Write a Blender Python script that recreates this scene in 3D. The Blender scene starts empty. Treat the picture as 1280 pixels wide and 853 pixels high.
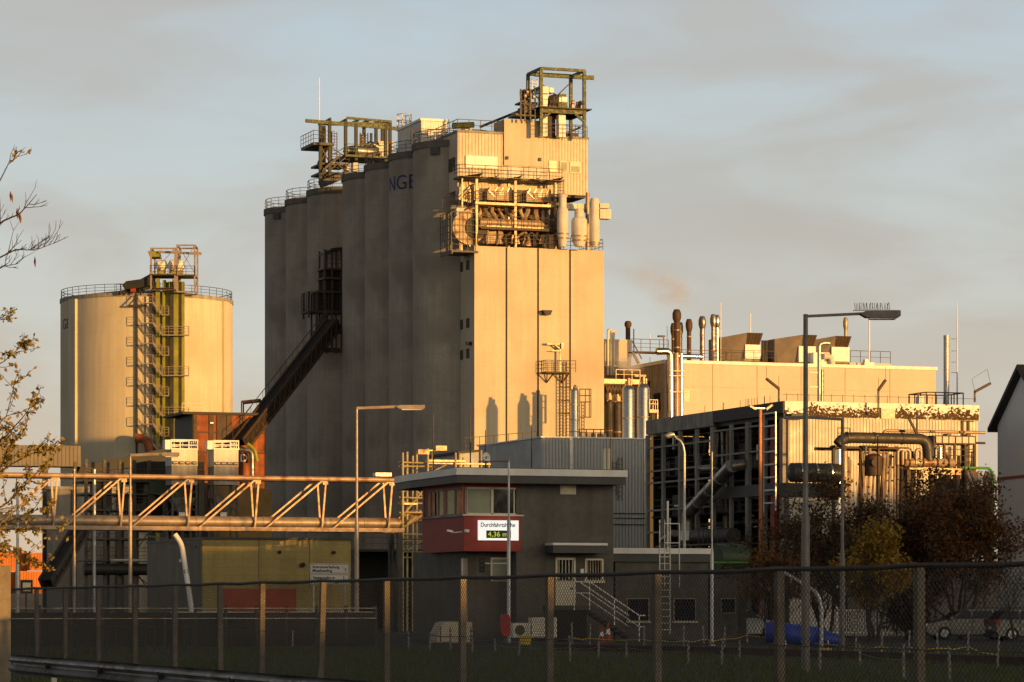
import bpy, bmesh, math, random
from mathutils import Vector, Matrix
C = bpy.context.scene.collection
SC = bpy.context.scene
F, CX, HY, EYE = 4070.0, 640.0, 757.0, 1.6      # camera: focal length in photo pixels, principal column, horizon row, eye height
TH = math.atan(0.354)                            # the plant's grid is turned this much from the view axis
R = random.Random(7)
PI = math.pi

class Fr:
    """ground frame: origin seen at column px at depth Y; local x along the fronts, y into depth, z up"""
    def __init__(s, px, Y, th=TH):
        s.O = ((px-CX)/F*Y, Y); s.th = th
        s.v = (math.cos(th), math.sin(th)); s.u = (-math.sin(th), math.cos(th))
    def front(s, px, py, d=0.0):
        a = (px-CX)/F; b = (HY-py)/F
        t = (d + s.O[0]*s.u[0] + s.O[1]*s.u[1])/(a*s.u[0] + s.u[1])
        return ((t*a-s.O[0])*s.v[0] + (t-s.O[1])*s.v[1], EYE+b*t)
    def x(s, px, d=0.0): return s.front(px, HY, d)[0]
    def z(s, px, py, d=0.0): return s.front(px, py, d)[1]
    def side(s, px, py, lx=0.0):
        a = (px-CX)/F; b = (HY-py)/F
        t = (lx + s.O[0]*s.v[0] + s.O[1]*s.v[1])/(a*s.v[0] + s.v[1])
        return ((t*a-s.O[0])*s.u[0] + (t-s.O[1])*s.u[1], EYE+b*t)
    def p(s, px, py, d=0.0):
        x, z = s.front(px, py, d); return (x, d, z)

SPLIT = {'column', 'post', 'standard', 'ledger', 'roof_flap', 'rib_cladding', 'leg', 'machine', 'machine_box', 'valve', 'white_box', 'beam', 'gear_motor', 'pipe', 'side_opening', 'lit_panel', 'brace', 'downpipe', 'girt', 'bracket', 'foot', 'door', 'top_box', 'parapet', 'flashing', 'pipe_clamp', 'flange', 'pipe_bracket', 'band', 'rung', 'branch'}
# ---------------------------------------------------------------- mesh builder
class MB:
    def __init__(s): s.v = []; s.f = []; s.sm = []
    def face(s, pts, sm=False):
        n = len(s.v); s.v += [tuple(p) for p in pts]; s.f.append(tuple(range(n, n+len(pts)))); s.sm.append(sm)
    def box(s, x0, x1, y0, y1, z0, z1):
        if x0 > x1: x0, x1 = x1, x0
        if y0 > y1: y0, y1 = y1, y0
        if z0 > z1: z0, z1 = z1, z0
        n = len(s.v)
        s.v += [(x0,y0,z0),(x1,y0,z0),(x1,y1,z0),(x0,y1,z0),(x0,y0,z1),(x1,y0,z1),(x1,y1,z1),(x0,y1,z1)]
        for q in ((0,3,2,1),(4,5,6,7),(0,1,5,4),(1,2,6,5),(2,3,7,6),(3,0,4,7)):
            s.f.append(tuple(n+i for i in q)); s.sm.append(False)
        return s
    def bar(s, p, q, w, h=None):
        h = h or w
        p = Vector(p); q = Vector(q); d = q-p
        if d.length < 1e-6: return s
        d.normalize()
        up = Vector((0,0,1)) if abs(d.z) < .95 else Vector((0,1,0))
        a = d.cross(up).normalized()*w/2; b = a.cross(d).normalized()*h/2
        n = len(s.v)
        for c in (p, q):
            for e in (-a-b, a-b, a+b, -a+b): s.v.append(tuple(c+e))
        for f in ((0,3,2,1),(4,5,6,7),(0,1,5,4),(1,2,6,5),(2,3,7,6),(3,0,4,7)):
            s.f.append(tuple(n+i for i in f)); s.sm.append(False)
        return s
    def tube(s, pts, r, k=8, cap=True):
        pts = [Vector(p) for p in pts]
        rs = r if isinstance(r, (list, tuple)) else [r]*len(pts)
        n0 = len(s.v); prev = None
        for i, p in enumerate(pts):
            d = (pts[min(i+1, len(pts)-1)]-pts[max(i-1, 0)])
            if d.length < 1e-9: d = Vector((0,0,1))
            d.normalize()
            if prev is None:
                up = Vector((0,0,1)) if abs(d.z) < .9 else Vector((1,0,0))
                a = d.cross(up).normalized()
            else:
                a = (prev-d*prev.dot(d))
                a = a.normalized() if a.length > 1e-6 else d.orthogonal().normalized()
            prev = a; b = d.cross(a)
            for j in range(k):
                t = 2*PI*j/k
                s.v.append(tuple(p+(a*math.cos(t)+b*math.sin(t))*rs[i]))
        for i in range(len(pts)-1):
            for j in range(k):
                q = n0+i*k+j; q2 = n0+i*k+(j+1) % k
                s.f.append((q, q2, q2+k, q+k)); s.sm.append(k > 5)
        if cap:
            s.f.append(tuple(n0+j for j in reversed(range(k)))); s.sm.append(False)
            s.f.append(tuple(n0+(len(pts)-1)*k+j for j in range(k))); s.sm.append(False)
        return s
    def bend(s, pts, r, k=10, rb=None, seg=5):
        """tube along a polyline with rounded corners"""
        pts = [Vector(p) for p in pts]; rb = rb or r*1.8
        out = [pts[0]]
        for i in range(1, len(pts)-1):
            a = (pts[i-1]-pts[i]); b = (pts[i+1]-pts[i])
            l = min(rb*1.2, a.length*.49, b.length*.49)
            pa = pts[i]+a.normalized()*l; pb = pts[i]+b.normalized()*l
            for j in range(seg+1):
                t = j/seg
                out.append(pa*(1-t)**2+pts[i]*2*t*(1-t)+pb*t*t)
        out.append(pts[-1])
        return s.tube(out, r, k)
    def lathe(s, prof, cx=0, cy=0, k=24, a0=0, a1=2*PI):
        full = abs(a1-a0-2*PI) < 1e-6
        m = k if full else k+1; n0 = len(s.v)
        for (r, z) in prof:
            for j in range(m):
                t = a0+(a1-a0)*j/k
                s.v.append((cx+r*math.cos(t), cy+r*math.sin(t), z))
        for i in range(len(prof)-1):
            for j in range(k):
                q = n0+i*m+j; q2 = n0+i*m+(j+1) % m
                s.f.append((q, q2, q2+m, q+m)); s.sm.append(True)
        if full:
            if prof[0][0] > 1e-3: s.f.append(tuple(n0+j for j in reversed(range(m)))); s.sm.append(False)
            if prof[-1][0] > 1e-3: s.f.append(tuple(n0+(len(prof)-1)*m+j for j in range(m))); s.sm.append(False)
        return s
    def prism(s, poly, y0, y1):
        """polygon in x,z pushed from y0 to y1"""
        n = len(s.v); k = len(poly)
        s.v += [(x, y0, z) for x, z in poly]+[(x, y1, z) for x, z in poly]
        s.f.append(tuple(n+i for i in range(k))); s.sm.append(False)
        s.f.append(tuple(n+k+i for i in reversed(range(k)))); s.sm.append(False)
        for i in range(k):
            j = (i+1) % k
            s.f.append((n+i, n+k+i, n+k+j, n+j)); s.sm.append(False)
        return s
    def prismx(s, poly, x0, x1):
        """polygon in y,z pushed from x0 to x1"""
        n = len(s.v); k = len(poly)
        s.v += [(x0, y, z) for y, z in poly]+[(x1, y, z) for y, z in poly]
        s.f.append(tuple(n+i for i in range(k))); s.sm.append(False)
        s.f.append(tuple(n+k+i for i in reversed(range(k)))); s.sm.append(False)
        for i in range(k):
            j = (i+1) % k
            s.f.append((n+i, n+k+i, n+k+j, n+j)); s.sm.append(False)
        return s
    def prismz(s, poly, z0, z1):
        n = len(s.v); k = len(poly)
        s.v += [(x, y, z0) for x, y in poly]+[(x, y, z1) for x, y in poly]
        s.f.append(tuple(n+i for i in reversed(range(k)))); s.sm.append(False)
        s.f.append(tuple(n+k+i for i in range(k))); s.sm.append(False)
        for i in range(k):
            j = (i+1) % k
            s.f.append((n+i, n+j, n+k+j, n+k+i)); s.sm.append(False)
        return s
    def corr(s, a, b, z0, z1, pitch=.3, amp=.05):
        """trapezoid sheet standing on the line a-b (x,y), ribs to the right hand side of a->b"""
        a = Vector((a[0], a[1], 0)); b = Vector((b[0], b[1], 0)); L = (b-a).length
        d = (b-a)/L; nrm = Vector((d.y, -d.x, 0)); n = max(1, int(L/pitch)); st = L/n
        pr = []
        for i in range(n):
            for o, h in ((0, 0), (.25, 0), (.38, 1), (.87, 1)): pr.append((i+o, h))
        pr.append((n, 0))
        n0 = len(s.v)
        for o, h in pr:
            p = a+d*(o*st)+nrm*(h*amp)
            s.v.append((p.x, p.y, z0)); s.v.append((p.x, p.y, z1))
        for i in range(len(pr)-1):
            q = n0+2*i; s.f.append((q, q+2, q+3, q+1)); s.sm.append(False)
        return s
    def rail(s, pts, h=1.1, r=.03, sp=1.5, mids=(.55,), closed=False):
        P = [Vector(p) for p in pts]
        if closed: P = P+[P[0]]
        Z = Vector((0,0,1))
        for a, b in zip(P[:-1], P[1:]):
            s.bar(a+Z*h, b+Z*h, r*2)
            for m in mids: s.bar(a+Z*m, b+Z*m, r*1.4)
            n = max(1, round((b-a).length/sp))
            for i in range(n): 
                c = a.lerp(b, i/n); s.bar(c, c+Z*h, r*1.7)
        if not closed: s.bar(P[-1], P[-1]+Z*h, r*1.7)
        return s
    def ladder(s, x, y, z0, z1, w=.5, r=.025, st=.33):
        s.bar((x-w/2, y, z0), (x-w/2, y, z1), r*2); s.bar((x+w/2, y, z0), (x+w/2, y, z1), r*2)
        z = z0+st
        while z < z1: s.bar((x-w/2, y, z), (x+w/2, y, z), r*1.4); z += st
        return s
    def stairs(s, a, b, w=.9, n=None):
        """flight from a up to b, width along the horizontal normal"""
        a = Vector(a); b = Vector(b); d = Vector((b.x-a.x, b.y-a.y, 0)); nn = Vector((-d.y, d.x, 0)).normalized()*w/2
        s.bar(a-nn, b-nn, .05, .22); s.bar(a+nn, b+nn, .05, .22)
        n = n or max(2, int(abs(b.z-a.z)/.2))
        for i in range(1, n):
            c = a.lerp(b, i/n); s.bar(c-nn, c+nn, .26, .035)
        return s
    def islands(s):
        par = list(range(len(s.v)))
        def find(a):
            while par[a] != a: par[a] = par[par[a]]; a = par[a]
            return a
        for f in s.f:
            r0 = find(f[0])
            for i in f[1:]: par[find(i)] = r0
        out = {}
        for f, sm in zip(s.f, s.sm): out.setdefault(find(f[0]), []).append((f, sm))
        res = []
        for fs in out.values():
            m = MB(); mp = {}
            for f, sm in fs:
                for i in f:
                    if i not in mp: mp[i] = len(m.v); m.v.append(s.v[i])
                m.f.append(tuple(mp[i] for i in f)); m.sm.append(sm)
            res.append(m)
        return res
    def build(s, name, mat, parent=None, loc=None, rz=0, whole=False):
        if name in SPLIT and parent and not whole:
            isl = s.islands()
            if 1 < len(isl) <= 60:
                return [m.build(name, mat, parent, whole=True) for m in isl][0]
        me = bpy.data.meshes.new(name); vs = s.v
        if loc is not None and parent is None: vs = [(x-loc[0], y-loc[1], z-loc[2]) for x, y, z in vs]
        me.from_pydata(vs, [], s.f)
        me.polygons.foreach_set('use_smooth', s.sm)
        if any(s.sm): me.set_sharp_from_angle(angle=math.radians(40))
        me.materials.append(mat)
        me.update()
        o = bpy.data.objects.new(name, me); C.objects.link(o)
        if parent: o.parent = parent
        if loc is not None and parent is None: o.location = loc
        return o

def tag(o, label, cat, group=None):
    o['label'] = label; o['category'] = cat
    if group: o['group'] = group
    return o
def T(name, label, cat, fr=None, group=None, loc=None, rz=0):
    o = bpy.data.objects.new(name, None); C.objects.link(o); o.empty_display_size = .5
    if fr: o.location = (fr.O[0], fr.O[1], 0); o.rotation_euler = (0, 0, fr.th)
    if loc: o.location = loc; o.rotation_euler = (0, 0, rz)
    return tag(o, label, cat, group)
def struct(o, kind='structure'): o['kind'] = kind; return o
def box(name, mat, par, *a): return MB().box(*a).build(name, mat, par)
def tube(name, mat, par, pts, r, k=8): return MB().tube(pts, r, k).build(name, mat, par)
def bend(name, mat, par, pts, r, k=10, rb=None): return MB().bend(pts, r, k, rb).build(name, mat, par)
def kids(o): return [c for c in C.objects if c.parent == o]
def copy_tree(o, par=None):
    c = o.copy(); C.objects.link(c)
    if par: c.parent = par
    for ch in list(kids(o)): copy_tree(ch, c)
    return c
def text_mesh(t, size, name, mat, par, origin, xdir, zdir=(0,0,1), ext=.004, align='LEFT', fit=None, bold=0.0):
    cu = bpy.data.curves.new(name, 'FONT'); cu.body = t; cu.size = size; cu.extrude = ext; cu.align_x = align; cu.offset = bold
    to = bpy.data.objects.new('tmp', cu); me = bpy.data.meshes.new_from_object(to)
    bpy.data.objects.remove(to); me.name = name
    xs = [v.co.x for v in me.vertices]
    k = fit/(max(xs)-min(xs)) if fit else 1
    xd = Vector(xdir).normalized(); zd = Vector(zdir).normalized(); nd = xd.cross(zd); O = Vector(origin)
    for v in me.vertices:
        c = v.co.copy(); v.co = O+xd*(c.x*k)+zd*c.y+nd*c.z
    me.materials.clear(); me.materials.append(mat)
    o = bpy.data.objects.new(name, me); C.objects.link(o); o.parent = par
    return o

# ---------------------------------------------------------------- materials
def lin(c): return tuple((x/12.92 if x <= .04045 else ((x+.055)/1.055)**2.4) for x in c)
MATS = {}
def M(name, col, rough=.7, metal=0., var=.18, scale=1.5, streak=0., bump=0., bscale=20., dirt=None, dscale=.6, dcut=.55, spec=.4, joints=None, emit=None):
    """procedural material: base colour broken by large and small noise, optional vertical streaks, stains and joints"""
    m = bpy.data.materials.new(name); m.use_nodes = True; nt = m.node_tree; N = nt.nodes; L = nt.links
    bs = N['Principled BSDF']; bs.inputs['Roughness'].default_value = rough; bs.inputs['Metallic'].default_value = metal
    bs.inputs['Specular IOR Level'].default_value = spec
    tc = N.new('ShaderNodeTexCoord')
    def noise(sc, det=4, vec=None):
        n = N.new('ShaderNodeTexNoise'); n.inputs['Scale'].default_value = sc; n.inputs['Detail'].default_value = det
        L.new(vec or tc.outputs['Object'], n.inputs['Vector']); return n.outputs['Fac']
    def mp(s):
        n = N.new('ShaderNodeMapping'); n.inputs['Scale'].default_value = s; L.new(tc.outputs['Object'], n.inputs['Vector']); return n.outputs['Vector']
    def remap(f, a, b, c, d):
        n = N.new('ShaderNodeMapRange'); n.inputs[1].default_value = a; n.inputs[2].default_value = b; n.inputs[3].default_value = c; n.inputs[4].default_value = d
        L.new(f, n.inputs[0]); return n.outputs[0]
    def math_(op, a, b):
        n = N.new('ShaderNodeMath'); n.operation = op
        L.new(a, n.inputs[0])
        if isinstance(b, (int, float)): n.inputs[1].default_value = b
        else: L.new(b, n.inputs[1])
        return n.outputs[0]
    f = remap(noise(scale, 6), .3, .7, 1-var, 1+var)
    f2 = remap(noise(scale*9, 4), .3, .7, 1-var*.5, 1+var*.5)
    f = math_('MULTIPLY', f, f2)
    if streak:
        s1 = remap(noise(1, 5, mp((2.2, 2.2, .09))), .35, .7, 1+streak*.4, 1-streak)
        f = math_('MULTIPLY', f, s1)
    if joints:
        sp, w, dk = joints
        sx = N.new('ShaderNodeSeparateXYZ'); L.new(tc.outputs['Object'], sx.inputs[0])
        q = math_('FRACT', math_('DIVIDE', sx.outputs[2], sp), 0)
        jt = remap(q, 0, w, 1-dk, 1); f = math_('MULTIPLY', f, jt)
    mul = N.new('ShaderNodeVectorMath'); mul.operation = 'SCALE'; mul.inputs[0].default_value = col[:3]; L.new(f, mul.inputs['Scale'])
    out = mul.outputs[0]
    if dirt:
        mx = N.new('ShaderNodeMix'); mx.data_type = 'RGBA'
        L.new(remap(noise(dscale, 8), dcut-.06, dcut+.1, 0, 1), mx.inputs[0]); L.new(out, mx.inputs[6]); mx.inputs[7].default_value = (*dirt, 1); out = mx.outputs[2]
    L.new(out, bs.inputs['Base Color'])
    if rough < .6: L.new(remap(noise(scale*4, 3), .3, .7, rough*.75, min(1, rough*1.3)), bs.inputs['Roughness'])
    if bump:
        b = N.new('ShaderNodeBump'); b.inputs['Strength'].default_value = bump; b.inputs['Distance'].default_value = .05
        L.new(noise(bscale, 5), b.inputs['Height']); L.new(b.outputs[0], bs.inputs['Normal'])
    if emit:
        bs.inputs['Emission Color'].default_value = (*emit[0], 1); bs.inputs['Emission Strength'].default_value = emit[1]
    MATS[name] = m; return m

silo_c = M('silo_concrete', (.33,.298,.255), .9, var=.12, scale=.35, streak=.11, bump=.15, bscale=3, joints=(1.25,.06,.16), dirt=(.23,.205,.172), dscale=.16, dcut=.6)
tower_c = M('tower_concrete', (.56,.49,.37), .85, var=.06, scale=.3, streak=.11, bump=.1, bscale=4, joints=(2.6,.02,.14), dirt=(.46,.385,.28), dscale=.1, dcut=.58)
tank_c = M('tank_concrete', (.58,.52,.39), .85, var=.06, scale=.2, streak=.12, bump=.08, bscale=3, joints=(2.4,.03,.14), dirt=(.50,.43,.31), dscale=.09, dcut=.58)
clad_cream = M('cream_cladding', (.58,.50,.38), .55, var=.06, scale=.4, streak=.06)
clad_grey = M('grey_cladding', (.33,.345,.36), .5, var=.08, scale=.3, streak=.06)
clad_light = M('pale_cladding', (.56,.52,.45), .5, var=.08, scale=.3, streak=.07)
panel_c = M('hall_panel', (.58,.51,.42), .75, var=.06, scale=.25, streak=.04)
white = M('white_paint', (.78,.76,.72), .5, var=.06, scale=.8, streak=.1)
white_d = M('weathered_white', (.62,.58,.50), .6, var=.12, scale=.8, streak=.2)
dsteel = M('dark_steel', (.055,.05,.045), .55, .3, var=.3, scale=2)
bsteel = M('brown_steel', (.06,.042,.03), .65, .1, var=.35, scale=2, dirt=(.10,.042,.018), dscale=1.2)
gsteel = M('green_steel', (.032,.055,.009), .5, .0, var=.25, scale=1.2, dirt=(.05,.04,.015), dscale=1.2, dcut=.62)
ysteel = M('yellow_green_paint', (.26,.26,.03), .5, .0, var=.2, scale=.8, streak=.2)
yscaf = M('sunlit_scaffold', (.45,.37,.20), .45, .3, var=.25, scale=2)  # yellow tint carries the golden light on galvanised tubes
gsteel_shade = M('shaded_green_steel', (.018,.024,.012), .6, 0., var=.25, scale=1.5)  # darkened copy of the green steel: shade on the gantry columns painted in
rim_d = M('rim_concrete', (.13,.12,.105), .9, var=.15, scale=.8)
lamp_d = M('lamp_post_grey', (.17,.155,.145), .5, .3, var=.15, scale=2)
duct_d = M('shaded_insulation', (.045,.042,.04), .5, .1, var=.2, scale=1.2)  # insulation darkened: shade on the duct and vessel put into the colour
galv = M('galvanised_steel', (.42,.42,.41), .42, .7, var=.15, scale=4)
galv_o = M('warm_galvanised', (.36,.29,.22), .45, .35, var=.2, scale=3, dirt=(.25,.13,.06), dscale=1.5, dcut=.6)
pipe_o = M('primer_pipe', (.40,.28,.19), .42, .15, var=.2, scale=1.2, streak=.15, dirt=(.20,.085,.035), dscale=1.1, dcut=.58)
steel_m = M('stainless', (.64,.57,.47), .22, 1., var=.06, scale=1.5)
duct_m = M('dull_duct', (.30,.29,.28), .38, .8, var=.15, scale=1.5, dirt=(.16,.11,.07), dscale=1.2)
rust = M('rusty_sheet', (.30,.085,.03), .75, .0, var=.3, scale=.8, streak=.35, dirt=(.10,.035,.015), dscale=.5, dcut=.55)
brown_l = unit_c = M('unit_casing', (.21,.17,.13), .55, .1, var=.15, scale=1)
brown_l = M('brown_louvre', (.065,.04,.024), .6, .1, var=.2, scale=1.5)
red_p = M('dark_red_render', (.28,.032,.022), .6, var=.12, scale=1.2)
render_g = M('dark_grey_render', (.118,.108,.096), .85, var=.24, scale=.4, streak=.15, bump=.2, bscale=30)
roof_k = M('dark_fascia', (.07,.07,.07), .6, var=.15, scale=1)
blackm = M('black_sheet', (.018,.017,.016), .6, var=.25, scale=1)
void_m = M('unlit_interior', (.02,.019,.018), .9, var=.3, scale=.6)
glass = M('dark_glass', (.02,.022,.025), .08, .0, var=.05, scale=1, spec=.8)
glass_y = M('lemon_pane', (.68,.58,.34), .25, var=.15, scale=1)
blind = M('window_blind', (.27,.29,.21), .5, var=.1, scale=2, joints=(.05,.25,.2))
curt = M('orange_curtain', (.75,.33,.16), .7, var=.25, scale=1.5)
frame_w = M('cream_frame', (.66,.60,.46), .5, var=.06)
yblock = M('yellow_panel_wall', (.42,.335,.13), .8, var=.14, scale=.5, streak=.12, bump=.15, joints=(.5,.06,.3))
gblock = M('grey_panel_wall', (.20,.175,.14), .85, var=.12, scale=.5, streak=.15, joints=(.8,.04,.2))
orange_d = M('orange_door', (.42,.07,.02), .6, var=.15, scale=1)
sign_w = M('sign_white', (.80,.78,.76), .5, var=.03)
ink = M('black_lettering', (.015,.015,.015), .6, var=.05)
ink_b = M('blue_lettering', (.025,.04,.14), .7, var=.1)
ink_r = M('red_arrow_paint', (.30,.02,.02), .6, var=.05)
led_bg = M('display_screen', (.012,.014,.012), .3, var=.05)
led_g = M('lit_digits', (.4,.5,.05), .5, var=.02, emit=((.55,.7,.06), .55))
board_l = M('backlit_board', (.85,.85,.82), .5, var=.02, emit=((1,1,.96), .55))
tarp = M('blue_tarpaulin', (.02,.05,.33), .45, var=.25, scale=2, bump=.4, bscale=6)
asphalt = M('asphalt', (.035,.033,.032), .9, var=.2, scale=.4, bump=.3, bscale=60)
soil = M('grass_soil', (.02,.02,.008), .95, var=.35, scale=.5, dirt=(.035,.026,.012), dscale=.3)
brownk = M('brown_kerb_paint', (.055,.022,.018), .8, var=.25, scale=2)
conc_d = M('weathered_concrete', (.30,.28,.25), .9, var=.2, scale=1, streak=.3, bump=.2)
fence_m = M('fence_coating', (.045,.032,.024), .6, .2, var=.3, scale=4)
post_m = M('fence_post_concrete', (.22,.185,.145), .9, var=.25, scale=3, streak=.2, bump=.3, bscale=40)
mesh_m = M('chain_wire', (.017,.011,.007), .6, .0, var=.3, scale=2)
bark = M('bark', (.05,.036,.024), .9, var=.3, scale=6)
def leafm(name, a, b):
    m = bpy.data.materials.new(name); m.use_nodes = True; nt = m.node_tree; N = nt.nodes; L = nt.links
    bs = N['Principled BSDF']; bs.inputs['Roughness'].default_value = .6
    g = N.new('ShaderNodeNewGeometry'); cr = N.new('ShaderNodeValToRGB')
    cr.color_ramp.elements[0].color = (*a, 1); cr.color_ramp.elements[1].color = (*b, 1)
    L.new(g.outputs['Random Per Island'], cr.inputs[0]); L.new(cr.outputs[0], bs.inputs['Base Color'])
    tr = N.new('ShaderNodeBsdfTranslucent'); L.new(cr.outputs[0], tr.inputs[0])
    mx = N.new('ShaderNodeMixShader'); mx.inputs[0].default_value = .3
    L.new(bs.outputs[0], mx.inputs[1]); L.new(tr.outputs[0], mx.inputs[2]); L.new(mx.outputs[0], N['Material Output'].inputs[0])
    return m
leaf_gold = leafm('golden_leaves', (.24,.15,.03), (.36,.29,.07))
leaf_rust = leafm('rust_leaves', (.10,.042,.012), (.24,.10,.025))
leaf_yel = leafm('yellow_leaves', (.20,.13,.015), (.42,.25,.03))
leaf_dry = leafm('dry_leaves', (.12,.055,.015), (.20,.11,.03))
leaf_drk = leafm('dark_leaves', (.035,.026,.010), (.085,.055,.018))
grass_m = leafm('grass_blades', (.035,.075,.01), (.12,.12,.03))
creep_m = leafm('creeper_leaves', (.07,.035,.012), (.20,.115,.045))
car_w = M('car_white', (.5,.5,.5), .3, var=.03, spec=.6)
car_s = M('car_silver', (.11,.108,.105), .35, .2, var=.03)
tyre = M('tyre_rubber', (.015,.015,.015), .8)
tail_r = M('tail_lamp_red', (.30,.01,.01), .25)
cone_o = M('cone_orange', (.38,.045,.016), .6)
box_y = M('yellow_plastic', (.55,.40,.02), .5)
red_b = M('red_box', (.40,.015,.02), .5)
cont_o = M('orange_container', (.55,.17,.03), .6, var=.12, scale=.5, streak=.2)
hill_m = M('distant_hill', (.17,.17,.19), 1, var=.15, scale=.01)
green_t = M('green_tank', (.03,.055,.025), .5, var=.15)
green_p = M('green_pipe', (.12,.42,.06), .5, var=.1)
aged = M('aged_cream_paint', (.46,.34,.21), .55, var=.2, scale=.9, streak=.2, dirt=(.24,.11,.05), dscale=1.3, dcut=.58)
rail_g = M('guard_rail_zinc', (.20,.20,.215), .5, .4, var=.2, scale=1.2, streak=.15, dirt=(.10,.09,.085), dscale=1.0)
rpost = M('orange_primer', (.45,.13,.03), .55, var=.2, scale=3)
brick_h = M('house_render', (.76,.79,.85), .85, var=.05, scale=.6, bump=.25, bscale=40)
# ---------------------------------------------------------------- camera, sky, sun
cam = bpy.data.cameras.new('camera'); co = bpy.data.objects.new('camera', cam); C.objects.link(co)
cam.sensor_width = 36; cam.lens = F/1280*36; cam.shift_y = (HY-426.5)/1280; cam.clip_start = 1; cam.clip_end = 6000
co.location = (0, 0, EYE); co.rotation_euler = (PI/2, 0, 0); SC.camera = co
SC.view_settings.view_transform = 'Standard'; SC.view_settings.look = 'None'; SC.view_settings.exposure = .35; SC.view_settings.gamma = 1
SC.cycles.max_bounces = 6; SC.cycles.volume_bounces = 2; SC.cycles.use_denoising = True
SUN_A, SUN_E = math.radians(45), math.radians(3.0)
sd = Vector((math.sin(SUN_A)*math.cos(SUN_E), -math.cos(SUN_A)*math.cos(SUN_E), math.sin(SUN_E)))
sl = bpy.data.lights.new('sun', 'SUN'); so = bpy.data.objects.new('sun', sl); C.objects.link(so)
sl.energy = 4.5; sl.angle = math.radians(.5); sl.color = (1, .495, .115)
so.rotation_euler = sd.to_track_quat('Z', 'Y').to_euler(); so.location = (60, -60, 60)

W = bpy.data.worlds.new('World'); SC.world = W; W.use_nodes = True
nt = W.node_tree; N = nt.nodes; L = nt.links; N.clear()
out = N.new('ShaderNodeOutputWorld'); bg = N.new('ShaderNodeBackground'); bg.inputs[1].default_value = .1; L.new(bg.outputs[0], out.inputs[0])
sky = N.new('ShaderNodeTexSky'); sky.sky_type = 'NISHITA'; sky.sun_disc = False; sky.sun_elevation = SUN_E; sky.sun_rotation = math.radians(135)
tc = N.new('ShaderNodeTexCoord')
sx = N.new('ShaderNodeSeparateXYZ'); L.new(tc.outputs['Generated'], sx.inputs[0])
def cloudnoise(scale, sc, det, rot=0.0):
    mp = N.new('ShaderNodeMapping'); mp.inputs['Scale'].default_value = scale; mp.inputs['Rotation'].default_value = (0, rot, 0)
    L.new(tc.outputs['Generated'], mp.inputs['Vector'])
    n = N.new('ShaderNodeTexNoise'); n.inputs['Scale'].default_value = sc; n.inputs['Detail'].default_value = det; n.inputs['Roughness'].default_value = .5
    n.inputs['Distortion'].default_value = .4
    L.new(mp.outputs[0], n.inputs['Vector']); return n.outputs['Fac']
def wmap(f, a, b, c, d):
    n = N.new('ShaderNodeMapRange'); n.interpolation_type = 'SMOOTHSTEP'
    for i, v in enumerate((a, b, c, d)): n.inputs[1+i].default_value = v
    L.new(f, n.inputs[0]); return n.outputs[0]
# high thin cloud over blue: colours by height above the horizon, dim overhead
def ramp(stops):
    cr = N.new('ShaderNodeValToRGB'); L.new(sx.outputs[2], cr.inputs[0]); e = cr.color_ramp.elements
    while len(e) < len(stops): e.new(.5)
    for i, (p, c) in enumerate(stops): e[i].position = p; e[i].color = (*c, 1)
    return cr.outputs[0]
clear = ramp([(0, (5.71, 4.18, 2.75)), (0.03, (5.15, 4.3, 3.26)), (0.07, (4.84, 4.79, 4.29)), (0.12, (4.37, 4.76, 4.7)), (0.182, (3.75, 4.49, 5.03)), (0.23, (1.7, 1.85, 2.0)), (0.5, (0.95, 0.95, 0.97)), (1, (0.75, 0.75, 0.76))])
cloud = ramp([(0, (5.51, 3.98, 2.65)), (0.03, (4.73, 3.78, 2.84)), (0.07, (4.24, 3.8, 3.25)), (0.12, (3.75, 3.53, 3.25)), (0.182, (3.75, 3.69, 3.53)), (0.23, (1.7, 1.7, 1.68)), (0.5, (0.95, 0.93, 0.9)), (1, (0.75, 0.73, 0.7))])
band = wmap(cloudnoise((3.2, 3.2, 9), 2.6, 5, .22), .38, .60, 0, 1)
fine = wmap(cloudnoise((6, 6, 26), 2.2, 6, -.1), .35, .70, 0, 1)
mul = N.new('ShaderNodeMath'); mul.operation = 'MULTIPLY_ADD'; L.new(fine, mul.inputs[0]); mul.inputs[1].default_value = .2
mb_ = N.new('ShaderNodeMath'); mb_.operation = 'MULTIPLY'; L.new(band, mb_.inputs[0]); mb_.inputs[1].default_value = .7; L.new(mb_.outputs[0], mul.inputs[2])
dark = N.new('ShaderNodeMix'); dark.data_type = 'RGBA'; L.new(mul.outputs[0], dark.inputs[0]); L.new(clear, dark.inputs[6]); L.new(cloud, dark.inputs[7])
mx = N.new('ShaderNodeMix'); mx.data_type = 'RGBA'; mx.blend_type = 'ADD'; mx.inputs[0].default_value = .08; mx.clamp_result = False
L.new(dark.outputs[2], mx.inputs[6]); L.new(sky.outputs[0], mx.inputs[7]); 
dt = N.new('ShaderNodeVectorMath'); dt.operation = 'DOT_PRODUCT'; L.new(tc.outputs['Generated'], dt.inputs[0]); dt.inputs[1].default_value = (math.sin(SUN_A), -math.cos(SUN_A), 0)
glow = N.new('ShaderNodeMath'); glow.operation = 'MULTIPLY'; L.new(wmap(dt.outputs['Value'], .58, 1.0, 0, 1), glow.inputs[0]); L.new(wmap(sx.outputs[2], .1, .75, 1, 0), glow.inputs[1])
gc = N.new('ShaderNodeVectorMath'); gc.operation = 'SCALE'; gc.inputs[0].default_value = (15, 12, 7.4); L.new(glow.outputs[0], gc.inputs['Scale'])   # brighter sunset half of the sky
ad = N.new('ShaderNodeVectorMath'); ad.operation = 'ADD'; L.new(mx.outputs[2], ad.inputs[0]); L.new(gc.outputs[0], ad.inputs[1]); L.new(ad.outputs[0], bg.inputs[0])

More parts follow.
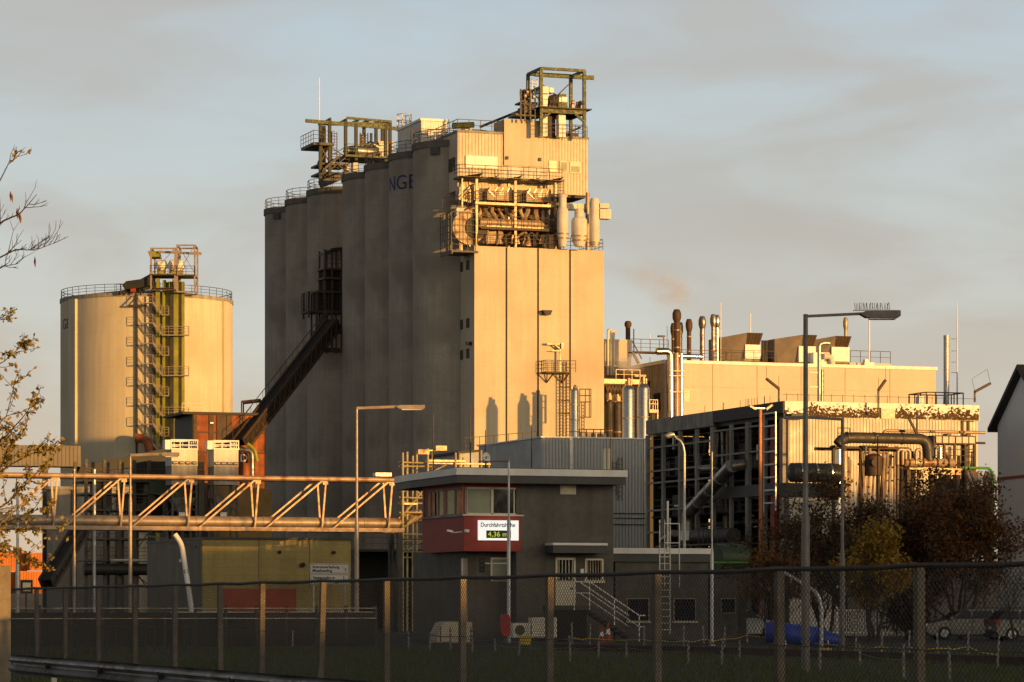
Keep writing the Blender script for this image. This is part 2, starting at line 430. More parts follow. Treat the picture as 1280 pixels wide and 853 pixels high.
# ---------------------------------------------------------------- ground
g = MB(); g.face([(-1500,-300,0),(1500,-300,0),(1500,3500,0),(-1500,3500,0)]); struct(g.build('ground', soil))
g = MB(); g.face([(-400,120,.004),(400,120,.004),(400,600,.004),(-400,600,.004)]); struct(g.build('yard_pavement', asphalt))
g = MB(); g.face([(-60,-40,.004),(60,-40,.004),(60,22,.004),(-60,22,.004)]); struct(g.build('road', asphalt))
# unseen bank added right of the road, its crest shaped to cast the shade
def bank():
    prof = [(-60,9),(24,9),(33,8.8),(36,7.2),(38,7.1),(46,7.0),(48,10),(60,17),(83,17),(88,13.2),(95,13.2),(99,18.5),(117,18.8),(123,17.3),(138,17.3),(139,20),(141.5,20),(142.3,17.2),(148,17.2),(150,18.6),(165.5,18.6),(167,26),(180,27),(184,29),(201,30),(204,3),(225,1),(300,.5)]
    m = MB(); k = math.sqrt(.5); rows = []
    def H(r):
        for (a, h), (b, h2) in zip(prof[:-1], prof[1:]):
            if a <= r <= b: return h+(h2-h)*(r-a)/(b-a)
        return .5
    r = -60
    while r <= 300:
        h = H(r)+R.uniform(-.12, .12)
        rows.append([((r*k+s*k), (r*k-s*k), z) for s, z in ((54, -.2), (59.5, h*.95), (61, h), (80, h*.9), (110, -.2))]); r += .75
    for a, b in zip(rows[:-1], rows[1:]):
        for i in range(4): m.face([a[i], a[i+1], b[i+1], b[i]])
    return struct(m.build('shade_bank', soil))
bank()
m = MB(); 
n = 90; rows = []
for i in range(n+1):
    x = -1400+i*2800/n; h = 18+10*math.sin(i*.31)+6*math.sin(i*.83+1)+R.uniform(-1.5, 1.5)
    rows.append([(x, 2300, -1), (x, 2420, h*.8), (x, 2600, h+6), (x, 3000, -1)])
for a, b in zip(rows[:-1], rows[1:]):
    for i in range(3): m.face([a[i], b[i], b[i+1], a[i+1]], True)
struct(m.build('hills', hill_m))

# ---------------------------------------------------------------- seven concrete silos
VP = CX-F*.354
SH = 49.6; SR = 4.42
silo_desc = ['grey concrete silo with a loop of railing, farthest of the seven in the row',
 'grey concrete silo just right of the one at the far end of the row',
 'grey concrete silo partly behind the dark conveyor head house',
 'grey concrete silo right after the dark gap, below the green gantry',
 'grey concrete silo between the one under the gantry and the one lettered NGE',
 'grey concrete silo with the blue letters NGE near its top',
 'widest showing grey concrete silo, touching the sunlit process tower']
silo0 = None; silos = []
for i, e in enumerate((331, 357, 384, 428, 456, 486, 516)):
    Y = 340*(516-VP)/(e-VP); ph = math.atan((e-CX)/F); X = math.tan(ph)*Y+SR/math.cos(ph)
    if silo0 is None:
        t = T('concrete_silo', silo_desc[i], 'silo', loc=(X, Y, 0), rz=TH, group='row of concrete silos'); silo0 = t
        m = MB(); m.lathe([(SR, 0), (SR, SH-.7)], k=72); m.build('wall', silo_c, t)
        m = MB(); m.lathe([(SR+.14, SH-.695), (SR+.14, SH)], k=72); m.build('roof', rim_d, t)
        m = MB(); m.rail([((SR-.05)*math.cos(a*2*PI/20), (SR-.05)*math.sin(a*2*PI/20), SH) for a in range(20)], 1.15, .03, 1.4, (.4, .78), True); m.build('railing', dsteel, t)
    else:
        t = copy_tree(silo0); t.location = (X, Y, 0); t['label'] = silo_desc[i]
    silos.append(t)
# lettering wrapped round the sixth silo
def wrap_text(par, s, size, rad, zc, ang0, mat, squeeze=1.0):
    o = text_mesh(s, size, 'lettering', mat, par, (0, 0, 0), (1, 0, 0), (0, 1, 0), .01)
    bm = bmesh.new(); bm.from_mesh(o.data)
    for k in range(14):
        x = min(v.co.x for v in bm.verts)+.4*k
        bmesh.ops.bisect_plane(bm, geom=bm.verts[:]+bm.edges[:]+bm.faces[:], plane_co=(x, 0, 0), plane_no=(1, 0, 0))
    for v in bm.verts:
        a = ang0+v.co.x*squeeze/rad; r = rad+.03+v.co.z
        v.co = Vector((r*math.cos(a), r*math.sin(a), zc+v.co.y))
    bm.to_mesh(o.data); bm.free(); return o
def ang_at(t, px, rad, rz):
    """local angle on the near side of a round wall where column px meets it"""
    X, Y = t.location.x, t.location.y; a = (px-CX)/F
    A = 1+a*a; B = -2*(a*X+Y); Cc = X*X+Y*Y-rad*rad
    d = max(0, B*B-4*A*Cc); y = (-B-math.sqrt(d))/(2*A); x = a*y
    return math.atan2(y-Y, x-X)-rz
t6 = silos[5]
a0 = ang_at(t6, 487.2, SR, TH); a1 = ang_at(t6, 519, SR, TH)
z6 = EYE+(HY-237)/F*(t6.location.y-3.0)
wrap_text(t6, 'NGE', 2.15, SR, z6, a0-.02, ink_b, 1.08)
# small rim boxes, dark hatch hung under two rims
for idx, px in ((0, 347), (6, 545)):
    a = ang_at(silos[idx], px, SR, TH); m = MB()
    c, s = math.cos(a), math.sin(a); 
    q = [(c*(SR+.05)-s*w, s*(SR+.05)+c*w) for w in (-.5, .5)]+[(c*(SR+.3)-s*w, s*(SR+.3)+c*w) for w in (.5, -.5)]
    m.prismz(q[::-1], SH-1.5, SH-.72); m.build('rim_box', roof_k, silos[idx])

# white cabin on the silo roofs
fr = Fr(526.5, 341); zt = fr.z(526.5, 148); 
t = T('rooftop_cabin', 'white box cabin on the silo roofs, its end wall glaring in the sun', 'cabin', fr)
w = fr.x(560.5); m = MB().box(0, w, 0, 8.2, SH-.1, zt-.25); m.build('wall', clad_light, t)
m = MB().corr((.1, -.004), (w-.1, -.004), SH, zt-.3, .28, .04); m.build('end_cladding', white, t)
MB().box(-.12, w+.12, -.12, 8.3, zt-.25, zt).build('roof', white, t)
m = MB(); m.rail([(-1.6,-1.4,SH),(w+1,-1.4,SH)], 1.7, .03, 1.0, (.6,1.1)); m.build('railing', bsteel, t)
# caged ladder behind it
fr = Fr(497, 349); t = T('caged_ladder', 'small round caged ladder head rising behind the white rooftop cabin', 'ladder', fr)
zb, zt2 = SH-.1, fr.z(500, 142); m = MB(); x0, x1 = 0.2, fr.x(519)-.2; xm = (x0+x1)/2
m.ladder(xm, .8, zb, zt2-.6, .6); m.build('ladder', galv_o, t)
m = MB()
for z in (fr.z(500,157), fr.z(500,150), zt2): 
    pts = [(xm+(x1-x0)/2*math.cos(k*PI/6), .8+.8*math.sin(k*PI/6), z) for k in range(13)]
    for a, b in zip(pts[:-1], pts[1:]): m.bar(a, b, .07)
for k in range(0, 12, 2): m.bar((xm+(x1-x0)/2*math.cos(k*PI/6), .8+.8*math.sin(k*PI/6), fr.z(500,158)), (xm+(x1-x0)/2*math.cos(k*PI/6), .8+.8*math.sin(k*PI/6), zt2), .07)
m.build('cage', galv_o, t)
MB().box(xm-1.1, xm+1.1, 0, 1.6, SH-.1, SH+.1).build('deck', dsteel, t)

# ---------------------------------------------------------------- green gantry on the silos
fr = Fr(400.5, 368); D = 4.6
t = T('rooftop_gantry', 'olive green steel gantry with stacked decks on the silo roofs', 'gantry', fr)
X = lambda px, d=0: fr.x(px, d)
Z = lambda py, px=430, d=0: fr.z(px, py, d)
z0 = SH; ztop = Z(151)
m = MB()
for px, top, bot in ((400.5, 156, 232), (412, 150, 232), (432, 149, 197), (445, 154, 200), (482, 153, 200), (487.5, 149, 190)):
    m.box(X(px)-.17, X(px)+.17, -.17, .17, Z(bot), Z(top))
for px, top, bot in ((405, 158, 230), (470, 160, 200), (455, 158, 200), (478, 158, 205)):
    m.box(X(px, D)-.17, X(px, D)+.17, D-.17, D+.17, Z(bot, px, D), Z(top, px, D))
m.build('column', gsteel_shade, t)
m = MB()
zb = Z(151.5)
m.bar((X(382), .0, Z(153.5)), (X(505), 0, Z(158)), .3, .38)
m.bar((X(400), 0, Z(155)), (X(488), 0, Z(152.5)), .26, .3)
m.bar((X(432), -.4, Z(148)), (X(488), -.4, Z(150)), .22, .26)
m.bar((X(412), D, Z(156, 412, D)), (X(488), D, Z(156.5, 488, D)), .26, .3)
for px in (412, 432, 447, 460, 475, 487): m.bar((X(px), -.4, Z(150)), (X(px-9, D), D, Z(155, px, D)), .2, .22)
for px, s in ((432, 1), (482, -1), (445, 1)): m.bar((X(px), 0, Z(160)), (X(px+7*s), 0, Z(153)), .16)
m.build('beam', gsteel, t)
m = MB(); m.box(X(390), X(416), -.6, D, Z(184), Z(180.5)); m.build('deck', dsteel, t)
m = MB(); m.rail([(X(390), D, Z(181)), (X(390), -.6, Z(181)), (X(416), -.6, Z(181))], 1.35, .03, 1.1, (.45,.9)); m.build('railing', bsteel, t)
m = MB(); m.box(X(430), X(488), -.6, D, Z(196.5), Z(194)); m.build('deck', gsteel, t)
m = MB(); m.rail([(X(431), -.6, Z(194)), (X(480), -.6, Z(194))], 1.2, .035, 1.3, (.4,.8)); m.build('railing', gsteel, t)
for a, b, py in ((401, 437, 205), (401, 434, 216)):
    m = MB(); m.box(X(a), X(b), .2, D-.5, Z(py+2), Z(py-.5)); m.build('deck', dsteel, t)
    m = MB(); m.rail([(X(a), .2, Z(py-.5)), (X(b), .2, Z(py-.5))], 1.0, .03, 1.1, (.5,)); m.build('railing', bsteel, t)
m = MB(); m.stairs((X(402), -.2, Z(216)), (X(412), -.2, Z(205)), .7); m.stairs((X(412), -.2, Z(205)), (X(424), -.2, Z(196)), .7); m.stairs((X(402), 1.2, Z(204)), (X(412), 1.2, Z(184)), .7); m.build('stairs', dsteel, t)
m = MB(); m.bar((X(397), -.9, Z(234)), (X(433), -.9, Z(218)), .5, .8); m.bar((X(396), -.9, Z(231)), (X(433), -.9, Z(214)), .1, .1); m.build('inclined_beam', dsteel, t)
m = MB()
for a, b, p, q in ((401, 412, 204, 184), (412, 432, 196, 184), (401, 412, 230, 216), (412,432,214,197)): m.bar((X(a), .05, Z(p)), (X(b), .05, Z(q)), .1); m.bar((X(b), .05, Z(p)), (X(a), .05, Z(q)), .1)
m.build('bracing', dsteel, t)
# drive machine on the deck
m = MB(); r_ = (Z(180)-Z(193))/2; zc = Z(187)
m.tube([(X(434), 1.2, zc-.2), (X(436), 1.2, zc), (X(446), 1.2, zc+.1), (X(474), 1.2, zc), (X(479), 1.2, zc-.25)], [r_*.35, r_*.85, r_, r_*.95, r_*.3], 14); m.build('machine_housing', duct_m, t)
MB().box(X(440), X(472), .6, 1.8, Z(194), Z(189)).build('machine_base', dsteel, t)
MB().box(X(474, 3), X(491, 3), 3, 4.6, Z(197), Z(172)).build('drive_box', white_d, t)
MB().box(X(473, 2.9), X(492, 2.9), 2.9, 4.7, Z(171.8), Z(169.5)).build('drive_box_lid', pipe_o, t)
m = MB(); m.tube([(X(452, 3), 3, Z(180)), (X(452, 3), 3, Z(162))], .25); m.tube([(X(464, 3), 3, Z(180)), (X(464, 3), 3, Z(160))], .16); m.bend([(X(458, 3), 3, Z(178)), (X(462, 3), 3, Z(172)), (X(474, 3), 3, Z(178))], .28); m.build('pipe', duct_m, t)
m = MB(); m.ladder(X(455,2.4), 2.4, Z(182), Z(161), .9, .05); m.build('ladder', bsteel, t); m = MB(); m.ladder(X(418,2.4), 2.4, Z(200), Z(162), .6, .04); m.build('ladder', bsteel, t)
MB().box(X(434), X(439), .4, 1.4, Z(213), Z(203)).build('control_box', white_d, t)
MB().box(X(443), X(449), .4, 1.4, Z(213), Z(202)).build('control_box', white_d, t)
m = MB().tube([(0,0,0), (0,0,5.2)], [.07,.05], 6).tube([(0,0,5.2),(0,0,Z(104)-Z(156))], [.05,.03], 6)
o = m.build('lightning_rod', sign_w); o.location = (fr.O[0]-.15, fr.O[1]+.3, Z(156)); tag(o, 'thin tall white rod standing on the corner of the green gantry', 'lightning rod')

# ---------------------------------------------------------------- process tower
fr = Fr(593, 331.5); X = lambda px, d=0: fr.x(px, d)
Z = lambda py, px=640, d=0: fr.z(px, py, d)
t = T('process_tower', 'tall sunlit concrete tower with three dark vertical joints and a clad penthouse', 'tower', fr)
zt = Z(307.5, 593); xr = X(755); dep = fr.side(573, 400)[0]
m = MB(); m.box(.05, xr-.05, .12, dep+.3, 0, zt-.05); m.box(6.0, xr-.05, dep, 16, 0, zt-.05); m.build('joint_backing', blackm, t)
js = [0]+[X(p) for p in (633, 672.5, 712.5)]+[xr]
m = MB()
for a, b in zip(js[:-1], js[1:]):
    m.box(a+(.10 if a else 0), b-(.10 if b < xr else 0), 0, .5, 0, zt)
m.build('wall', tower_c, t)
MB().box(0, .4, .503, dep+.3, 0, zt-.003).build('side_wall', tower_c, t)
MB().box(xr-.4, xr, .503, 16, 0, zt-.003).build('side_wall', tower_c, t)
MB().box(.02, xr-.02, .51, 8, zt-.3, zt+.08).build('terrace', conc_d, t)
sy = lambda px: fr.side(px, 400)[0]
sz = lambda py, px: fr.side(px, py)[1]
for (cx, cy) in ((577, 334), (585, 331.5), (577, 406), (585, 404), (577, 444), (585, 442)):
    zc = sz(cy, cx); f = MB().box(-.05, .02, sy(cx+1.9), sy(cx-1.9), zc-.5, zc+.5).build('window', roof_k, t)
    MB().box(-.062, -.03, sy(cx+1.4), sy(cx-1.4), zc-.42, zc+.42).build('pane', glass, f)
def hopper_lamp(x, y, z, s):
    m = MB(); n = len(m.v)
    m.prism([(x-s*.62, z+.22), (x+s*.62, z+.22), (x+s*.4, z-.25), (x-s*.25, z-.25)], y-.75, y); return m
hopper_lamp(X(681.5), -.003, Z(390), .85).build('floodlight', blackm, t)
m = MB().prismx([(sy(589)-.3, sz(428,588)), (sy(589)+.3, sz(428,588)), (sy(589)+.2, sz(432,588)), (sy(589)-.2, sz(432,588))], -.5, -.003); m.build('floodlight', blackm, t)
# penthouse
d0 = 2.0; xl = X(572, d0); xp = X(734.8, d0); zpb, zpt = Z(241, 650, d0), Z(169.5, 650, d0)
pd = 9.0
MB().box(xl, xp, d0, d0+pd, zpb, zpt).build('penthouse_wall', clad_cream, t)
MB().box(.4, xp-2, d0+2.5, d0+pd-.5, zt-.1, zpb+.1).build('core_wall', bsteel, t)  # brown tone stands in for the shade behind the machinery
m = MB(); m.corr((xl+.02, d0-.004), (X(629, d0), d0-.004), zpb+.05, Z(167, 600, d0), .33, .07); m.corr((X(678.5, d0), d0-.004), (xp-.02, d0-.004), zpb+.05, Z(173, 700, d0), .33, .07); m.build('rib_cladding', clad_cream, t)
MB().box(X(629, d0)+.01, X(678.5, d0)-.01, d0-.28, d0+3, Z(208, 650, d0), Z(150.5, 650, d0)).build('hoist_block', tower_c, t)
MB().box(X(629.5, d0), X(678, d0), d0-.05, d0+.2, zpb+.05, Z(208, 650, d0)).build('door_panel', clad_cream, t)
m = MB(); m.box(X(634, d0), X(660, d0), d0-.12, d0-.055, Z(222, 650, d0), Z(203, 650, d0)); m.box(X(660.6, d0), X(674, d0), d0-.12, d0-.055, Z(222, 650, d0), Z(204, 650, d0)); m.build('door', white_d, t)
for px in (632.5, 673.5): MB().box(X(px, d0)-.12, X(px, d0)+.12, d0-.5, d0-.285, Z(201, 650, d0), Z(197, 650, d0)).build('wall_lamp', dsteel, t)
m = MB(); m.box(xl-.08, X(629, d0), d0-.16, d0+pd+.05, Z(167, 600, d0), Z(164, 600, d0)); m.box(X(678.6, d0), xp+.1, d0-.16, d0+pd+.05, Z(173, 700, d0), Z(170, 700, d0)); m.build('parapet', conc_d, t)
MB().box(X(581.5, d0), X(621.5, d0), d0-.2, d0-.08, Z(210.5, 600, d0), Z(195.5, 600, d0)).build('white_board', white, t)
for a, b, mt in ((685.5, 695.5, frame_w), (699, 709, blind), (712, 725, frame_w)):
    w = MB().box(X(a, d0), X(b, d0), d0-.16, d0-.075, Z(216, 700, d0), Z(201.5, 700, d0)).build('window', frame_w, t)
    MB().box(X(a+1, d0), X(b-1, d0), d0-.17, d0-.15, Z(215, 700, d0), Z(207.5 if b > 720 else 203, 700, d0)).build('pane', blind if mt is not frame_w or b > 720 else glass_y, w)
py_ = lambda px: fr.side(px, 200, xl)[0]; pz_ = lambda py, px: fr.side(px, py, xl)[1]
w = MB().box(xl-.06, xl+.02, py_(569), py_(561), pz_(215, 565), pz_(198, 565)).build('window', roof_k, t)
m = MB().box(xl-.075, xl-.055, py_(568.5), py_(565.5), pz_(214.2, 565), pz_(199, 565)); m.box(xl-.075, xl-.055, py_(564.8), py_(561.5), pz_(214.2, 565), pz_(199, 565)); m.build('pane', glass, w)
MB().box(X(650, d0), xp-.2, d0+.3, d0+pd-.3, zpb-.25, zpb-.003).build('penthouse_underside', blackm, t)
# roof railing and pipes on the penthouse
m = MB(); zr = Z(164, 600, d0); m.rail([(xl, d0+pd, zr), (xl, d0, zr), (X(629, d0), d0, zr)], 1.1, .03, 1.3); m.build('railing', bsteel, t); m = MB(); m.rail([(X(679, d0), d0+.2, Z(170,700,d0)), (xp, d0+.2, Z(170,700,d0))], 1.1, .03, 1.0); m.build('railing', bsteel, t)
m = MB(); m.box(X(593, d0), X(601, d0), d0+3, d0+4.5, zr, Z(153.5, 600, d0)); m.build('roof_hatch', white, t)
MB().box(X(602, d0), X(629, d0), d0+3, d0+6, zr, Z(157.5, 600, d0)).build('roof_upstand', roof_k, t)
m = MB(); m.tube([(xl+.3, d0+2.5, zr+.8), (X(602, d0), d0+2.5, zr+1.0)], .3); m.build('roof_pipe', gsteel, t)
m = MB(); m.bend([(X(600, 5), 5, Z(159, 600, 5)), (X(622, 5), 5, Z(150, 620, 5)), (X(656, 5), 5, Z(136, 650, 5))], .14); m.bar((X(622,5), 5, Z(158,620,5)), (X(622,5), 5, Z(150,620,5)), .12); m.build('feed_pipe', dsteel, t)
# outrigger balcony on the left
m = MB(); bx0, bx1 = -2.6, -.003
m.box(bx0, .3, -.4, 3.2, zt-.75, zt-.55); m.box(bx0, bx0+.15, -.4, 3.2, zt-.95, zt-.75); b_ = m.build('balcony', dsteel, t)
m = MB(); m.rail([(bx0, 3.2, zt-.55), (bx0, -.4, zt-.55), (0, -.4, zt-.55)], 3.9, .035, .9, (.6,1.2,1.9,2.6,3.2)); m.build('balcony_railing', dsteel, b_)
MB().box(bx0+.8, bx0+2.1, .3, 1.0, Z(268,562), Z(259,562)).build('motor_cover', white_d, b_)
MB().box(bx0+1.2, bx0+1.5, .5, .8, zt-.55, Z(268,562)).build('motor_stand', galv_o, b_)
# ---------------------------------------------------------------- filter plant on the tower terrace
frT = fr; TZ = zt
t = T('filter_plant', 'rust brown steel frame packed with filters and pipes on the tower terrace', 'machinery', frT)
A, Bx = X(594), X(700)
dF, dB = -.25, 3.6
m = MB()
for px in (595, 643.5, 693):
    m.box(X(px)-.12, X(px)+.12, dF, dF+.22, TZ, Z(221)); m.box(X(px)-.1, X(px)+.1, dB-1.8, dB-1.6, TZ, Z(226))
for px in (577, 700): m.box(X(px)-.07, X(px)+.07, dF, dF+.14, Z(300 if px > 600 else 262), Z(224))
m.build('column', galv_o, t)
m = MB()
m.box(X(574), X(701), dF+.1, 1.9, Z(225.5), Z(223)); m.build('roof_deck', dsteel, t)
m = MB()
for a, b in ((574, 599), (612, 620), (636, 649), (664, 672), (682, 700)):
    m.face([(X(a), dF-1.1, Z(225)), (X(b), dF-1.1, Z(220.5)), (X(b), dF+.2, Z(223)), (X(a), dF+.2, Z(223.5))]); m.box(X(a), X(b), dF-1.1, dF+.1, Z(225.8), Z(225))
m.build('roof_flap', dsteel, t)
m = MB(); m.rail([(X(573.5), 1.8, Z(222.5)), (X(573.5), dF+.1, Z(222.5)), (X(702), dF+.1, Z(222.5))], 1.1, .03, 1.35, (.36,.72)); m.build('railing', bsteel, t)
for a, b, py in ((592, 700, 255.5), (599, 700, 286)):
    m = MB(); m.box(X(a), X(b), dF-.3, 2.4, Z(py+2.4), Z(py)); m.box(X(a), X(b), dF-.36, dF-.301, Z(py+2.6), Z(py-.4)); m.build('deck', bsteel if py > 280 else galv_o, t)
m = MB()
m.rail([(X(592), dF-.3, Z(255.5)), (X(700), dF-.3, Z(255.5))], 1.15, .03, 1.05, (.38,.76)); m.build('railing', bsteel, t)
m = MB(); m.rail([(X(599), dF-.3, Z(286)), (X(700), dF-.3, Z(286))], 1.15, .03, 1.05, (.38,.76)); m.build('railing', bsteel, t)
m = MB(); m.rail([(X(596), dF-.1, TZ+.08), (X(700), dF-.1, TZ+.08)], 1.15, .03, 1.05, (.38,.76)); m.build('railing', bsteel, t)
m = MB(); m.rail([(X(560), 1.8, Z(262)), (X(593), dF-.2, Z(256))], 1.1, .03, 1.0); m.bar((X(575), .6, Z(268)), (X(600), dF, Z(256)), .18); m.stairs((X(576), .7, Z(285)), (X(592), .7, Z(257)), .7); m.build('stairs', bsteel, t)
for a, b in ((611, 642), (660, 691)):
    m = MB(); x0, x1 = X(a), X(b); z0, z1 = Z(250.5), Z(233)
    m.prism([(x0, z0), (x1, z0), (x1, z1-.15), (x1-.3, z1), (x0+.55, z1-.05), (x0, z1-.5)], .5, 2.3); o = m.build('filter_housing', aged, t)
    MB().box(x0+(x1-x0)*.45, x0+(x1-x0)*.72, .42, .495, z0+.45, z1-.5).build('door', frame_w, o)
    m = MB()
    for k in range(4): q = x0+(x1-x0)*(.15+.25*k); m.bar((q, .47, z1-.1), (q-.3, .47, z1-.62), .1)
    m.bar((x0+.1, .46, z1-.45), (x0+.8, .46, z0+.3), .12); m.build('rib', duct_m, o)
    MB().box(x0-1.2, x0-.15, 1.1, 2.2, z0, z1-.2).build('motor', dsteel, o)
m = MB(); rr = (Z(274)-Z(284))/2; zc = Z(279)
m.tube([(X(600), .3, zc), (X(676), .3, zc), (X(691), .3, zc-.45)], [rr, rr, rr*.35], 16); o = m.build('screw_conveyor', aged, t)
m = MB()
for px in (612, 626, 640, 655, 668): m.tube([(X(px)-.05, .3, zc), (X(px)+.05, .3, zc)], rr+.06, 16)
m.build('flange', galv_o, o)
MB().box(X(600), X(690), .05, .6, Z(286), Z(283)).build('conveyor_trough', galv_o, t)
for k, px in enumerate((604, 612, 619, 628, 637, 646, 655, 664, 674, 683, 690)):
    o_ = R.uniform(-.5, .5)
    bend('pipe', (aged, galv_o, pipe_o)[k % 3], t, [(X(px), .9+R.random(), Z(258)), (X(px), 1.1, Z(264+R.uniform(-2, 2))), (X(px)+o_, .9, Z(268)), (X(px)+o_*1.6, .6, Z(275))], R.uniform(.16, .3), 8)
# big fan casing on the left, seen as a disc
m = MB(); zc = Z(284, 586); xx = X(587); 
m.tube([(xx, .2, zc), (xx, .75, zc)], 1.75, 28); o = m.build('fan_casing', aged, t)
m = MB().tube([(xx+.75, .05, zc), (xx+.75, .195, zc)], 1.15, 24); m.build('fan_inlet', blackm, o)
m = MB().box(X(590), X(596), .2, 1.0, Z(290), Z(264)); m.build('fan_duct', aged, o)
rng = random.Random(3)
for (a, b, p0, p1, mt) in ((606, 634, 305, 289, aged), (640, 652, 304, 292, galv_o), (655, 668, 306, 295, pipe_o), (676, 688, 303, 290, aged)):
    m = MB().prism([(X(a), Z(p0)), (X(b), Z(p0)), (X(b)-.3, Z(p1)), (X(a)+.25, Z(p1)-.1)], .5, 1.9); m.build('machine_box', mt, t)
for k in range(7):
    px = 610+k*12; bend('pipe', (pipe_o, galv_o, dsteel)[k % 3], t, [(X(px), .25, Z(306)), (X(px)+rng.uniform(-.3, .6), .25, Z(298)), (X(px)+rng.uniform(-.9, .9), .3, Z(289))], rng.uniform(.1, .2), 8)
m = MB()
for a, b, p0, p1 in ((650, 664, 300, 290), (664, 676, 290, 303), (600, 612, 272, 259), (688, 700, 285, 262), (700, 688, 285, 262), (577, 593, 250, 232), (640, 655, 268, 258)): m.bar((X(a), dF+.05, Z(p0)), (X(b), dF+.05, Z(p1)), .1)
m.build('bracing', bsteel, t)
m = MB(); m.ladder(X(698), dF-.4, TZ, Z(222), .6, .035); m.build('ladder', bsteel, t)
m = MB()
for k in range(26): px = 575+k*0.9; m.box(X(px), X(px)+rng.uniform(.1, .4), .4, .4+rng.uniform(.3, 1.4), Z(255-rng.uniform(0, 6)), Z(252-rng.uniform(0, 22)))
m.build('valve_cluster', galv_o, t)

# cyclones
def cyclone(px0, px1, ptop, pcone, pbot, neck, label, top=True):
    f2 = Fr((px0+px1)/2, 333.0); c = T('cyclone_separator', label, 'cyclone', loc=(f2.O[0], f2.O[1], TZ+.08), rz=TH, group='cyclones on the tower terrace')
    r = (px1-px0)/2*333/F; zz = lambda py: EYE+(HY-py)/F*332.5-TZ-.08
    m = MB(); m.lathe([(r*.55, 0), (r*.72, zz(pbot)), (r, zz(pcone)), (r, zz(ptop)), (r*.85, zz(ptop)+.2), (r*neck, zz(ptop)+.35)], k=24); m.build('body', white_d, c)
    m = MB()
    for py in (pcone, (pcone+pbot)/2): m.lathe([(r+.04 if py == pcone else r*.9+.05, zz(py)-.08), (r+.05 if py == pcone else r*.92+.05, zz(py)+.08)], k=24)
    m.build('flange', galv_o, c); return c, r, zz
c, r, zz = cyclone(696, 710.5, 263, 292, 303, .7, 'slim white cyclone nearest the steel filter frame')
m = MB().lathe([(r*.68, zz(263)+.3), (r*.68, zz(246))], k=20); m.build('outlet', white_d, c); m = MB().lathe([(r*.8, zz(246)), (r*.9, zz(243.5)), (r*.5, zz(241.5))], k=20); m.build('cap', white_d, c)
c, r, zz = cyclone(714, 734, 275, 295, 306, .62, 'stout white cyclone between the two taller white pipes')
m = MB().lathe([(r*.6, zz(275)+.3), (r*.6, zz(263)), (r*.5, zz(261))], k=20); m.build('outlet', white_d, c)
c, r, zz = cyclone(737, 749.5, 252, 303, 308, .8, 'tall straight white cyclone at the right edge of the terrace')
m = MB().box(r-.1, r+1.1, -.5, .6, zz(273), zz(261)); m.box(r-.1, r+.9, -.5, .6, zz(260), zz(254)); m.build('discharge_box', white_d, c)
t2 = T('exhaust_duct', 'cream duct bridging the tops of the white cyclones', 'duct', frT)
MB().prism([(X(699), Z(258)), (X(734), Z(258)), (X(738), Z(260)), (X(738), Z(252)), (X(734), Z(250)), (X(699), Z(250))], .6, 1.5).build('duct', white_d, t2)
m = MB()
for px in (707, 716, 725): m.box(X(px)-.04, X(px)+.04, .55, 1.55, Z(258.5), Z(249.5))
m.build('flange', galv_o, t2)
MB().tube([(X(736), .4, TZ), (X(736), .4, Z(236))], .2, 10).build('vent_pipe', galv_o, t2)
t2 = T('terrace_railing', 'low steel railing round the right corner of the tower terrace', 'railing', frT)
m = MB(); m.rail([(X(700), .1, TZ+.08), (X(754), .1, TZ+.08), (X(754), 7, TZ+.08)], 1.1, .03, 1.1, (.37,.74)); m.build('railing', dsteel, t2)

# ---------------------------------------------------------------- green head frame on the penthouse
fr = Fr(676.3, 334); X = lambda px, d=0: fr.x(px, d)
Z = lambda py, px=700, d=0: fr.z(px, py, d)
t = T('head_frame', 'open green steel frame with drives and white boxes topping the tower', 'steel frame', fr)
dd = fr.side(660, 120)[0]; x1 = X(730.3); zb = Z(171)
zT = Z(87)
for (x, y, za, zz_) in ((0, 0, zb, zT), (x1, 0, zb, zT), (0, dd, zb-.5, zT), (x1, dd, zb-.5, zT)):
    box('column', gsteel, t, x-.16, x+.16, y-.16, y+.16, za, zz_)
m = MB(); m.bar((0, 0, zT), (x1, 0, zT), .3, .28); m.bar((0, dd, zT), (x1, dd, zT), .26); m.bar((0, 0, zT), (0, dd, zT), .26); m.bar((x1, 0, zT), (x1, dd, zT), .26)
m.bar((0, 1.8, zT-.35), (X(742, 1.8), 1.8, zT-.35), .3, .42); m.bar((0, 0, Z(110)), (0, dd, Z(110)), .2); m.build('beam', gsteel, t)
m = MB(); zp = Z(136)
m.box(X(672), X(737.5), -.6, dd+.8, zp-.06, zp+.06); m.build('platform', bsteel, t)
m = MB(); m.box(0, x1, -.1, .1, Z(142), zp-.07); m.box(0, x1, dd-.1, dd+.1, Z(142), zp-.07); m.box(-.1, .1, 0, dd, Z(142), zp-.07); m.box(x1-.1, x1+.1, 0, dd, Z(142), zp-.07); m.build('beam', gsteel, t)
m = MB(); 
for s, xx in ((1, 0), (-1, x1)): m.bar((xx, 0, Z(151)), (xx+s*1.0, 0, Z(142)), .22)
m.bar((0, dd, Z(105)), (0, 0, Z(128)), .1); m.bar((x1*.3, .5, Z(125)), (x1*.85, 1.5, Z(97)), .08); m.bar((X(693), dd, Z(98)), (X(720), dd, Z(118)), .08); m.bar((X(700), dd, Z(120)), (X(680), dd, Z(98)), .08); m.build('bracing', dsteel, t)
m = MB(); m.box(X(679), X(691), 1.2, 2.2, Z(115.5), Z(107)); m.box(X(692), X(697.5), 1.2, 2.2, Z(114), Z(108)); m.build('white_box', white, t)
m = MB(); m.prism([(X(680), Z(132)), (X(688), Z(132)), (X(689.5), Z(117.5)), (X(679.5), Z(117.5))], .9, 1.7); m.build('chute', white, t)
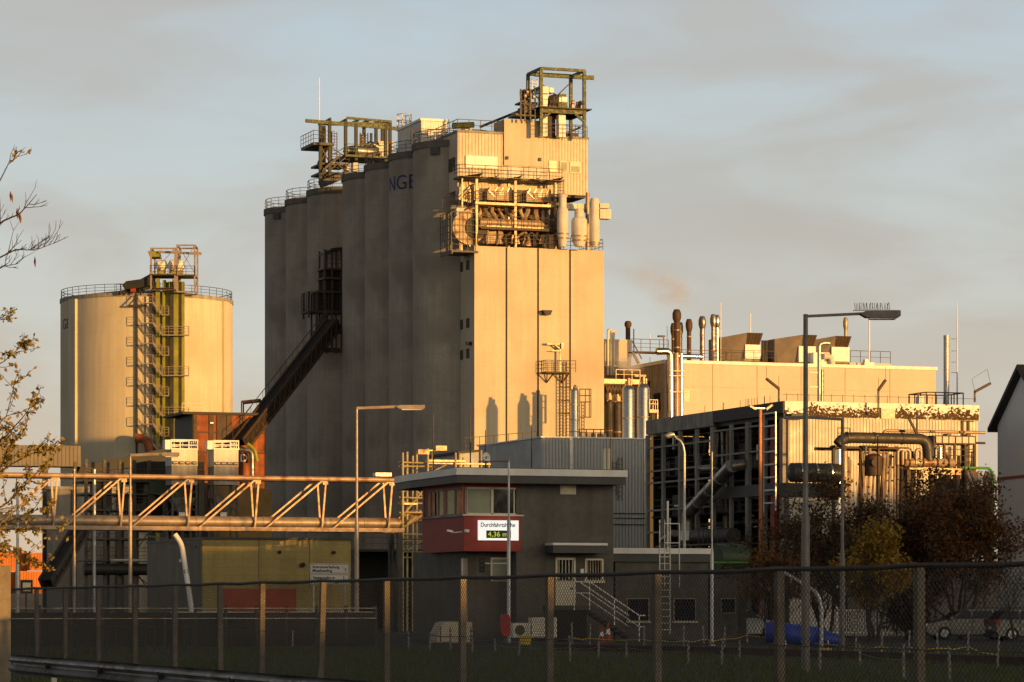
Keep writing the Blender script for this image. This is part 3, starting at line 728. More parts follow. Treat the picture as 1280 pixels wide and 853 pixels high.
m = MB(); m.box(X(700.5), X(712), .6, 1.9, zp, Z(126.5)); m.prism([(X(700.5), Z(126.5)), (X(712), Z(126.5)), (X(710), Z(116)), (X(702), Z(116))], .6, 1.9); m.build('drive_case', gsteel, t)
MB().box(X(701), X(711), .5, .59, Z(126.5), Z(120)).build('white_plate', white, t)
m = MB(); m.tube([(X(690), 1.2, Z(126)), (X(700), 1.2, Z(124))], [.55, .75], 14); m.box(X(690), X(701), .8, 1.8, zp, Z(129)); m.build('motor', dsteel, t)
m = MB()
for px, py in ((718, 126), (724, 127.5), (727.5, 126)): m.tube([(X(px), .8, Z(py)), (X(px+3), .8, Z(py))], .24, 10); m.box(X(px), X(px+2.5), .7, 1.2, zp, Z(py+1.5))
m.build('gear_motor', pipe_o, t)
for a, b in ((680, 687.3), (701.5, 710)):
    MB().box(X(a), X(b), .7, 1.5, Z(170), Z(142)).build('elevator_leg', white, t)
MB().box(X(688), X(701), 1.6, 2.6, Z(170), Z(142)).build('elevator_casing', blackm, t)
m = MB(); m.rail([(X(678), .15, zb), (x1, .15, zb)], 1.3, .03, .9, (.45,.9)); m.rail([(X(690), -.5, zp), (X(700), -.5, zp)], 1.1, .03, .7); m.build('railing', bsteel, t)
m = MB(); m.box(X(720), X(731), 2, 3, Z(169), Z(162)); m.bar((X(712), 1, Z(165)), (X(730), 1, Z(156)), .2); m.build('winch', bsteel, t)
m = MB(); m.ladder(.5, dd-.6, Z(114), Z(94), .55, .04); m.build('ladder', white, t)
# dark machine nest on its left side
rng = random.Random(11); m = MB()
m.box(X(646.5), X(676), .4, 2.8, Z(146.5), Z(144.8)); m.box(X(654), X(676), .8, 2.6, Z(130), Z(128))
for k in range(30):
    px = rng.uniform(655, 673); py = rng.uniform(117, 148); s = rng.uniform(.15, .55)
    m.box(X(px), X(px)+s, rng.uniform(.5, 2), rng.uniform(1, 2.4), Z(py), Z(py)+s*rng.uniform(.6, 1.5))
for px in (653, 658, 665, 671): m.bar((X(px), .5, Z(153)), (X(px), .5, Z(113)), .14)
m.rail([(X(652), .4, Z(144.8)), (X(674), .4, Z(144.8))], 1.1, .03, .8); m.build('drive_nest', dsteel, t)
m = MB()
for px, py in ((656.5, 122), (667, 122.5), (659, 117)): m.tube([(X(px), .35, Z(py)), (X(px+2.6), .35, Z(py))], .24, 10)
m.build('gear_motor', pipe_o, t)

# ---------------------------------------------------------------- fittings on the tower wall
fr = frT; X = lambda px, d=0: fr.x(px, d)
Z = lambda py, px=700, d=0: fr.z(px, py, d)
t = T('hoist_platform', 'small railed hoist platform with twin ladders on the sunlit tower wall', 'platform', fr)
dp = -1.3; zp = Z(466)
m = MB(); m.box(X(677), X(707), dp, -.02, zp-.15, zp); m.build('deck', bsteel, t)
m = MB(); m.rail([(X(677), -.02, zp), (X(677), dp, zp), (X(714), dp, zp)], 1.15, .03, .7, (.4,.8)); m.build('railing', bsteel, t)
m = MB()
for px in (683, 702): m.bar((X(px-4), dp+.1, zp-.15), (X(px), -.05, Z(479)), .1); m.bar((X(px+4), dp+.1, zp-.15), (X(px), -.05, Z(479)), .1)
m.build('bracket', bsteel, t)
m = MB(); m.bar((X(697.5), -.6, zp), (X(697.5), -.6, Z(431)), .16); m.bar((X(681), -.6, Z(431)), (X(702), -.6, Z(431)), .16, .2); m.bar((X(691), -.6, Z(431.5)), (X(697.5), -.6, Z(437)), .12); m.bar((X(687), -.6, Z(439.5)), (X(700), -.6, Z(439.5)), .09); m.build('hoist_arm', galv_o, t)
MB().box(X(698), X(701), -.9, -.4, Z(437), Z(430)).build('hoist_motor', galv_o, t)
m = MB(); m.ladder(X(700), -.5, Z(548), zp, .35, .04); m.build('ladder', bsteel, t); m = MB(); m.ladder(X(708), -.5, Z(548), Z(452), .35, .04); m.build('ladder', bsteel, t)
m = MB()
for py in (484, 501, 517): m.bar((X(700), -.5, Z(py)), (X(714), -.2, Z(py)), .08)
m.build('tie_bar', bsteel, t)
t = T('steel_vent_tank', 'slim stainless tank with a caged ladder standing against the sunlit tower wall', 'tank', loc=(*Fr(718, 330).O, 0))
f2 = Fr(718, 330, 0); r = 5.6*330/F; zz = lambda py: EYE+(HY-py)/F*330
m = MB(); m.lathe([(r, 0), (r, zz(490)), (r*.8, zz(487)), (.3, zz(485))], k=24); m.build('body', steel_m, t)
m = MB(); m.tube([(0, 0, zz(486)), (.2, 0, zz(482))], .2); m.tube([(-.3, -.2, zz(487)), (-.3, -.2, zz(484))], .15); m.build('top_valve', pipe_o, t)
m = MB()
for py in (506, 525, 540): m.lathe([(r+.03, zz(py)-.05), (r+.03, zz(py)+.05)], k=24)
m.build('band', galv_o, t)
x = lambda px: (px-718)*330/F
m = MB(); m.ladder(x(728.5), -.3, zz(548), zz(503), .25, .04)
for px in (724.5, 731.5, 736.5, 738.5): m.bar((x(px), -.4, zz(522 if px > 729 else 548)), (x(px), -.4, zz(487)), .08)
for py in (487, 495, 503, 522): m.bar((x(724), -.4, zz(py)), (x(739), -.4, zz(py)), .09)
m.build('ladder_cage', bsteel, t)

# ---------------------------------------------------------------- conveyor and head house in the silo gap
def gal(a, b, w, h, name, mat, par, n=14):
    """inclined lattice gallery between two points: floor, roof, side posts"""
    a = Vector(a); b = Vector(b); d = (b-a); L_ = d.length; dn = d.normalized()
    side = dn.cross(Vector((0,0,1))).normalized()*w/2; up = side.cross(dn).normalized()*h
    m = MB()
    for s in (-1, 1):
        m.bar(a+side*s, b+side*s, .28, .34); m.bar(a+side*s+up, b+side*s+up, .22, .26)
        for i in range(n+1):
            p = a.lerp(b, i/n)+side*s; m.bar(p, p+up, .12)
            if i < n: q = a.lerp(b, (i+1)/n)+side*s; m.bar(p, q+up, .09)
    m.build('lattice', mat, par)
    m = MB(); 
    v = [a-side, a+side, b+side, b-side]; m.face(v); m.face([p+up*.96 for p in v]); m.face([v[0]+up*.12, v[0]+up*.8, v[3]+up*.8, v[3]+up*.12]); m.face([v[1]+up*.12, v[1]+up*.8, v[2]+up*.8, v[2]+up*.12]); m.build('casing', blackm, par)
    return side, up
def wp(px, py, Y): return Vector(((px-CX)/F*Y, Y, EYE+(HY-py)/F*Y))
t = T('conveyor_gallery', 'long dark brown inclined conveyor climbing to the silo row', 'conveyor', loc=(0, 0, 0))
pa, pb = wp(303, 561, 352), wp(420, 410, 366)
side, up = gal(pa, pb, 1.4, 1.25, 'x', bsteel, t, 18)
m = MB(); 
for i in range(16):
    p = pa.lerp(pb, i/16)+side*-1+up; q = pa.lerp(pb, (i+1)/16)+side*-1+up; Zv = Vector((0,0,1.1))
    m.bar(p+Zv, q+Zv, .06); m.bar(p, p+Zv, .05)
m.build('railing', dsteel, t)
t.location = (0, 0, 0)
fr = Fr(385, 369); X = lambda px, d=0: fr.x(px, d)
Z = lambda py, px=405, d=0: fr.z(px, py, d)
t = T('conveyor_head_house', 'dark caged steel stair tower wedged in the gap between two silos', 'steel tower', fr)
m = MB()
for px, a, b in ((386, 398, 365), (396, 440, 366), (406, 440, 312), (415, 440, 310), (427, 440, 310)): m.bar((X(px), 0, Z(a)), (X(px), 0, Z(b)), .22); m.bar((X(px), 2.2, Z(a)), (X(px), 2.2, Z(b)), .2)
m.build('column', bsteel, t)
m = MB()
for a, b, py in ((384, 430, 390), (395, 430, 365), (404, 430, 336), (404, 430, 348), (396, 430, 414)): m.box(X(a), X(b), -.3, 2.5, Z(py+1.2), Z(py-1.2))
m.build('deck', bsteel, t)
m = MB(); m.rail([(X(384), 2.4, Z(389)), (X(384), -.3, Z(389)), (X(410), -.3, Z(389))], 2.1, .04, .7, (.5,1,1.5)); m.rail([(X(405), -.3, Z(335)), (X(430), -.3, Z(335))], 1.9, .04, .7, (.5,1,1.5)); m.rail([(X(396), -.3, Z(413)), (X(425), -.3, Z(413))], 1.1, .04, .8); m.build('railing', dsteel, t)
m = MB(); m.prism([(X(405), Z(318)), (X(430), Z(311)), (X(430), Z(308)), (X(417), Z(310)), (X(405), Z(316))], -.4, 2.6); m.build('roof', blackm, t)
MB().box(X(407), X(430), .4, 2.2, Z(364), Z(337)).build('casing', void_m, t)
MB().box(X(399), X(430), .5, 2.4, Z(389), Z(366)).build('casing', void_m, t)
m = MB(); m.stairs((X(397), -.1, Z(413)), (X(407), -.1, Z(390)), .8); m.build('stairs', dsteel, t)
m = MB().bar((X(396), .8, Z(437)), (X(430), .8, Z(437)), .5, .5); m.build('support_beam', bsteel, t)

# ---------------------------------------------------------------- big grain tank on the left
RT = 107*450/F
t = T('grain_tank', 'huge round pale concrete tank with vertical ribs, left of the silo row', 'tank', loc=((183.5-CX)/F*450, 450, 0), rz=0)
tank = t; zt = 43.7
m = MB(); m.lathe([(RT, 0), (RT, zt-.5)], k=120); m.build('wall', tank_c, t)
m = MB(); m.lathe([(RT+.1, zt-.5), (RT+.1, zt), (RT*.5, zt+.9), (.01, zt+1.4)], k=120); m.build('roof', conc_d, t)
m = MB(); m.rail([((RT-.1)*math.cos(a*2*PI/48), (RT-.1)*math.sin(a*2*PI/48), zt) for a in range(48)], 1.2, .035, 1.5, (.4,.8), True); m.build('railing', dsteel, t)
for adeg in (-50, 10, 70, 130, 190, 250):
    a = math.radians(adeg); c, s = math.sin(a), -math.cos(a); m = MB()
    q = [(c*(RT-.2)-s*w, s*(RT-.2)+c*w) for w in (-.85, .85)]+[(c*(RT+.35)-s*w, s*(RT+.35)+c*w) for w in (.85, -.85)]
    m.prismz(q[::-1] if 0 else q, 0, zt-.52); m.build('rib', tank_c, t)
a0 = ang_at(t, 77.6, RT, 0); wrap_text(t, 'GE', 1.94, RT, EYE+(HY-413)/F*(450-3), ang_at(t, 78.6, RT, 0), ink_b, 1.12)

# elevator and stair tower in front of the tank
fr = Fr(182, 436.9, 0.0); X = lambda px, d=0: fr.x(px, d)
Z = lambda py, px=205, d=0: fr.z(px, py, d)
t = T('elevator_tower', 'yellow and brown bucket elevator tower with stairs, running up the big tank', 'elevator tower', fr)
for a, b, mt, d in ((190, 193.5, dsteel, .5), (194.5, 199.5, ysteel, .4), (203, 206.5, ysteel, .6), (207.5, 212.5, ysteel, .9), (212.5, 216.5, dsteel, .2), (217, 223, ysteel, .2), (223.4, 226.4, dsteel, .3), (227, 230, ysteel, .2)):
    MB().box(X(a, d), X(b, d), d, d+.9, 0, Z(352)).build('elevator_leg', mt, t)
flights = []
for i in range(8):
    py = 379+25.2*i; z = Z(py); big = i % 2 == 1
    xe = X(236.5 if big else 211.5)
    m = MB(); m.box(X(179.5), X(192), -1.1, -.2, z-.14, z); m.stairs((X(192), -.65, z), (X(203.5), -.65, Z(py+15)), .85); m.box(X(203.5), xe, -1.1, -.2, Z(py+16.4), Z(py+15)); m.build('stairs', galv_o, t)
    m = MB(); m.rail([(X(179.5), -1.1, z), (X(192), -1.1, z), (X(203.5), -1.1, Z(py+15)), (xe, -1.1, Z(py+15)), (xe, -.2, Z(py+15))], 1.1, .035, 1.0, (.4,.8)); m.build('railing', galv_o, t)
box('downpipe', dsteel, t, X(168.5), X(171), .9, 1.2, 0, Z(368))  # thin dark upright strip close to the tank wall
bend('elbow', rust, t, [(X(170), -.8, Z(548)), (X(180), -.8, Z(548.5)), (X(187), -.8, Z(556)), (X(188), -.8, Z(575))], .6, 12)
# head cages
def cage(x0, x1, y0, y1, z0, z1, mt, zm=None):
    m = MB()
    for x in (x0, x1):
        for y in (y0, y1): m.bar((x, y, z0), (x, y, z1), .22)
    for z in (z0, z1)+((zm,) if zm else ()):
        for y in (y0, y1): m.bar((x0, y, z), (x1, y, z), .2)
        for x in (x0, x1): m.bar((x, y0, z), (x, y1, z), .2)
    m.bar((x0, y0, zm or z0), (x1, y0, z1), .09); m.bar((x0, y1, z1), (x1, y1, zm or z0), .09); m.bar((x1, y0, z0), (x1, y1, zm or z1), .09)
    return m
cage(X(190), X(220), -1.2, 3.4, Z(363), Z(312), galv_o, Z(344)).build('head_cage', galv_o, t)
cage(X(222.5), X(244.5), -1.2, 2.6, Z(366), Z(308), galv_o, Z(345)).build('head_cage', galv_o, t)
m = MB(); m.box(X(188), X(222), -1.4, 3.4, Z(345.5), Z(344)); m.box(X(222), X(245), -1.4, 2.6, Z(346.5), Z(345)); m.box(X(189), X(221), -1.3, -.9, Z(363.5), Z(361)); m.build('deck', bsteel, t)
m = MB(); m.rail([(X(189), -1.4, Z(344)), (X(245), -1.4, Z(345))], 1.15, .035, 1.2, (.4,.8)); m.build('railing', bsteel, t)
for a, b in ((196, 206), (211, 228)):
    m = MB(); m.tube([(X(a), .6, Z(336)), (X(a+3), .6, Z(332.5)), (X(b-3), .6, Z(332.5)), (X(b), .6, Z(336))], [.5, .9, .9, .5], 14); m.build('drive_head', white, t)
    MB().box(X(a), X(b), .2, 1.2, Z(344), Z(336)).build('drive_base', ysteel, t)
m = MB(); m.prism([(X(184), Z(314)), (X(198), Z(314)), (X(199), Z(321)), (X(187), Z(321))], .2, 3.2); m.build('dust_hood', ysteel, t)
m = MB(); m.bar((X(198), 0, Z(315)), (X(252), 0, Z(317.5)), .26, .3); m.bar((X(240), 1.4, Z(314)), (X(250), 1.4, Z(315)), .2); m.build('monorail', galv_o, t)
for a, p0, p1 in ((195, 361, 348), (203, 361, 350), (210, 360, 352), (215, 358, 349)): MB().box(X(a), X(a+4), .2, 1, Z(p0), Z(p1)).build('spout', ysteel, t)
# covered feed conveyor running left across the tank roof
t = T('roof_conveyor', 'dark covered conveyor lying on the big tank roof beside the elevator head', 'conveyor', fr)
m = MB(); m.prism([(X(153), Z(357)), (X(158), Z(352)), (X(176), Z(349.5)), (X(188), Z(343)), (X(191), Z(345)), (X(191), Z(356)), (X(176), Z(360)), (X(156), Z(362))], -.4, 1.6); m.build('hood', blackm, t)
m = MB(); m.bar((X(145), 1.2, Z(366)), (X(190), 1.2, Z(357)), .5, .5); m.build('trough', dsteel, t)
m = MB()
for px in (150, 158, 164, 172, 178): m.bar((X(px), .8, Z(368)), (X(px), .8, Z(354)), .14)
m.rail([(X(145), .5, Z(366.5)), (X(180), .5, Z(366))], 1.2, .03, 1.1, (.6,)); m.build('support', dsteel, t)
m = MB().tube([(X(163), .6, Z(360)), (X(169), .6, Z(360))], .6, 12); m.build('drive_drum', orange_d, t)
m = MB(); m.bar((X(160), .3, Z(382)), (X(183), .3, Z(382)), .25); m.bar((X(160), .3, Z(382)), (X(172), .3, Z(369)), .15); m.build('bracket', dsteel, t)
# ---------------------------------------------------------------- rust red house and its neighbours, left middle
fr = Fr(241, 352); X = lambda px, d=0: fr.x(px, d)
Z = lambda py, px=280, d=0: fr.z(px, py, d)
t = T('rust_building', 'rust red sheet metal building with a flat dark roof below the conveyor', 'building', fr)
dp = fr.side(227, 540)[0]; xr = X(332); zt = Z(519)
MB().box(0, xr, 0, dp+3, 0, zt).build('wall', rust, t)
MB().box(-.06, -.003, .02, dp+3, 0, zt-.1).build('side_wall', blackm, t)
m = MB(); m.box(-1.2, xr+.2, -.35, dp+3.4, zt+.003, zt+.28); m.build('roof', blackm, t)
m = MB()
for px, w in ((241.5, .4), (261, .5), (271, 1.0), (283, .6), (300, .3)): m.box(X(px), X(px)+w, -.12, -.003, 0, zt-.05)
for py in (541, 566): m.box(0, xr, -.09, -.003, Z(py+1), Z(py-1))
m.build('shadow_strip', bsteel, t)  # dark strips stand in for steelwork shadows across the rust wall
m = MB(); m.rail([(X(227), -.2, zt+.28), (X(262), -.2, zt+.28)], .9, .03, 1.2, (.45,)); m.build('railing', galv_o, t)
m = MB(); m.box(X(262), X(266), -.3, -.1, Z(530), Z(528.6)); m.build('wall_lamp', galv, t)
t2 = T('steel_vessel', 'small rust red vessel carrying a white letter D', 'vessel', loc=(*Fr(305, 345).O, 0))
r = 7*345/F; zz = lambda py: EYE+(HY-py)/F*345
m = MB().lathe([(r*.3, 0), (r*.3, zz(610)), (r, zz(600)), (r, zz(561)), (r*.6, zz(557))], k=24); m.build('body', rust, t2)
text_mesh('D', 1.12, 'lettering', sign_w, t2, (-.38, -r-.06, zz(577.5)), (1,0,0), (0,0,1), .02, bold=.02)
t2 = T('elbow_duct', 'dull steel elbow pipe turning down beside the vessel lettered D', 'duct', loc=(*Fr(308, 343).O, 0))
x = lambda px: (px-308)*343/F
MB().bend([(x(301), 0, zz(563.5)), (x(315), 0, zz(564.5)), (x(315.5), 0, zz(610))], .26, 10).build('duct', duct_m, t2)
m = MB().bend([(x(309), .4, zz(556)), (x(318), .4, zz(563)), (x(321), .4, zz(578))], .2, 8); m.build('chute', ysteel, t2)
t2 = T('steel_portal', 'thin dark steel portal on the rust red building under the conveyor', 'steel frame', loc=(*Fr(315, 356).O, 0))
x = lambda px: (px-315)*356/F; zz = lambda py: EYE+(HY-py)/F*356
m = MB()
for px, y in ((302, 0), (302, 2.4), (326, 0), (326, 2.4)): m.bar((x(px), y, zz(519)), (x(px), y, zz(502)), .14)
for y in (0, 2.4): m.bar((x(302), y, zz(502.5)), (x(326), y, zz(500)), .3, .25)
m.bar((x(306), 0, zz(519)), (x(318), 0, zz(502)), .08); m.build('frame', bsteel, t2)

# two white filter boxes
def hopper(px0, px1, pyr, pyt, pyb, label, Y=296):
    f2 = Fr(px0, Y); t = T('filter_hopper', label, 'filter hopper', f2, 'white filter hoppers behind the pipe bridge')
    xx = f2.x(px1); zz = lambda py: f2.z(px0, py); dpt = 2.4
    MB().box(0, xx, 0, dpt, zz(pyb), zz(pyt)).build('body', white_d, t)
    MB().box(-.08, xx+.08, -.08, dpt+.08, zz(pyt)+.002, zz(pyt)+.12).build('rim', white, t)
    m = MB(); m.rail([(0, dpt, zz(pyt)), (-.02, 0, zz(pyt)), (xx, 0, zz(pyt)), (xx, dpt, zz(pyt)), (0, dpt, zz(pyt))], zz(pyr)-zz(pyt), .055, .85, (.42,)); m.build('railing', white, t)
    m = MB(); m.box(-.6, -.1, 0, 1, zz(pyt), zz(pyr)); m.build('cabinet', white, t)
    m = MB()
    for k in range(4): c = xx*(k+.5)/4; m.tube([(c-.2, -.12, zz(pyb)+.25), (c+.2, -.12, zz(pyb)+.25)], .16, 10)
    m.build('valve', galv_o, t)
    m = MB(); m.box(.02, xx-.02, .02, dpt, zz(606), zz(pyb)-.02); m.build('lower_body', conc_d, t)
    m = MB(); c = xx/2
    n = len(m.v)
    top = [(.1, .1), (xx-.1, .1), (xx-.1, dpt-.1), (.1, dpt-.1)]; bot = [(c-.35, .9), (c+.35, .9), (c+.35, 1.5), (c-.35, 1.5)]
    for i in range(4): j = (i+1) % 4; m.face([(*bot[i], zz(640)), (*bot[j], zz(640)), (*top[j], zz(622)), (*top[i], zz(622))])
    m.box(c-.3, c+.3, .95, 1.45, zz(655), zz(640)); m.build('cone', galv, t)
    m = MB()
    for xq in (.1, xx-.1):
        for yq in (.1, dpt-.1): m.bar((xq, yq, 0), (xq, yq, zz(606)), .2)
    m.bar((.1, .1, zz(640)), (xx-.1, .1, zz(612)), .1); m.bar((.1, .1, zz(612)), (xx-.1, .1, zz(640)), .1); m.build('leg', dsteel, t)
hopper(214.5, 247, 550, 562, 582, 'fully sunlit white filter hopper with a railed top, left one of the pair')
hopper(267.5, 298, 551, 562, 583, 'half shaded white filter hopper nearer to the letter D')

# dim steel structure, concrete bins and the closed gallery at far left
fr = Fr(40, 330); X = lambda px, d=0: fr.x(px, d)
Z = lambda py, px=60, d=0: fr.z(px, py, d)
t = T('enclosed_gallery', 'grey clad conveyor gallery rising to the right at the left edge', 'gallery', fr)
m = MB(); m.box(X(-300), X(101), 0, 3.2, Z(583), Z(557)); m.build('cladding_core', gblock, t)
m = MB(); m.corr((X(-300), -.004), (X(100), -.004), Z(582.5), Z(558), .4, .06); m.build('rib_cladding', gblock, t)
m = MB(); m.prism([(X(98), Z(592)), (X(221), Z(575)), (X(221), Z(555)), (X(101.5), Z(582))], .2, 3.6); m.build('roof', blackm, t)
m = MB()
for px in (-270, -150, -30, 60): m.box(X(px)-.25, X(px)+.25, 1.2, 1.7, 0, Z(583))
m.build('leg', dsteel, t)
fr = Fr(62, 325); t = T('concrete_bins', 'pale grey ribbed concrete bin block behind the dark diagonal conveyor', 'bin block', fr)
m = MB()
for k in range(4): m.lathe([(1.2, 0), (1.2, Z(612))], 1.2+2.3*k, 1.3, 36)
m.build('wall', silo_c, t)
MB().box(-.3, 9.6, 0, 2.8, Z(612), Z(608)).build('roof', conc_d, t)
fr = Fr(105, 300); X = lambda px, d=0: fr.x(px, d)
Z = lambda py, px=150, d=0: fr.z(px, py, d)
t = T('loading_frame', 'dim multi-deck steel loading frame behind the pipe bridge', 'steel frame', fr)
rng = random.Random(5)
m = MB()
for px in (108, 131, 150, 168, 187, 205, 228, 250): 
    for d in (0, 5): m.box(X(px)-.14, X(px)+.14, d, d+.28, 0, Z(575 if px < 200 else 600))
m.build('column', dsteel, t)
for py, a, b in ((601, 105, 255), (617, 105, 185), (637, 105, 185), (673, 110, 187), (700, 105, 187)):
    m = MB(); m.box(X(a), X(b), -.2, 5.3, Z(py+2), Z(py)); m.build('deck', dsteel, t)
    m = MB(); m.rail([(X(a), -.2, Z(py)), (X(b), -.2, Z(py))], 1.1, .03, 1.4, (.4,.8)); m.build('railing', bsteel, t)
m = MB()
for k in range(16):
    a = rng.choice((108, 131, 150, 168, 187, 205)); b = a+rng.choice((19, 37)); p = rng.uniform(600, 720); q = p+rng.choice((-28, 28, -18)); m.bar((X(a), -.05, Z(p)), (X(b), -.05, Z(q)), .1)
m.build('bracing', dsteel, t)
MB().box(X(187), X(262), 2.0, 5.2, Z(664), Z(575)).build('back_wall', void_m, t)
m = MB().tube([(X(103), -.6, Z(712)), (X(186), -.6, Z(712))], .55, 14); m.build('drum', blackm, t)
m = MB().tube([(X(135), -1.2, Z(701)), (X(238), -1.2, Z(701))], .16, 8); m.build('pipe', galv, t)
m = MB().prism([(X(186), Z(617)), (X(186), Z(600)), (X(225), Z(609)), (X(225), Z(622))], -.3, 2); m.build('mesh_guard', green_t, t)
m = MB()
for k in range(14): px = rng.uniform(110, 250); m.box(X(px), X(px)+rng.uniform(.4, 1.5), .5, 2, Z(rng.uniform(600, 660)), Z(rng.uniform(600, 660)))
m.build('machine_box', dsteel, t)
t = T('feed_conveyor', 'dark diagonal conveyor leaning against the pale concrete bins', 'conveyor', loc=(0,0,0))
gal(wp(60, 734, 290), wp(106, 660, 296), 1.2, .8, 'x', dsteel, t, 8)
t = T('roof_shed', 'low dark pitched shed roof behind the pipe bridge uprights', 'shed', Fr(222, 312))
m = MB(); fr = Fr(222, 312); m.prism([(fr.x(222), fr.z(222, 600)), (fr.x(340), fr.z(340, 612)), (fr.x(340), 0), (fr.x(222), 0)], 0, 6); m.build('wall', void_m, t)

# orange freight containers beyond, hidden partly by leaves
def container(px0, px1, py0, py1, Y, label):
    f2 = Fr(px0, Y); o = T('freight_container', label, 'container', f2, 'orange containers at the left edge'); xx = f2.x(px1); a, b = f2.z(px0, py1), f2.z(px0, py0)
    m = MB(); m.box(0, xx, .06, 2.4, a, b); m.build('shell', cont_o, o)
    m = MB(); m.corr((.1, .05), (xx-.1, .05), a+.12, b-.12, .28, .05); m.build('side_panel', cont_o, o)
    m = MB()
    for q in (0, xx-.12): m.box(q, q+.12, -.03, .06, a, b)
    m.build('corner_post', rust, o)
container(-30, 34, 689, 714, 350, 'orange container at the picture edge, behind the yellow leaves')
container(37, 61, 691, 713, 350, 'orange container just left of the pale concrete bins')
container(-40, 22, 715, 742, 349, 'lower orange container beneath the one at the picture edge')
container(24, 62, 714, 742, 349, 'lower orange container behind the square floodlight')

# ---------------------------------------------------------------- pipe bridge
fr = Fr(0, 190); X = lambda px, d=0: fr.x(px, d)
Z = lambda py, px=0, d=0: fr.z(px, py, d)
t = T('pipe_bridge', 'long orange lit truss bridge carrying a fat pipe across the yard', 'pipe bridge', fr)
x0, x1 = X(-350), X(505); zt, zp, zb = Z(593.5), Z(650), Z(659); wd = 1.9
for d in (0, wd):
    MB().tube([(x0, d, zt), (x1-.4, d, zt)], .145, 10).build('top_chord', pipe_o, t)
    MB().box(x0, x1, d-.1, d+.1, zb-.12, zb+.12).build('bottom_chord', pipe_o, t)
nodes = [-350, -265, -180, -96, -12, 72, 156, 240, 323.5, 407.5, 490.5]
for d in (0, wd):
    for i, px in enumerate(nodes):
        xx = X(px)
        m = MB(); m.bar((xx, d, zt), (xx-.25 if d == 0 else xx+.2, d, zb), .10); m.build('post', pipe_o, t)
        if i: m = MB(); m.bar((xx-.1, d, zt), (X(nodes[i-1])+.35, d, zb), .10); m.build('diagonal', pipe_o, t)
m = MB()
for px in nodes: 
    m.bar((X(px), 0, zt), (X(px), wd, zt), .12); m.bar((X(px), 0, zb), (X(px), wd, zb), .14); m.box(X(px)-.2, X(px)+.12, -.03, .03, zt-.34, zt-.1)
m.build('cross_tie', pipe_o, t)
MB().tube([(x0, .5, zp), (x1-.2, .5, zp)], .34, 18).build('main_pipe', galv_o, t)
MB().tube([(x0, 1.25, zp+.02), (x1-.2, 1.25, zp+.02)], .26, 14).build('second_pipe', galv_o, t)
m = MB()
for px in range(-340, 500, 42): m.tube([(X(px)-.06, .5, zp), (X(px)+.06, .5, zp)], .365, 18)
m.build('pipe_clamp', galv_o, t)
for px in (-320, -60, 500):
    m = MB(); m.bar((X(px), .1, 0), (X(px), .1, zb-.18), .3); m.bar((X(px), wd-.1, 0), (X(px), wd-.1, zb-.18), .3); m.bar((X(px), .1, .5), (X(px), wd-.1, zb-.5), .12); m.build('support', dsteel, t)
m = MB(); m.box(X(472), X(492), .4, 1.0, Z(588.5), Z(584)); m.build('lamp_box', galv, t)

# ---------------------------------------------------------------- yellow block
fr = Fr(253, 206); X = lambda px, d=0: fr.x(px, d)
Z = lambda py, px=253, d=0: fr.z(px, py, d)
t = T('yellow_block_building', 'low yellow panelled building with an orange door, under the pipe bridge', 'building', fr)
dp = fr.side(185, 700)[0]; xr = X(438.5); zt = 5.78
MB().box(0, xr, 0, dp, 0, zt).build('wall', yblock, t)
MB().box(-.06, -.003, .05, dp, 0, zt-.05).build('side_wall', gblock, t)
MB().box(-.1, xr+.1, -.1, dp+.1, zt+.003, zt+.15).build('roof', roof_k, t)
for px in (323.5, 387): MB().box(X(px)-.025, X(px)+.025, -.02, -.003, Z(736), zt-.02).build('panel_seam', gblock, t)
MB().box(X(272), X(324), -.06, -.003, 0, Z(736)).build('door', orange_d, t)
MB().box(X(332), X(370), -.06, -.003, 0, Z(736)).build('door', orange_d, t)
for px, py in ((349, 690), (417, 690)): MB().tube([(X(px), -.18, Z(py)), (X(px), -.003, Z(py))], .11, 10).build('wall_lamp', blackm, t)
MB().tube([(X(377), -.35, Z(706)), (X(378), -.003, Z(706))], .16, 12).build('vent_outlet', blackm, t)
sp = lambda px, py: fr.side(px, py)
m = MB(); a = sp(247, 683); b = sp(187, 670); m.bar((-.1, a[0], a[1]), (-.1, b[0], b[1]), .1); m.build('cable_tray', dsteel, t)
m = MB(); a = sp(230, 701); m.box(-.25, -.06, a[0]-.3, a[0]+.3, a[1]-.1, a[1]+.1); m.build('wall_lamp', galv, t)
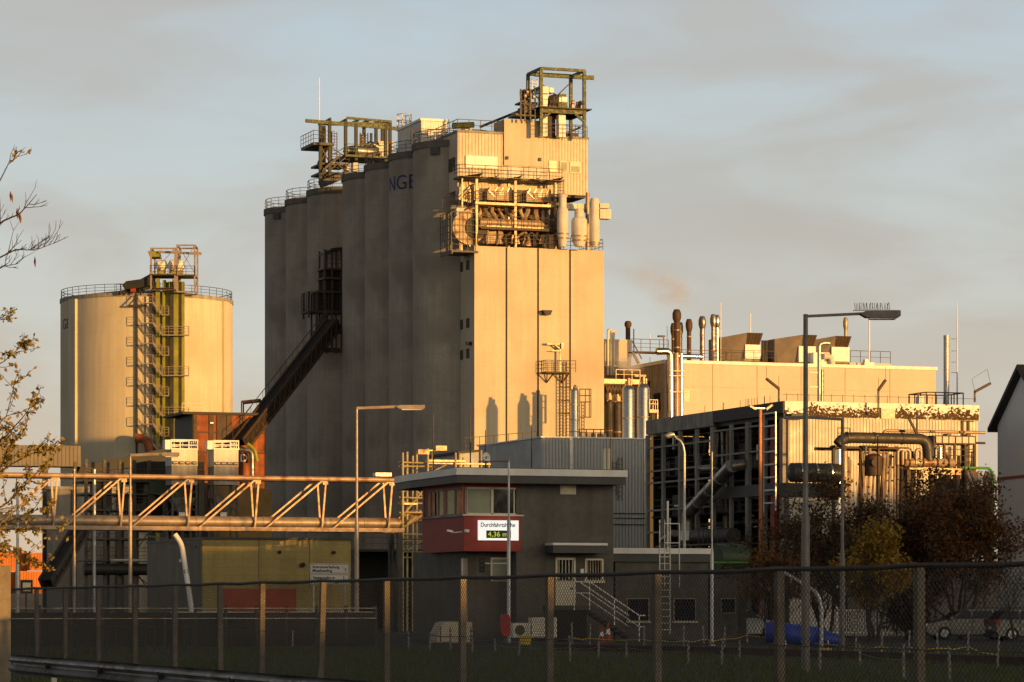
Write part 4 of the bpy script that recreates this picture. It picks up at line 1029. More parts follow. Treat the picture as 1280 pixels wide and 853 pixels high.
# two direction signs
def dirsign(px0, px1, py0, py1, l1, l2, arrow, label):
    f2 = Fr(px0, 203.5); s = T('direction_sign', label, 'sign', f2, 'white direction signs'); xx = f2.x(px1); a, b = f2.z(px0, py1), f2.z(px0, py0); h = b-a
    MB().box(0, xx, 0, .06, a, b).build('board', sign_w, s)
    m = MB(); w = .022
    for q in ((.035, xx-.035, b-.035-w, b-.035), (.035, xx-.035, a+.035, a+.035+w), (.035, .035+w, a+.035, b-.035), (xx-.035-w, xx-.035, a+.035, b-.035)): m.box(q[0], q[1], -.008, -.002, q[2], q[3])
    m.build('border', ink, s)
    text_mesh(l1, .235, 'lettering', ink, s, (.15, -.008, b-.295), (1,0,0), ext=.004, bold=.006, fit=1.76 if len(l1) > 13 else 1.42)
    text_mesh(l2, .235, 'lettering', ink, s, (.15, -.008, b-.525), (1,0,0), ext=.004, bold=.006, fit=1.28 if len(l2) < 12 else 1.6)
    m = MB(); c = (xx-.36, (a+b)/2); L_ = .21
    if arrow == 'd': p, q = (c[0]-.12, c[1]+.16), (c[0]+.14, c[1]-.14)
    else: p, q = (c[0], c[1]+.2), (c[0], c[1]-.2)
    m.bar((p[0], -.01, p[1]), (q[0], -.01, q[1]), .045, .006)
    dv = Vector((q[0]-p[0], 0, q[1]-p[1])).normalized()
    for an in (-.65, .65):
        w = Matrix.Rotation(an, 3, 'Y') @ (-dv); m.bar((q[0], -.01, q[1]), (q[0]+w.x*.17, -.01, q[1]+w.z*.17), .045, .006)
    m.build('arrow', ink_r, s)
    m = MB()
    for q in (.25, xx-.25): m.bar((q, .12, 0), (q, .12, b-.05), .08)
    m.build('post', galv, s)
dirsign(387.5, 436.5, 704.5, 717.2, 'Schrotverladung', 'Mealloading', 'd', 'white sign reading Schrotverladung Mealloading with a red diagonal arrow')
dirsign(388, 436.5, 717.8, 730.5, 'Saatannahme', 'Seedunloading', 's', 'white sign reading Saatannahme Seedunloading with a red arrow pointing down')
# dark shed under the bridge end
fr = Fr(441, 222); X = lambda px, d=0: fr.x(px, d)
t = T('dark_shed', 'unlit open shed in the shadow under the bridge end', 'shed', fr)
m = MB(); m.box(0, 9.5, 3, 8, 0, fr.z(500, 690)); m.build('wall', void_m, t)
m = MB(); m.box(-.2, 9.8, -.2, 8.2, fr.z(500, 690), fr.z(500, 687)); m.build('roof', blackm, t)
m = MB()
for k in range(4): m.bar((3.1*k, 0, 0), (3.1*k, 0, fr.z(500, 690)), .16)
m.build('column', dsteel, t)
m = MB(); m.rail([(0, -.4, fr.z(500, 687)), (9.6, -.4, fr.z(500, 687))], 1.1, .025, 1.2, (.4,.8)); m.build('railing', dsteel, t)

# ---------------------------------------------------------------- yellow scaffold tower with floodlights
fr = Fr(503, 199); X = lambda px, d=0: fr.x(px, d)
Z = lambda py, px=520, d=0: fr.z(px, py, d)
t = T('scaffold_tower', 'yellow lit scaffold pipe tower left of the red control cabin', 'scaffold', fr)
m = MB()
for px, tp, d in ((503.5, 566, 0), (509, 565, .6), (516, 570, 1.6), (521, 565, 2.2), (534.8, 561, 0), (540.5, 562, .5), (569.5, 566, 0), (574.5, 567, .8), (579, 572, 1.4), (601.5, 563, .2), (607, 565, 1.2), (611, 569, .5)):
    m.tube([(X(px, d), d, 0), (X(px, d), d, Z(tp, px, d))], .07, 8)
m.build('standard', yscaf, t)
m = MB()
for py in (578, 583, 601, 622, 629, 641, 668, 676, 690, 697): 
    y_ = R.uniform(0, .5); m.tube([(X(500), y_, Z(py)), (X(544), y_, Z(py+R.uniform(-1, 1)))], .05, 6)
    if R.random() > .4: m.tube([(X(503), 0, Z(py)), (X(512), 2.2, Z(py))], .05, 6)
m.box(X(534), X(582), 0, .5, Z(577), Z(574.5)); m.box(X(534), X(614), .1, .4, Z(579.6), Z(578.2)); m.box(X(505), X(523), .2, .8, Z(631), Z(629)); m.box(X(530), X(568), -.1, .6, Z(698), Z(696)); m.build('ledger', yscaf, t)
m = MB()
for a, b, p, q in ((503, 535, 661, 640), (509, 541, 640, 600), (509, 541, 690, 668), (535, 541, 660, 600), (510, 522, 655, 645), (541, 560, 590, 580), (516, 535, 608, 625)): m.tube([(X(a), .25, Z(p)), (X(b), .25, Z(q))], .055, 6)
m.build('brace', yscaf, t)
m = MB(); m.bend([(X(496), .9, Z(654)), (X(513), .9, Z(654)), (X(520), .9, Z(648)), (X(533), .9, Z(648))], .24, 12); m.bend([(X(505), 1.2, Z(647)), (X(523), 1.2, Z(640)), (X(534), 1.2, Z(640))], .16, 10); m.build('pipe', pipe_o, t)
m = MB()
for k in range(8): m.tube([(X(504), .2, Z(583+k*15)), (X(509.5), .7, Z(583+k*15))], .13, 8)
m.build('coupler', ysteel, t)
m = MB(); m.rail([(X(500), -.3, Z(697)), (X(534), -.3, Z(697))], 1.1, .03, 1.0, (.4,.8)); m.build('railing', dsteel, t)
for s, px in ((-1, 529), (1, 551)):
    f_ = T('floodlight', ('left' if s < 0 else 'right')+' floodlight of the pair crowning the yellow scaffold', 'floodlight', fr, 'floodlights on the scaffold')
    c = X(px); m = MB(); z = Z(562.5); m.bar((c-.35, 0, z+.12*-s*-1), (c+.35, 0, z-.12*-s), .3, .3); m.build('housing', pipe_o, f_)
    m = MB(); m.bar((X(537.5), .1, Z(563)), (c, .1, z), .08); m.build('bracket', yscaf, f_)
# ---------------------------------------------------------------- control building
fr = Fr(580, 145); X = lambda px, d=0: fr.x(px, d)
Z = lambda py, px=650, d=0: fr.z(px, py, d)
t = T('control_building', 'dark grey control building with a red glazed bay and a white edged flat roof', 'building', fr)
xr = X(767); dp = fr.side(528, 650)[0]; xg = X(651); zr = Z(605.5); zr2 = Z(596); zr3 = Z(587.5); zbay = Z(689.5)
sy = lambda px: fr.side(px, 600)[0]; szz = lambda py, px: fr.side(px, py)[1]
MB().box(xg-.2, xr, .02, 9, 0, zr-.002).build('wall', render_g, t)
MB().box(.5, xg-.2, 1.2, 9, 0, zbay+.05).build('lower_wall', render_g, t)
# red bay: sill block, lintel, corner posts, dark room behind
b = MB(); zs, zl = Z(645.5), Z(609.5)
b.box(0, xg, 0, dp, zbay, zs); b.box(0, xg-.01, 0, dp, zl, zr-.002); b.box(0, .1, 0, .1, zs, zl); b.box(.0, .12, dp-.3, dp, zs, zl)
bay = b.build('red_bay', red_p, t)
MB().box(X(650), xg+.05, -.0, .3, zs-.01, zl).build('bay_pier', render_g, t)
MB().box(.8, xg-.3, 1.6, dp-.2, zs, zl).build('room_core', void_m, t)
MB().box(-.08, xg+.12, -.08, 0.12, zs, zs+.06).build('sill', frame_w, t)
MB().box(-.08, -.0, .0, dp, zs-.02, zs+.06).build('sill', conc_d, t)
w = MB(); 
wx = [X(581.5), X(616), X(649)]
for xq in wx: w.box(xq-.055, xq+.055, .06, .16, zs+.06, zl)
w.box(wx[0], wx[2], .06, .16, zl-.09, zl-.002); w.box(wx[0], wx[2], .06, .16, zs+.062, zs+.13); w.box(X(643.5)-.03, X(643.5)+.03, .07, .15, zs+.06, zl)
w = w.build('window', frame_w, t)
MB().box(wx[0]+.06, wx[1]-.06, .11, .13, zs+.1, zl-.08).build('blind', blind, w)
MB().box(wx[1]+.06, wx[2]-.06, .11, .13, zs+.1, zl-.08).build('pane', glass, w)
# glazed left flank with orange curtains
ys = [sy(p) for p in (580, 567.5, 556, 546, 537, 531.5)]
w = MB()
for yq in ys: w.box(.03, .12, yq-.045, yq+.045, zs+.06, zl)
w.box(.03, .12, ys[0], ys[-1], zl-.08, zl-.002); w.box(.03, .12, ys[0], ys[-1], zs+.062, zs+.12); w = w.build('window', conc_d, t)
def curtain(y0, y1, mt):
    m = MB(); n = 16; pr = [(y0+(y1-y0)*i/n, .24+.06*math.sin(i*1.9)) for i in range(n+1)]
    for (a, p), (b_, q) in zip(pr[:-1], pr[1:]): m.face([(p-.1, a, zs+.08), (q-.1, b_, zs+.08), (q-.1, b_, zl-.05), (p-.1, a, zl-.05)], True)
    return m.build('curtain', mt, w)
curtain(ys[0], ys[0]+(ys[1]-ys[0])*.8, curt); curtain(ys[0]+(ys[1]-ys[0])*.85, ys[2], glass_y); curtain(ys[2], ys[2]+(ys[3]-ys[2])*.45, curt); curtain(ys[2]+(ys[3]-ys[2])*.5, ys[3], glass_y); curtain(ys[4]-.35, ys[5]+.3, curt)
MB().box(.18, .2, ys[3], ys[4]-.3, zs+.08, zl-.1).build('pane', glass, w)
# roof: dark soffit band and white fascia
yf = -1.15; xl = -1.3; xe = X(784, -1.1)
pts = lambda o: [(X(570, yf)-o, yf-o), (xe+o, yf-o), (xe+o, 9.8+o), (xl-.9-o, 9.8+o), (xl-.9-o, 7.5), (X(512, 6), 6.2)][:4]
poly = lambda o: [(X(570.5, yf)-o, yf-o), (xe+o, yf-o), (xe+o, 9.6+o), (fr.x(512, 7.2)-o, 9.6+o), (fr.x(512, 6.0)-o, 6.0)]
MB().prismz(poly(-.06), zr, zr2-.002).build('soffit_band', roof_k, t)
MB().prismz(poly(0), zr2, zr3).build('roof_fascia', white, t)
MB().prismz(poly(-.12), zr3+.002, zr3+.03).build('roof_surface', blackm, t)
MB().box(X(700), X(719.5), -.06, .03, Z(617.5), Z(605.8)).build('vent_window', frame_w, t)
MB().box(X(702), X(718), -.075, -.058, Z(614.5), Z(607)).build('vent_pane', glass_y, t)
# canopy
MB().box(X(682), X(748), -1.0, .0, Z(691.5), Z(682)).build('canopy', roof_k, t)
MB().box(X(681), X(749), -1.06, .0, Z(681.98), Z(679)).build('canopy_edge', white, t)
# door with barred light, barred window
d_ = MB(); x0, x1 = X(694), X(719); za, zb_ = Z(757), Z(697)
for q in ((x0, x0+.09), (x1-.09, x1)): d_.box(q[0], q[1], -.06, .05, za, zb_)
d_.box(x0, x1, -.06, .05, zb_-.1, zb_); d_.box(x0+.09, x1-.09, -.03, .05, za, Z(726)); d_ = d_.build('door', frame_w, t)
MB().box(x0+.09, x1-.09, -.01, .04, Z(726), zb_-.1).build('door_glass', glass, d_)
m = MB()
for k in range(1, 6): q = x0+(x1-x0)*k/6; m.bar((q, -.05, Z(726)), (q, -.05, zb_-.1), .03)
m.build('bar', frame_w, d_); MB().box(x1-.25, x1-.12, -.09, -.06, Z(737), Z(735)).build('handle', dsteel, d_)
w = MB(); x0, x1 = X(731), X(754); za2, zb2 = Z(727), Z(698)
for q in ((x0, x0+.08), (x1-.08, x1)): w.box(q[0], q[1], -.05, .05, za2, zb2)
w.box(x0, x1, -.05, .05, zb2-.08, zb2); w.box(x0-.05, x1+.05, -.1, .05, za2-.06, za2+.06); w = w.build('window', frame_w, t)
MB().box(x0+.08, x1-.08, .0, .03, za2+.06, zb2-.08).build('pane', glass, w)
m = MB()
for k in range(1, 7): q = x0+(x1-x0)*k/7; m.bar((q, -.03, za2), (q, -.03, zb2-.06), .03)
m.build('bar', galv_o, w)
MB().box(X(725), X(729), -.1, .0, Z(718), Z(711)).build('call_box', white, t)
w = MB(); x0, x1 = X(613, 1.2), X(637, 1.2); w.box(x0, x1, 1.14, 1.22, Z(727, 620, 1.2), Z(697, 620, 1.2)); w = w.build('window', frame_w, t)
MB().box(x0+.08, x1-.08, 1.12, 1.16, Z(726, 620, 1.2), Z(699.5, 620, 1.2)).build('pane', blind, w)
m = MB(); m.box(X(576, 1.2), X(584, 1.2), 1.13, 1.22, 0, Z(698, 580, 1.2)); m.build('side_door', conc_d, t)
MB().box(X(576.8,1.2), X(577.6,1.2), 1.12, 1.13, .3, Z(698.5, 580, 1.2)).build('door_frame', galv, t)
# roof antennas, dish
def roofitem(name, label, cat, px, Y, group=None): return T(name, label, cat, Fr(px, Y), group)
d2 = T('satellite_dish', 'white round satellite dish above the control building roof', 'satellite dish', Fr(608, 152)); f2 = Fr(608, 152)
m = MB(); c = Vector((0, 0, f2.z(608, 571)))
nd = Vector((.15, -1, .15)).normalized(); a1 = nd.orthogonal().normalized(); a2 = nd.cross(a1); rr = .20
rings = []
for q in range(5):
    r = rr*q/4; rings.append([tuple(c-nd*(.06*(1-(q/4)**2))+(a1*math.cos(k*PI/10)+a2*math.sin(k*PI/10))*max(r, .001)) for k in range(20)])
for A_, B_ in zip(rings[:-1], rings[1:]):
    for k in range(20): m.face([A_[k], A_[(k+1) % 20], B_[(k+1) % 20], B_[k]], True)
m.build('reflector', white, d2)
m = MB(); m.bar(c+Vector((0, .05, 0)), (0, .05, zr3-.1), .05); m.bar(c, c+nd*.2+Vector((0,0,-.05)), .02); m.build('mount', dsteel, d2)
# big sign with the lit height display
f2 = Fr(598, 144.9); s = T('clearance_sign', 'white lit sign board with a yellow green number display on the red bay', 'sign', f2)
x1 = f2.x(648.3); za, zb_ = f2.z(600, 675.5), f2.z(600, 650.5)
MB().box(0, x1, 0, .09, za, zb_).build('board', board_l, s)
text_mesh('Durchfahrtshöhe', .27, 'lettering', ink, s, (.1, -.006, zb_-.29), (1,0,0), ext=.003, fit=x1-.28, bold=.004)
MB().box(.37, x1-.37, -.012, -.001, za+.1, za+.44).build('display', led_bg, s)
text_mesh('4,36 m', .31, 'digits', led_g, s, (.44, -.02, za+.17), (1,0,0), ext=.004, fit=.92)
# surveillance cameras
for i, (pa, pb, py) in enumerate(((560, 573, 664), (581, 588, 664.5))):
    s = T('security_camera', 'white security camera '+('on a long bracket at the flank of the red bay' if i == 0 else 'at the front corner of the red bay'), 'camera', Fr(pb, 144.8), 'cameras on the red bay'); f2 = Fr(pb, 144.8)
    x0 = f2.x(pa, -.3); z = f2.z(pb, py)
    if i == 0:
        m = MB(); m.bar((x0-.05, -.3, z+.02), (x0+.22, -.32, z-.04), .1, .09); m.build('body', white, s)
        m = MB(); m.tube([(x0+.2, -.3, z-.02), (x0+.3, -.25, z-.08), (.1, .0, z-.04), (.2, .15, z-.04)], .025, 6); m.build('bracket', white, s)
    else:
        m = MB(); m.tube([(x0+.02, -.25, z+.02), (x0+.2, -.2, z)], [.07,.09], 10); m.build('body', white, s)
        m = MB(); m.tube([(x0+.15, -.2, z), (x0+.2, .1, z)], .04, 6); m.build('bracket', blackm, s)

# stairs to the door
f2 = Fr(694, 143.6); s = T('entrance_stairs', 'steel stairs with a pale handrail leading to the barred door', 'stairs', f2)
zl_ = Z(757); x1 = f2.x(737); x2 = f2.x(799)
MB().box(-.1, x1, 0, 1.3, zl_-.2, zl_-.02).build('landing', dsteel, s)
MB().box(-.05, x1-.1, .1, 1.2, 0, zl_-.2).build('plinth', void_m, s)
m = MB(); m.stairs((x2, .65, .05), (x1, .65, zl_-.05), 1.2, 9); m.build('flight', dsteel, s)
m = MB(); h = .95
for hh, r in ((1.05, .03), (.55, .02)):
    m.tube([(.9, 0, zl_+hh), (x1, 0, zl_+hh), (x2, 0, .1+hh), (x2+.3, 0, .1+hh)], r, 8)
    m.tube([(x1, 1.25, zl_+hh), (x2, 1.25, .1+hh)], r, 8)
for xq, zq in ((.9, zl_), (x1, zl_), ((x1+x2)/2, (zl_+.1)/2+.02), (x2, .1)): m.tube([(xq, 0, zq-.2), (xq, 0, zq+1.05)], .024, 8)
m.build('handrail', white, s)

# annex to the right
fr = Fr(765, 148.5); X = lambda px, d=0: fr.x(px, d)
Z = lambda py, px=820, d=0: fr.z(px, py, d)
t = T('low_annex', 'low grey annex with a white roof edge right of the control building', 'building', fr)
xr = X(889); MB().box(.2, xr-.1, .1, 8, 0, Z(702.5)).build('wall', render_g, t)
MB().box(0, xr, -.05, 8.1, Z(702.48), Z(692.5)).build('roof_band', roof_k, t)
MB().box(-.03, xr+.05, -.12, 8.2, Z(692.48), Z(685.5)).build('roof_fascia', white, t)
for a, b in ((784, 812), (842.5, 870.5)):
    w = MB().box(X(a), X(b), .04, .12, Z(777), Z(748)).build('window', galv_o, t)
    MB().box(X(a)+.05, X(b)-.05, .02, .05, Z(776), Z(749)).build('pane', glass, w)
    MB().box(X(a)-.05, X(b)+.05, -.08, .1, Z(779), Z(776.8)).build('sill', white_d, w)
# roof ladder with cage
f2 = Fr(830, 147.4); s = T('wall_ladder', 'tall caged steel ladder standing against the low annex', 'ladder', f2); x = lambda px: f2.x(px); zz = lambda py: f2.z(830, py)
m = MB(); a, b = x(824.5), x(837.5)
m.bar((a, 0, .3), (a, 0, zz(650)), .05); m.bar((b, 0, .3), (b, 0, zz(648)), .05); m.bar((b, .3, zz(690)), (b, .3, zz(626)), .09); z = .5
while z < zz(682): m.bar((a, 0, z), (b, 0, z), .035); z += .3
m.build('ladder', galv, s)
m = MB(); c = x(844)
m.bar((c, -.5, zz(735)), (c, -.5, zz(655)), .04)
for py in (655, 679): m.bar((a, 0, zz(py)), (a, -.6, zz(py)), .04); m.bar((b, 0, zz(py)), (c, -.5, zz(py)), .04); m.bar((a, -.6, zz(py)), (c, -.5, zz(py)), .04)
m.bar((a, -.6, zz(735)), (a, -.6, zz(650)), .03); m.build('cage', galv, s)

# ---------------------------------------------------------------- grey corrugated shed and lean-to
fr = Fr(677, 235); X = lambda px, d=0: fr.x(px, d)
Z = lambda py, px=677, d=0: fr.z(px, py, d)
t = T('grey_corrugated_hall', 'tall hall of upright grey corrugated sheets behind the control building', 'building', fr)
xr = X(812); zt = Z(545.5); MB().box(0, xr, 0, 14, 0, zt-.1).build('wall', clad_grey, t)
m = MB(); m.corr((0, -.004), (xr, -.004), 0, zt-.12, .245, .05); m.build('corrugated_sheet', clad_grey, t)
MB().box(-.1, xr+.1, -.12, 14.1, zt-.1, zt).build('roof_edge', galv, t)
m = MB(); m.box(X(712), X(712)+.22, -.09, -.055, 0, zt-.12); m.box(X(0+808)-.2, X(808), -.09, -.055, 0, zt-.12); m.build('flashing', galv, t)
m = MB()
for py in (641, 647, 655): m.tube([(X(765), -.12, Z(py)), (X(808), -.12, Z(py))], .04, 6)
m.build('cable_pipe', dsteel, t)
m = MB()
for px, p0, p1 in ((767.5, 618, 575), (774.5, 625, 570)): m.ladder(X(px), -.1, Z(p0), Z(p1), .3, .02)
m.build('wall_rung', dsteel, t)
for px in (755.5, 760.5):
    o = MB().tube([(0, 0, 0), (0, 0, Z(559)-Z(588))], .12, 10).build('vent_pipe', frame_w); f2 = Fr(px, 151); o.location = (f2.O[0], f2.O[1], EYE+(HY-590)/F*151)
    for v in o.data.vertices: v.co.z *= 151/235; v.co.x *= .68; v.co.y *= .68
    tag(o, ('left' if px < 758 else 'right')+' one of two short cream vent pipes on the control building roof', 'vent pipe', 'roof vent pipes')
fr = Fr(575, 305); X = lambda px, d=0: fr.x(px, d)
Z = lambda py, px=600, d=0: fr.z(px, py, d)
t = T('lean_to', 'grey lean-to with a dark sloping roof line at the foot of the sunlit tower', 'shed', fr)
MB().prism([(0, 0), (X(690), 0), (X(690), Z(555.5)), (0, Z(567.5))], 0, 9).build('wall', clad_grey, t)
MB().prism([(-.3, Z(568)), (X(690), Z(555.5)), (X(690), Z(553)), (-.3, Z(565))], -.3, 9.2).build('roof', blackm, t)
m = MB(); m.bend([(X(652), -.3, Z(590)), (X(652), -.3, Z(579)), (X(661), -.3, Z(579)), (X(661), -.3, Z(590))], .2, 8); m.build('pipe', galv, t)
m = MB(); m.rail([(X(590), 2, Z(564)), (X(680), 2, Z(554))], 1.3, .03, 1.6); m.build('railing', bsteel, t)
# thin masts behind the control building
for px, top, Y, mt, lab in ((541.5, 515, 160, dsteel, 'thin dark mast rising behind the yellow scaffold'), (588, 506, 230, dsteel, 'tallest thin dark mast in front of the tower foot'), (664.5, 534, 156, dsteel, 'thin dark mast behind the control building roof'), (606.8, 538, 154, bsteel, 'thin antenna mast above the satellite dish'), (763.5, 513, 180, bsteel, 'thin mast in front of the shiny steel tanks')):
    f2 = Fr(px, Y); z = EYE+(HY-top)/F*Y; o = MB().tube([(0,0,0), (0,0,z*.7), (0,0,z)], [.045*Y/150, .04*Y/150, .022*Y/150], 6).build('antenna_mast', mt); o.location = (*f2.O, 0); tag(o, lab, 'mast', 'thin masts')
# ---------------------------------------------------------------- white hall with roof plant
fr = Fr(831, 342); X = lambda px, d=0: fr.x(px, d)
Z = lambda py, px=900, d=0: fr.z(px, py, d)
hall = t = T('process_hall', 'long sunlit cream hall with chimneys and air units on its flat roof', 'building', fr)
xr = X(1169.7); zt = Z(453); dp = 16
MB().box(0, xr, .02, dp, 0, zt-.25).build('wall', panel_c, t)
MB().box(-.05, -.003, .05, dp, 0, zt-.3).build('side_wall', conc_d, t)
MB().box(-.15, xr+.12, -.15, dp+.1, zt-.25, zt+.1).build('parapet', white, t)
edges = [0]+[X(p) for p in (890.5, 946, 1001, 1056, 1112)]+[xr]
m = MB()
for a, b in zip(edges[:-1], edges[1:]):
    m.box(a+.03, b-.03, -.06, .018, Z(485)+.03, zt-.28); m.box(a+.03, b-.03, -.06, .018, 0, Z(485)-.03)
m.build('facade_panel', panel_c, t)
w = MB().box(X(854.5), X(873), -.12, -.062, Z(503), Z(488.5)).build('shutter', frame_w, t)
MB().box(X(862), X(872.5), -.14, -.121, Z(502.5), Z(489)).build('leaf', panel_c, w)
sy = lambda px: fr.side(px, 470)[0]
m = MB()
for a, b, p, q in ((799, 801, 465, 520), (805, 813, 475, 505), (818, 826, 492, 515)): m.box(-.1, -.055, sy(b), sy(a), Z(q), Z(p))
m.build('side_opening', void_m, t)
m = MB(); m.rail([(xr*.05, -.3+.35, zt+.1), (xr*.22, .05, zt+.1)], 1.1, .03, 1.2, (.4,.8)); m.rail([(X(905), 1, zt+.1), (X(975), 1, zt+.1)], 1.3, .025, 1.3, (.6,)); m.build('railing', bsteel, t)
# thin spikes on the shed roof edge in front are cable holders
def stack(px, ptop, w, pbase, mt, label, d=3, cap=True):
    f2 = Fr(px, 342+d+(px-831)/F*342*.354); Yq = f2.O[1]; z = lambda py: EYE+(HY-py)/F*Yq
    s = T('chimney', label, 'chimney', loc=(f2.O[0], f2.O[1], zt-.2), group='chimneys on the sunlit hall'); r = w/2*Yq/F; h = z(ptop)-zt+.2; b = .0
    if cap:
        m = MB().lathe([(r, 0), (r, h-1.35)], k=20); m.build('pipe', mt, s)
        m = MB().lathe([(r+.01, h-1.35), (r*1.55, h-.95), (r*1.6, h-.45), (r*1.15, h-.1), (r*.9, h)], k=20); m.build('cowl', mt, s)
    else:
        m = MB().lathe([(r, 0), (r, h)], k=20); m.build('pipe', mt, s)
    m = MB()
    for q in (.3, .62): m.lathe([(r+.03, h*q-.06), (r+.03, h*q+.06)], k=20)
    m.build('band', galv_o, s); return s
stack(846, 387, 7, 445, bsteel, 'tallest brown chimney on the hall roof, leftmost of the cluster', 1.5)
stack(841.5, 404, 4.5, 445, bsteel, 'slim brown chimney tucked left behind the tallest one', 4)
stack(850.5, 403, 4.5, 445, galv_o, 'slim pale chimney tucked right behind the tallest one', 4)
stack(861.3, 399, 5.5, 445, bsteel, 'dark brown chimney between the tallest one and the grey ones')
stack(877.8, 395.5, 6, 445, duct_m, 'grey chimney with a dark cowl, beside the paired grey flues')
stack(891.5, 393, 5, 450, duct_m, 'left flue of the joined pair of grey chimneys')
stack(896.2, 394, 5, 450, steel_m, 'right shinier flue of the joined pair of grey chimneys')
stack(1057, 397, 4, 440, galv_o, 'short lone chimney behind the right hand air unit', 6)
s = T('block_chimney', 'bulb topped chimney on the block left of the hall', 'chimney', Fr(785, 356)); f2 = Fr(785, 356); r = 3*356/F; z = lambda py: f2.z(785, py)
MB().lathe([(r, z(445)), (r, z(410)), (r*1.5, z(407)), (r*1.5, z(404)), (r*.9, z(401.5))], k=20).build('pipe', bsteel, s)
MB().box(-r*1.2, r*1.2, -r*1.2, r*1.2, z(447), z(440)).build('base', galv_o, s)
# air units with slanted brown louvre fronts
def airunit(pl, pf, pr, ptop_l, ptop, pmid, pbot, label, d=2.5, white_front=None):
    s = T('air_unit', label, 'air unit', fr, 'rooftop air units on the sunlit hall')
    zz = lambda py: Z(py, pf, d); a, f_, b = X(pl, d), X(pf, d), X(pr, d); z0 = zt+.1
    m = MB(); n = len(m.v)
    # body: roof rises to the right and the front leans out at the top
    P0 = [(f_, d, zz(pmid)), (b-.2, d, zz(pmid)), (b, d-.5, zz(ptop)), (f_+.1, d-.5, zz(ptop))]
    P1 = [(a, d+4.2, z0+.5), (b, d+4.2, z0+.5), (b, d+4.2, zz(ptop_l)), (a, d+4.2, zz(ptop_l))]
    L0 = [(a, d+.8, z0+.3), (f_, d, z0+.3), (f_+.1, d-.5, zz(ptop)), (a, d+.8, zz(ptop_l))]
    m.face(L0); m.face([L0[3], L0[2], P0[2], P1[2], P1[3]]); m.face([P1[1], P1[0], P1[3], P1[2]]); m.face([P0[1], P1[1], P1[2], P0[2]]); m.face([L0[0], L0[3], P1[3], P1[0]]); m.face([L0[0], P1[0], P1[1], (b-.2, d, z0+.3), L0[1]]); m.face([L0[1], (b-.2, d, z0+.3), P0[1], P0[0]])
    m.build('casing', unit_c, s)
    m = MB(); k = 5
    for i in range(k):
        u0, u1 = (i+.08)/k, (i+.92)/k
        lo = lambda u: Vector(P0[0]).lerp(Vector(P0[1]), u); hi = lambda u: Vector(P0[3]).lerp(Vector(P0[2]), u); o = Vector((0, -.06, 0))
        m.face([lo(u0)+o, lo(u1)+o, hi(u1)+o, hi(u0)+o])
    m.face([Vector(p) for p in P0]); m.build('louvre', brown_l, s)
    MB().box(f_-.05 if white_front is None else X(white_front[0], d), b-.25 if white_front is None else X(white_front[1], d), d-.35, d+.8, zz(pbot), zz(pmid)-.01).build('fan_box', white, s)
    MB().box(a, b, d, d+3.8, z0-.1, z0+.35).build('base_frame', dsteel, s)
    return s
airunit(905, 930.5, 951.5, 422, 416.5, 431, 449, 'left brown air unit with a square white box under its louvre')
airunit(972, 1000, 1019, 424, 419, 433, 453, 'middle brown air unit half hidden behind the tall street lamp', 2.5, (997, 1018))
airunit(1020, 1041, 1062, 425, 420.5, 434, 452, 'right brown air unit next to the bent white duct', 2.5, (1038, 1060))
s = T('bent_duct', 'bent white duct between the two right hand air units', 'duct', fr)
MB().box(X(1018, 1), X(1038, 1), 1.2, 2.2, zt+.1, Z(436)).build('plenum', white, s)
MB().bend([(X(1034), .9, Z(441)), (X(1043), .9, Z(441)), (X(1045), .9, Z(452))], .32, 12).build('elbow', white_d, s)
MB().tube([(X(1039), .85, Z(446)), (X(1039), .88, Z(446.1))], .1).build('knob', blackm, s)
s = T('roof_tank', 'dark low equipment box with small pipes between two air units', 'equipment box', fr)
MB().prism([(X(950, 5), zt+.1), (X(975, 5), zt+.1), (X(975, 5), Z(432)), (X(955, 5), Z(440))], 5, 8).build('body', brown_l, s)
m = MB()
for px in (953.5, 957.5): m.tube([(X(px, 4), 4, zt), (X(px, 4), 4, Z(420))], .18, 8)
m.build('pipe', dsteel, s)
s = T('roof_house', 'small cream house with a rail on the right part of the hall roof', 'roof house', fr)
MB().box(X(1062, 4), X(1113, 4), 4, 8, zt+.05, Z(445)).build('wall', panel_c, s)
m = MB(); m.rail([(X(1063, 4), 4, Z(445)), (X(1113, 4), 4, Z(445))], 1.3, .03, 1.2, (.65,)); m.build('railing', bsteel, s)
s = T('roof_vent', 'small white vent block at the foot of the right roof mast', 'vent', fr)
m = MB(); m.box(X(1086), X(1098), 1, 2, zt+.1, Z(447)); m.box(X(1087.5), X(1092), 1.2, 1.8, Z(447), Z(443)); m.build('body', white, s)
for px, tp, p0, lab, th in ((938, 392, 431, 'pale thin mast in front of the left air unit', .06), (1086.5, 400, 447, 'pale thin mast right of the air units', .09), (901, 378, 440, 'laddered mast close to the paired grey flues', .04), (834, 408, 445, 'thin pale rod left of the tallest chimney', .04), (812.5, 418, 442, 'thin pale rod by the left roof railing', .04)):
    Yq = 345+(px-831)/F*342*.354; o = MB().tube([(0,0,0), (0,0,(EYE+(HY-tp)/F*Yq)-zt)], th, 6).build('roof_mast', sign_w); o.location = ((px-CX)/F*Yq, Yq, zt); tag(o, lab, 'mast', 'roof masts')
    if px == 901:
        m = MB()
        for q in range(5): m.bar((-.5, 0, 1.0+q*.95), (0, 0, 1.0+q*.95), .05)
        m.build('rung', bsteel, o)
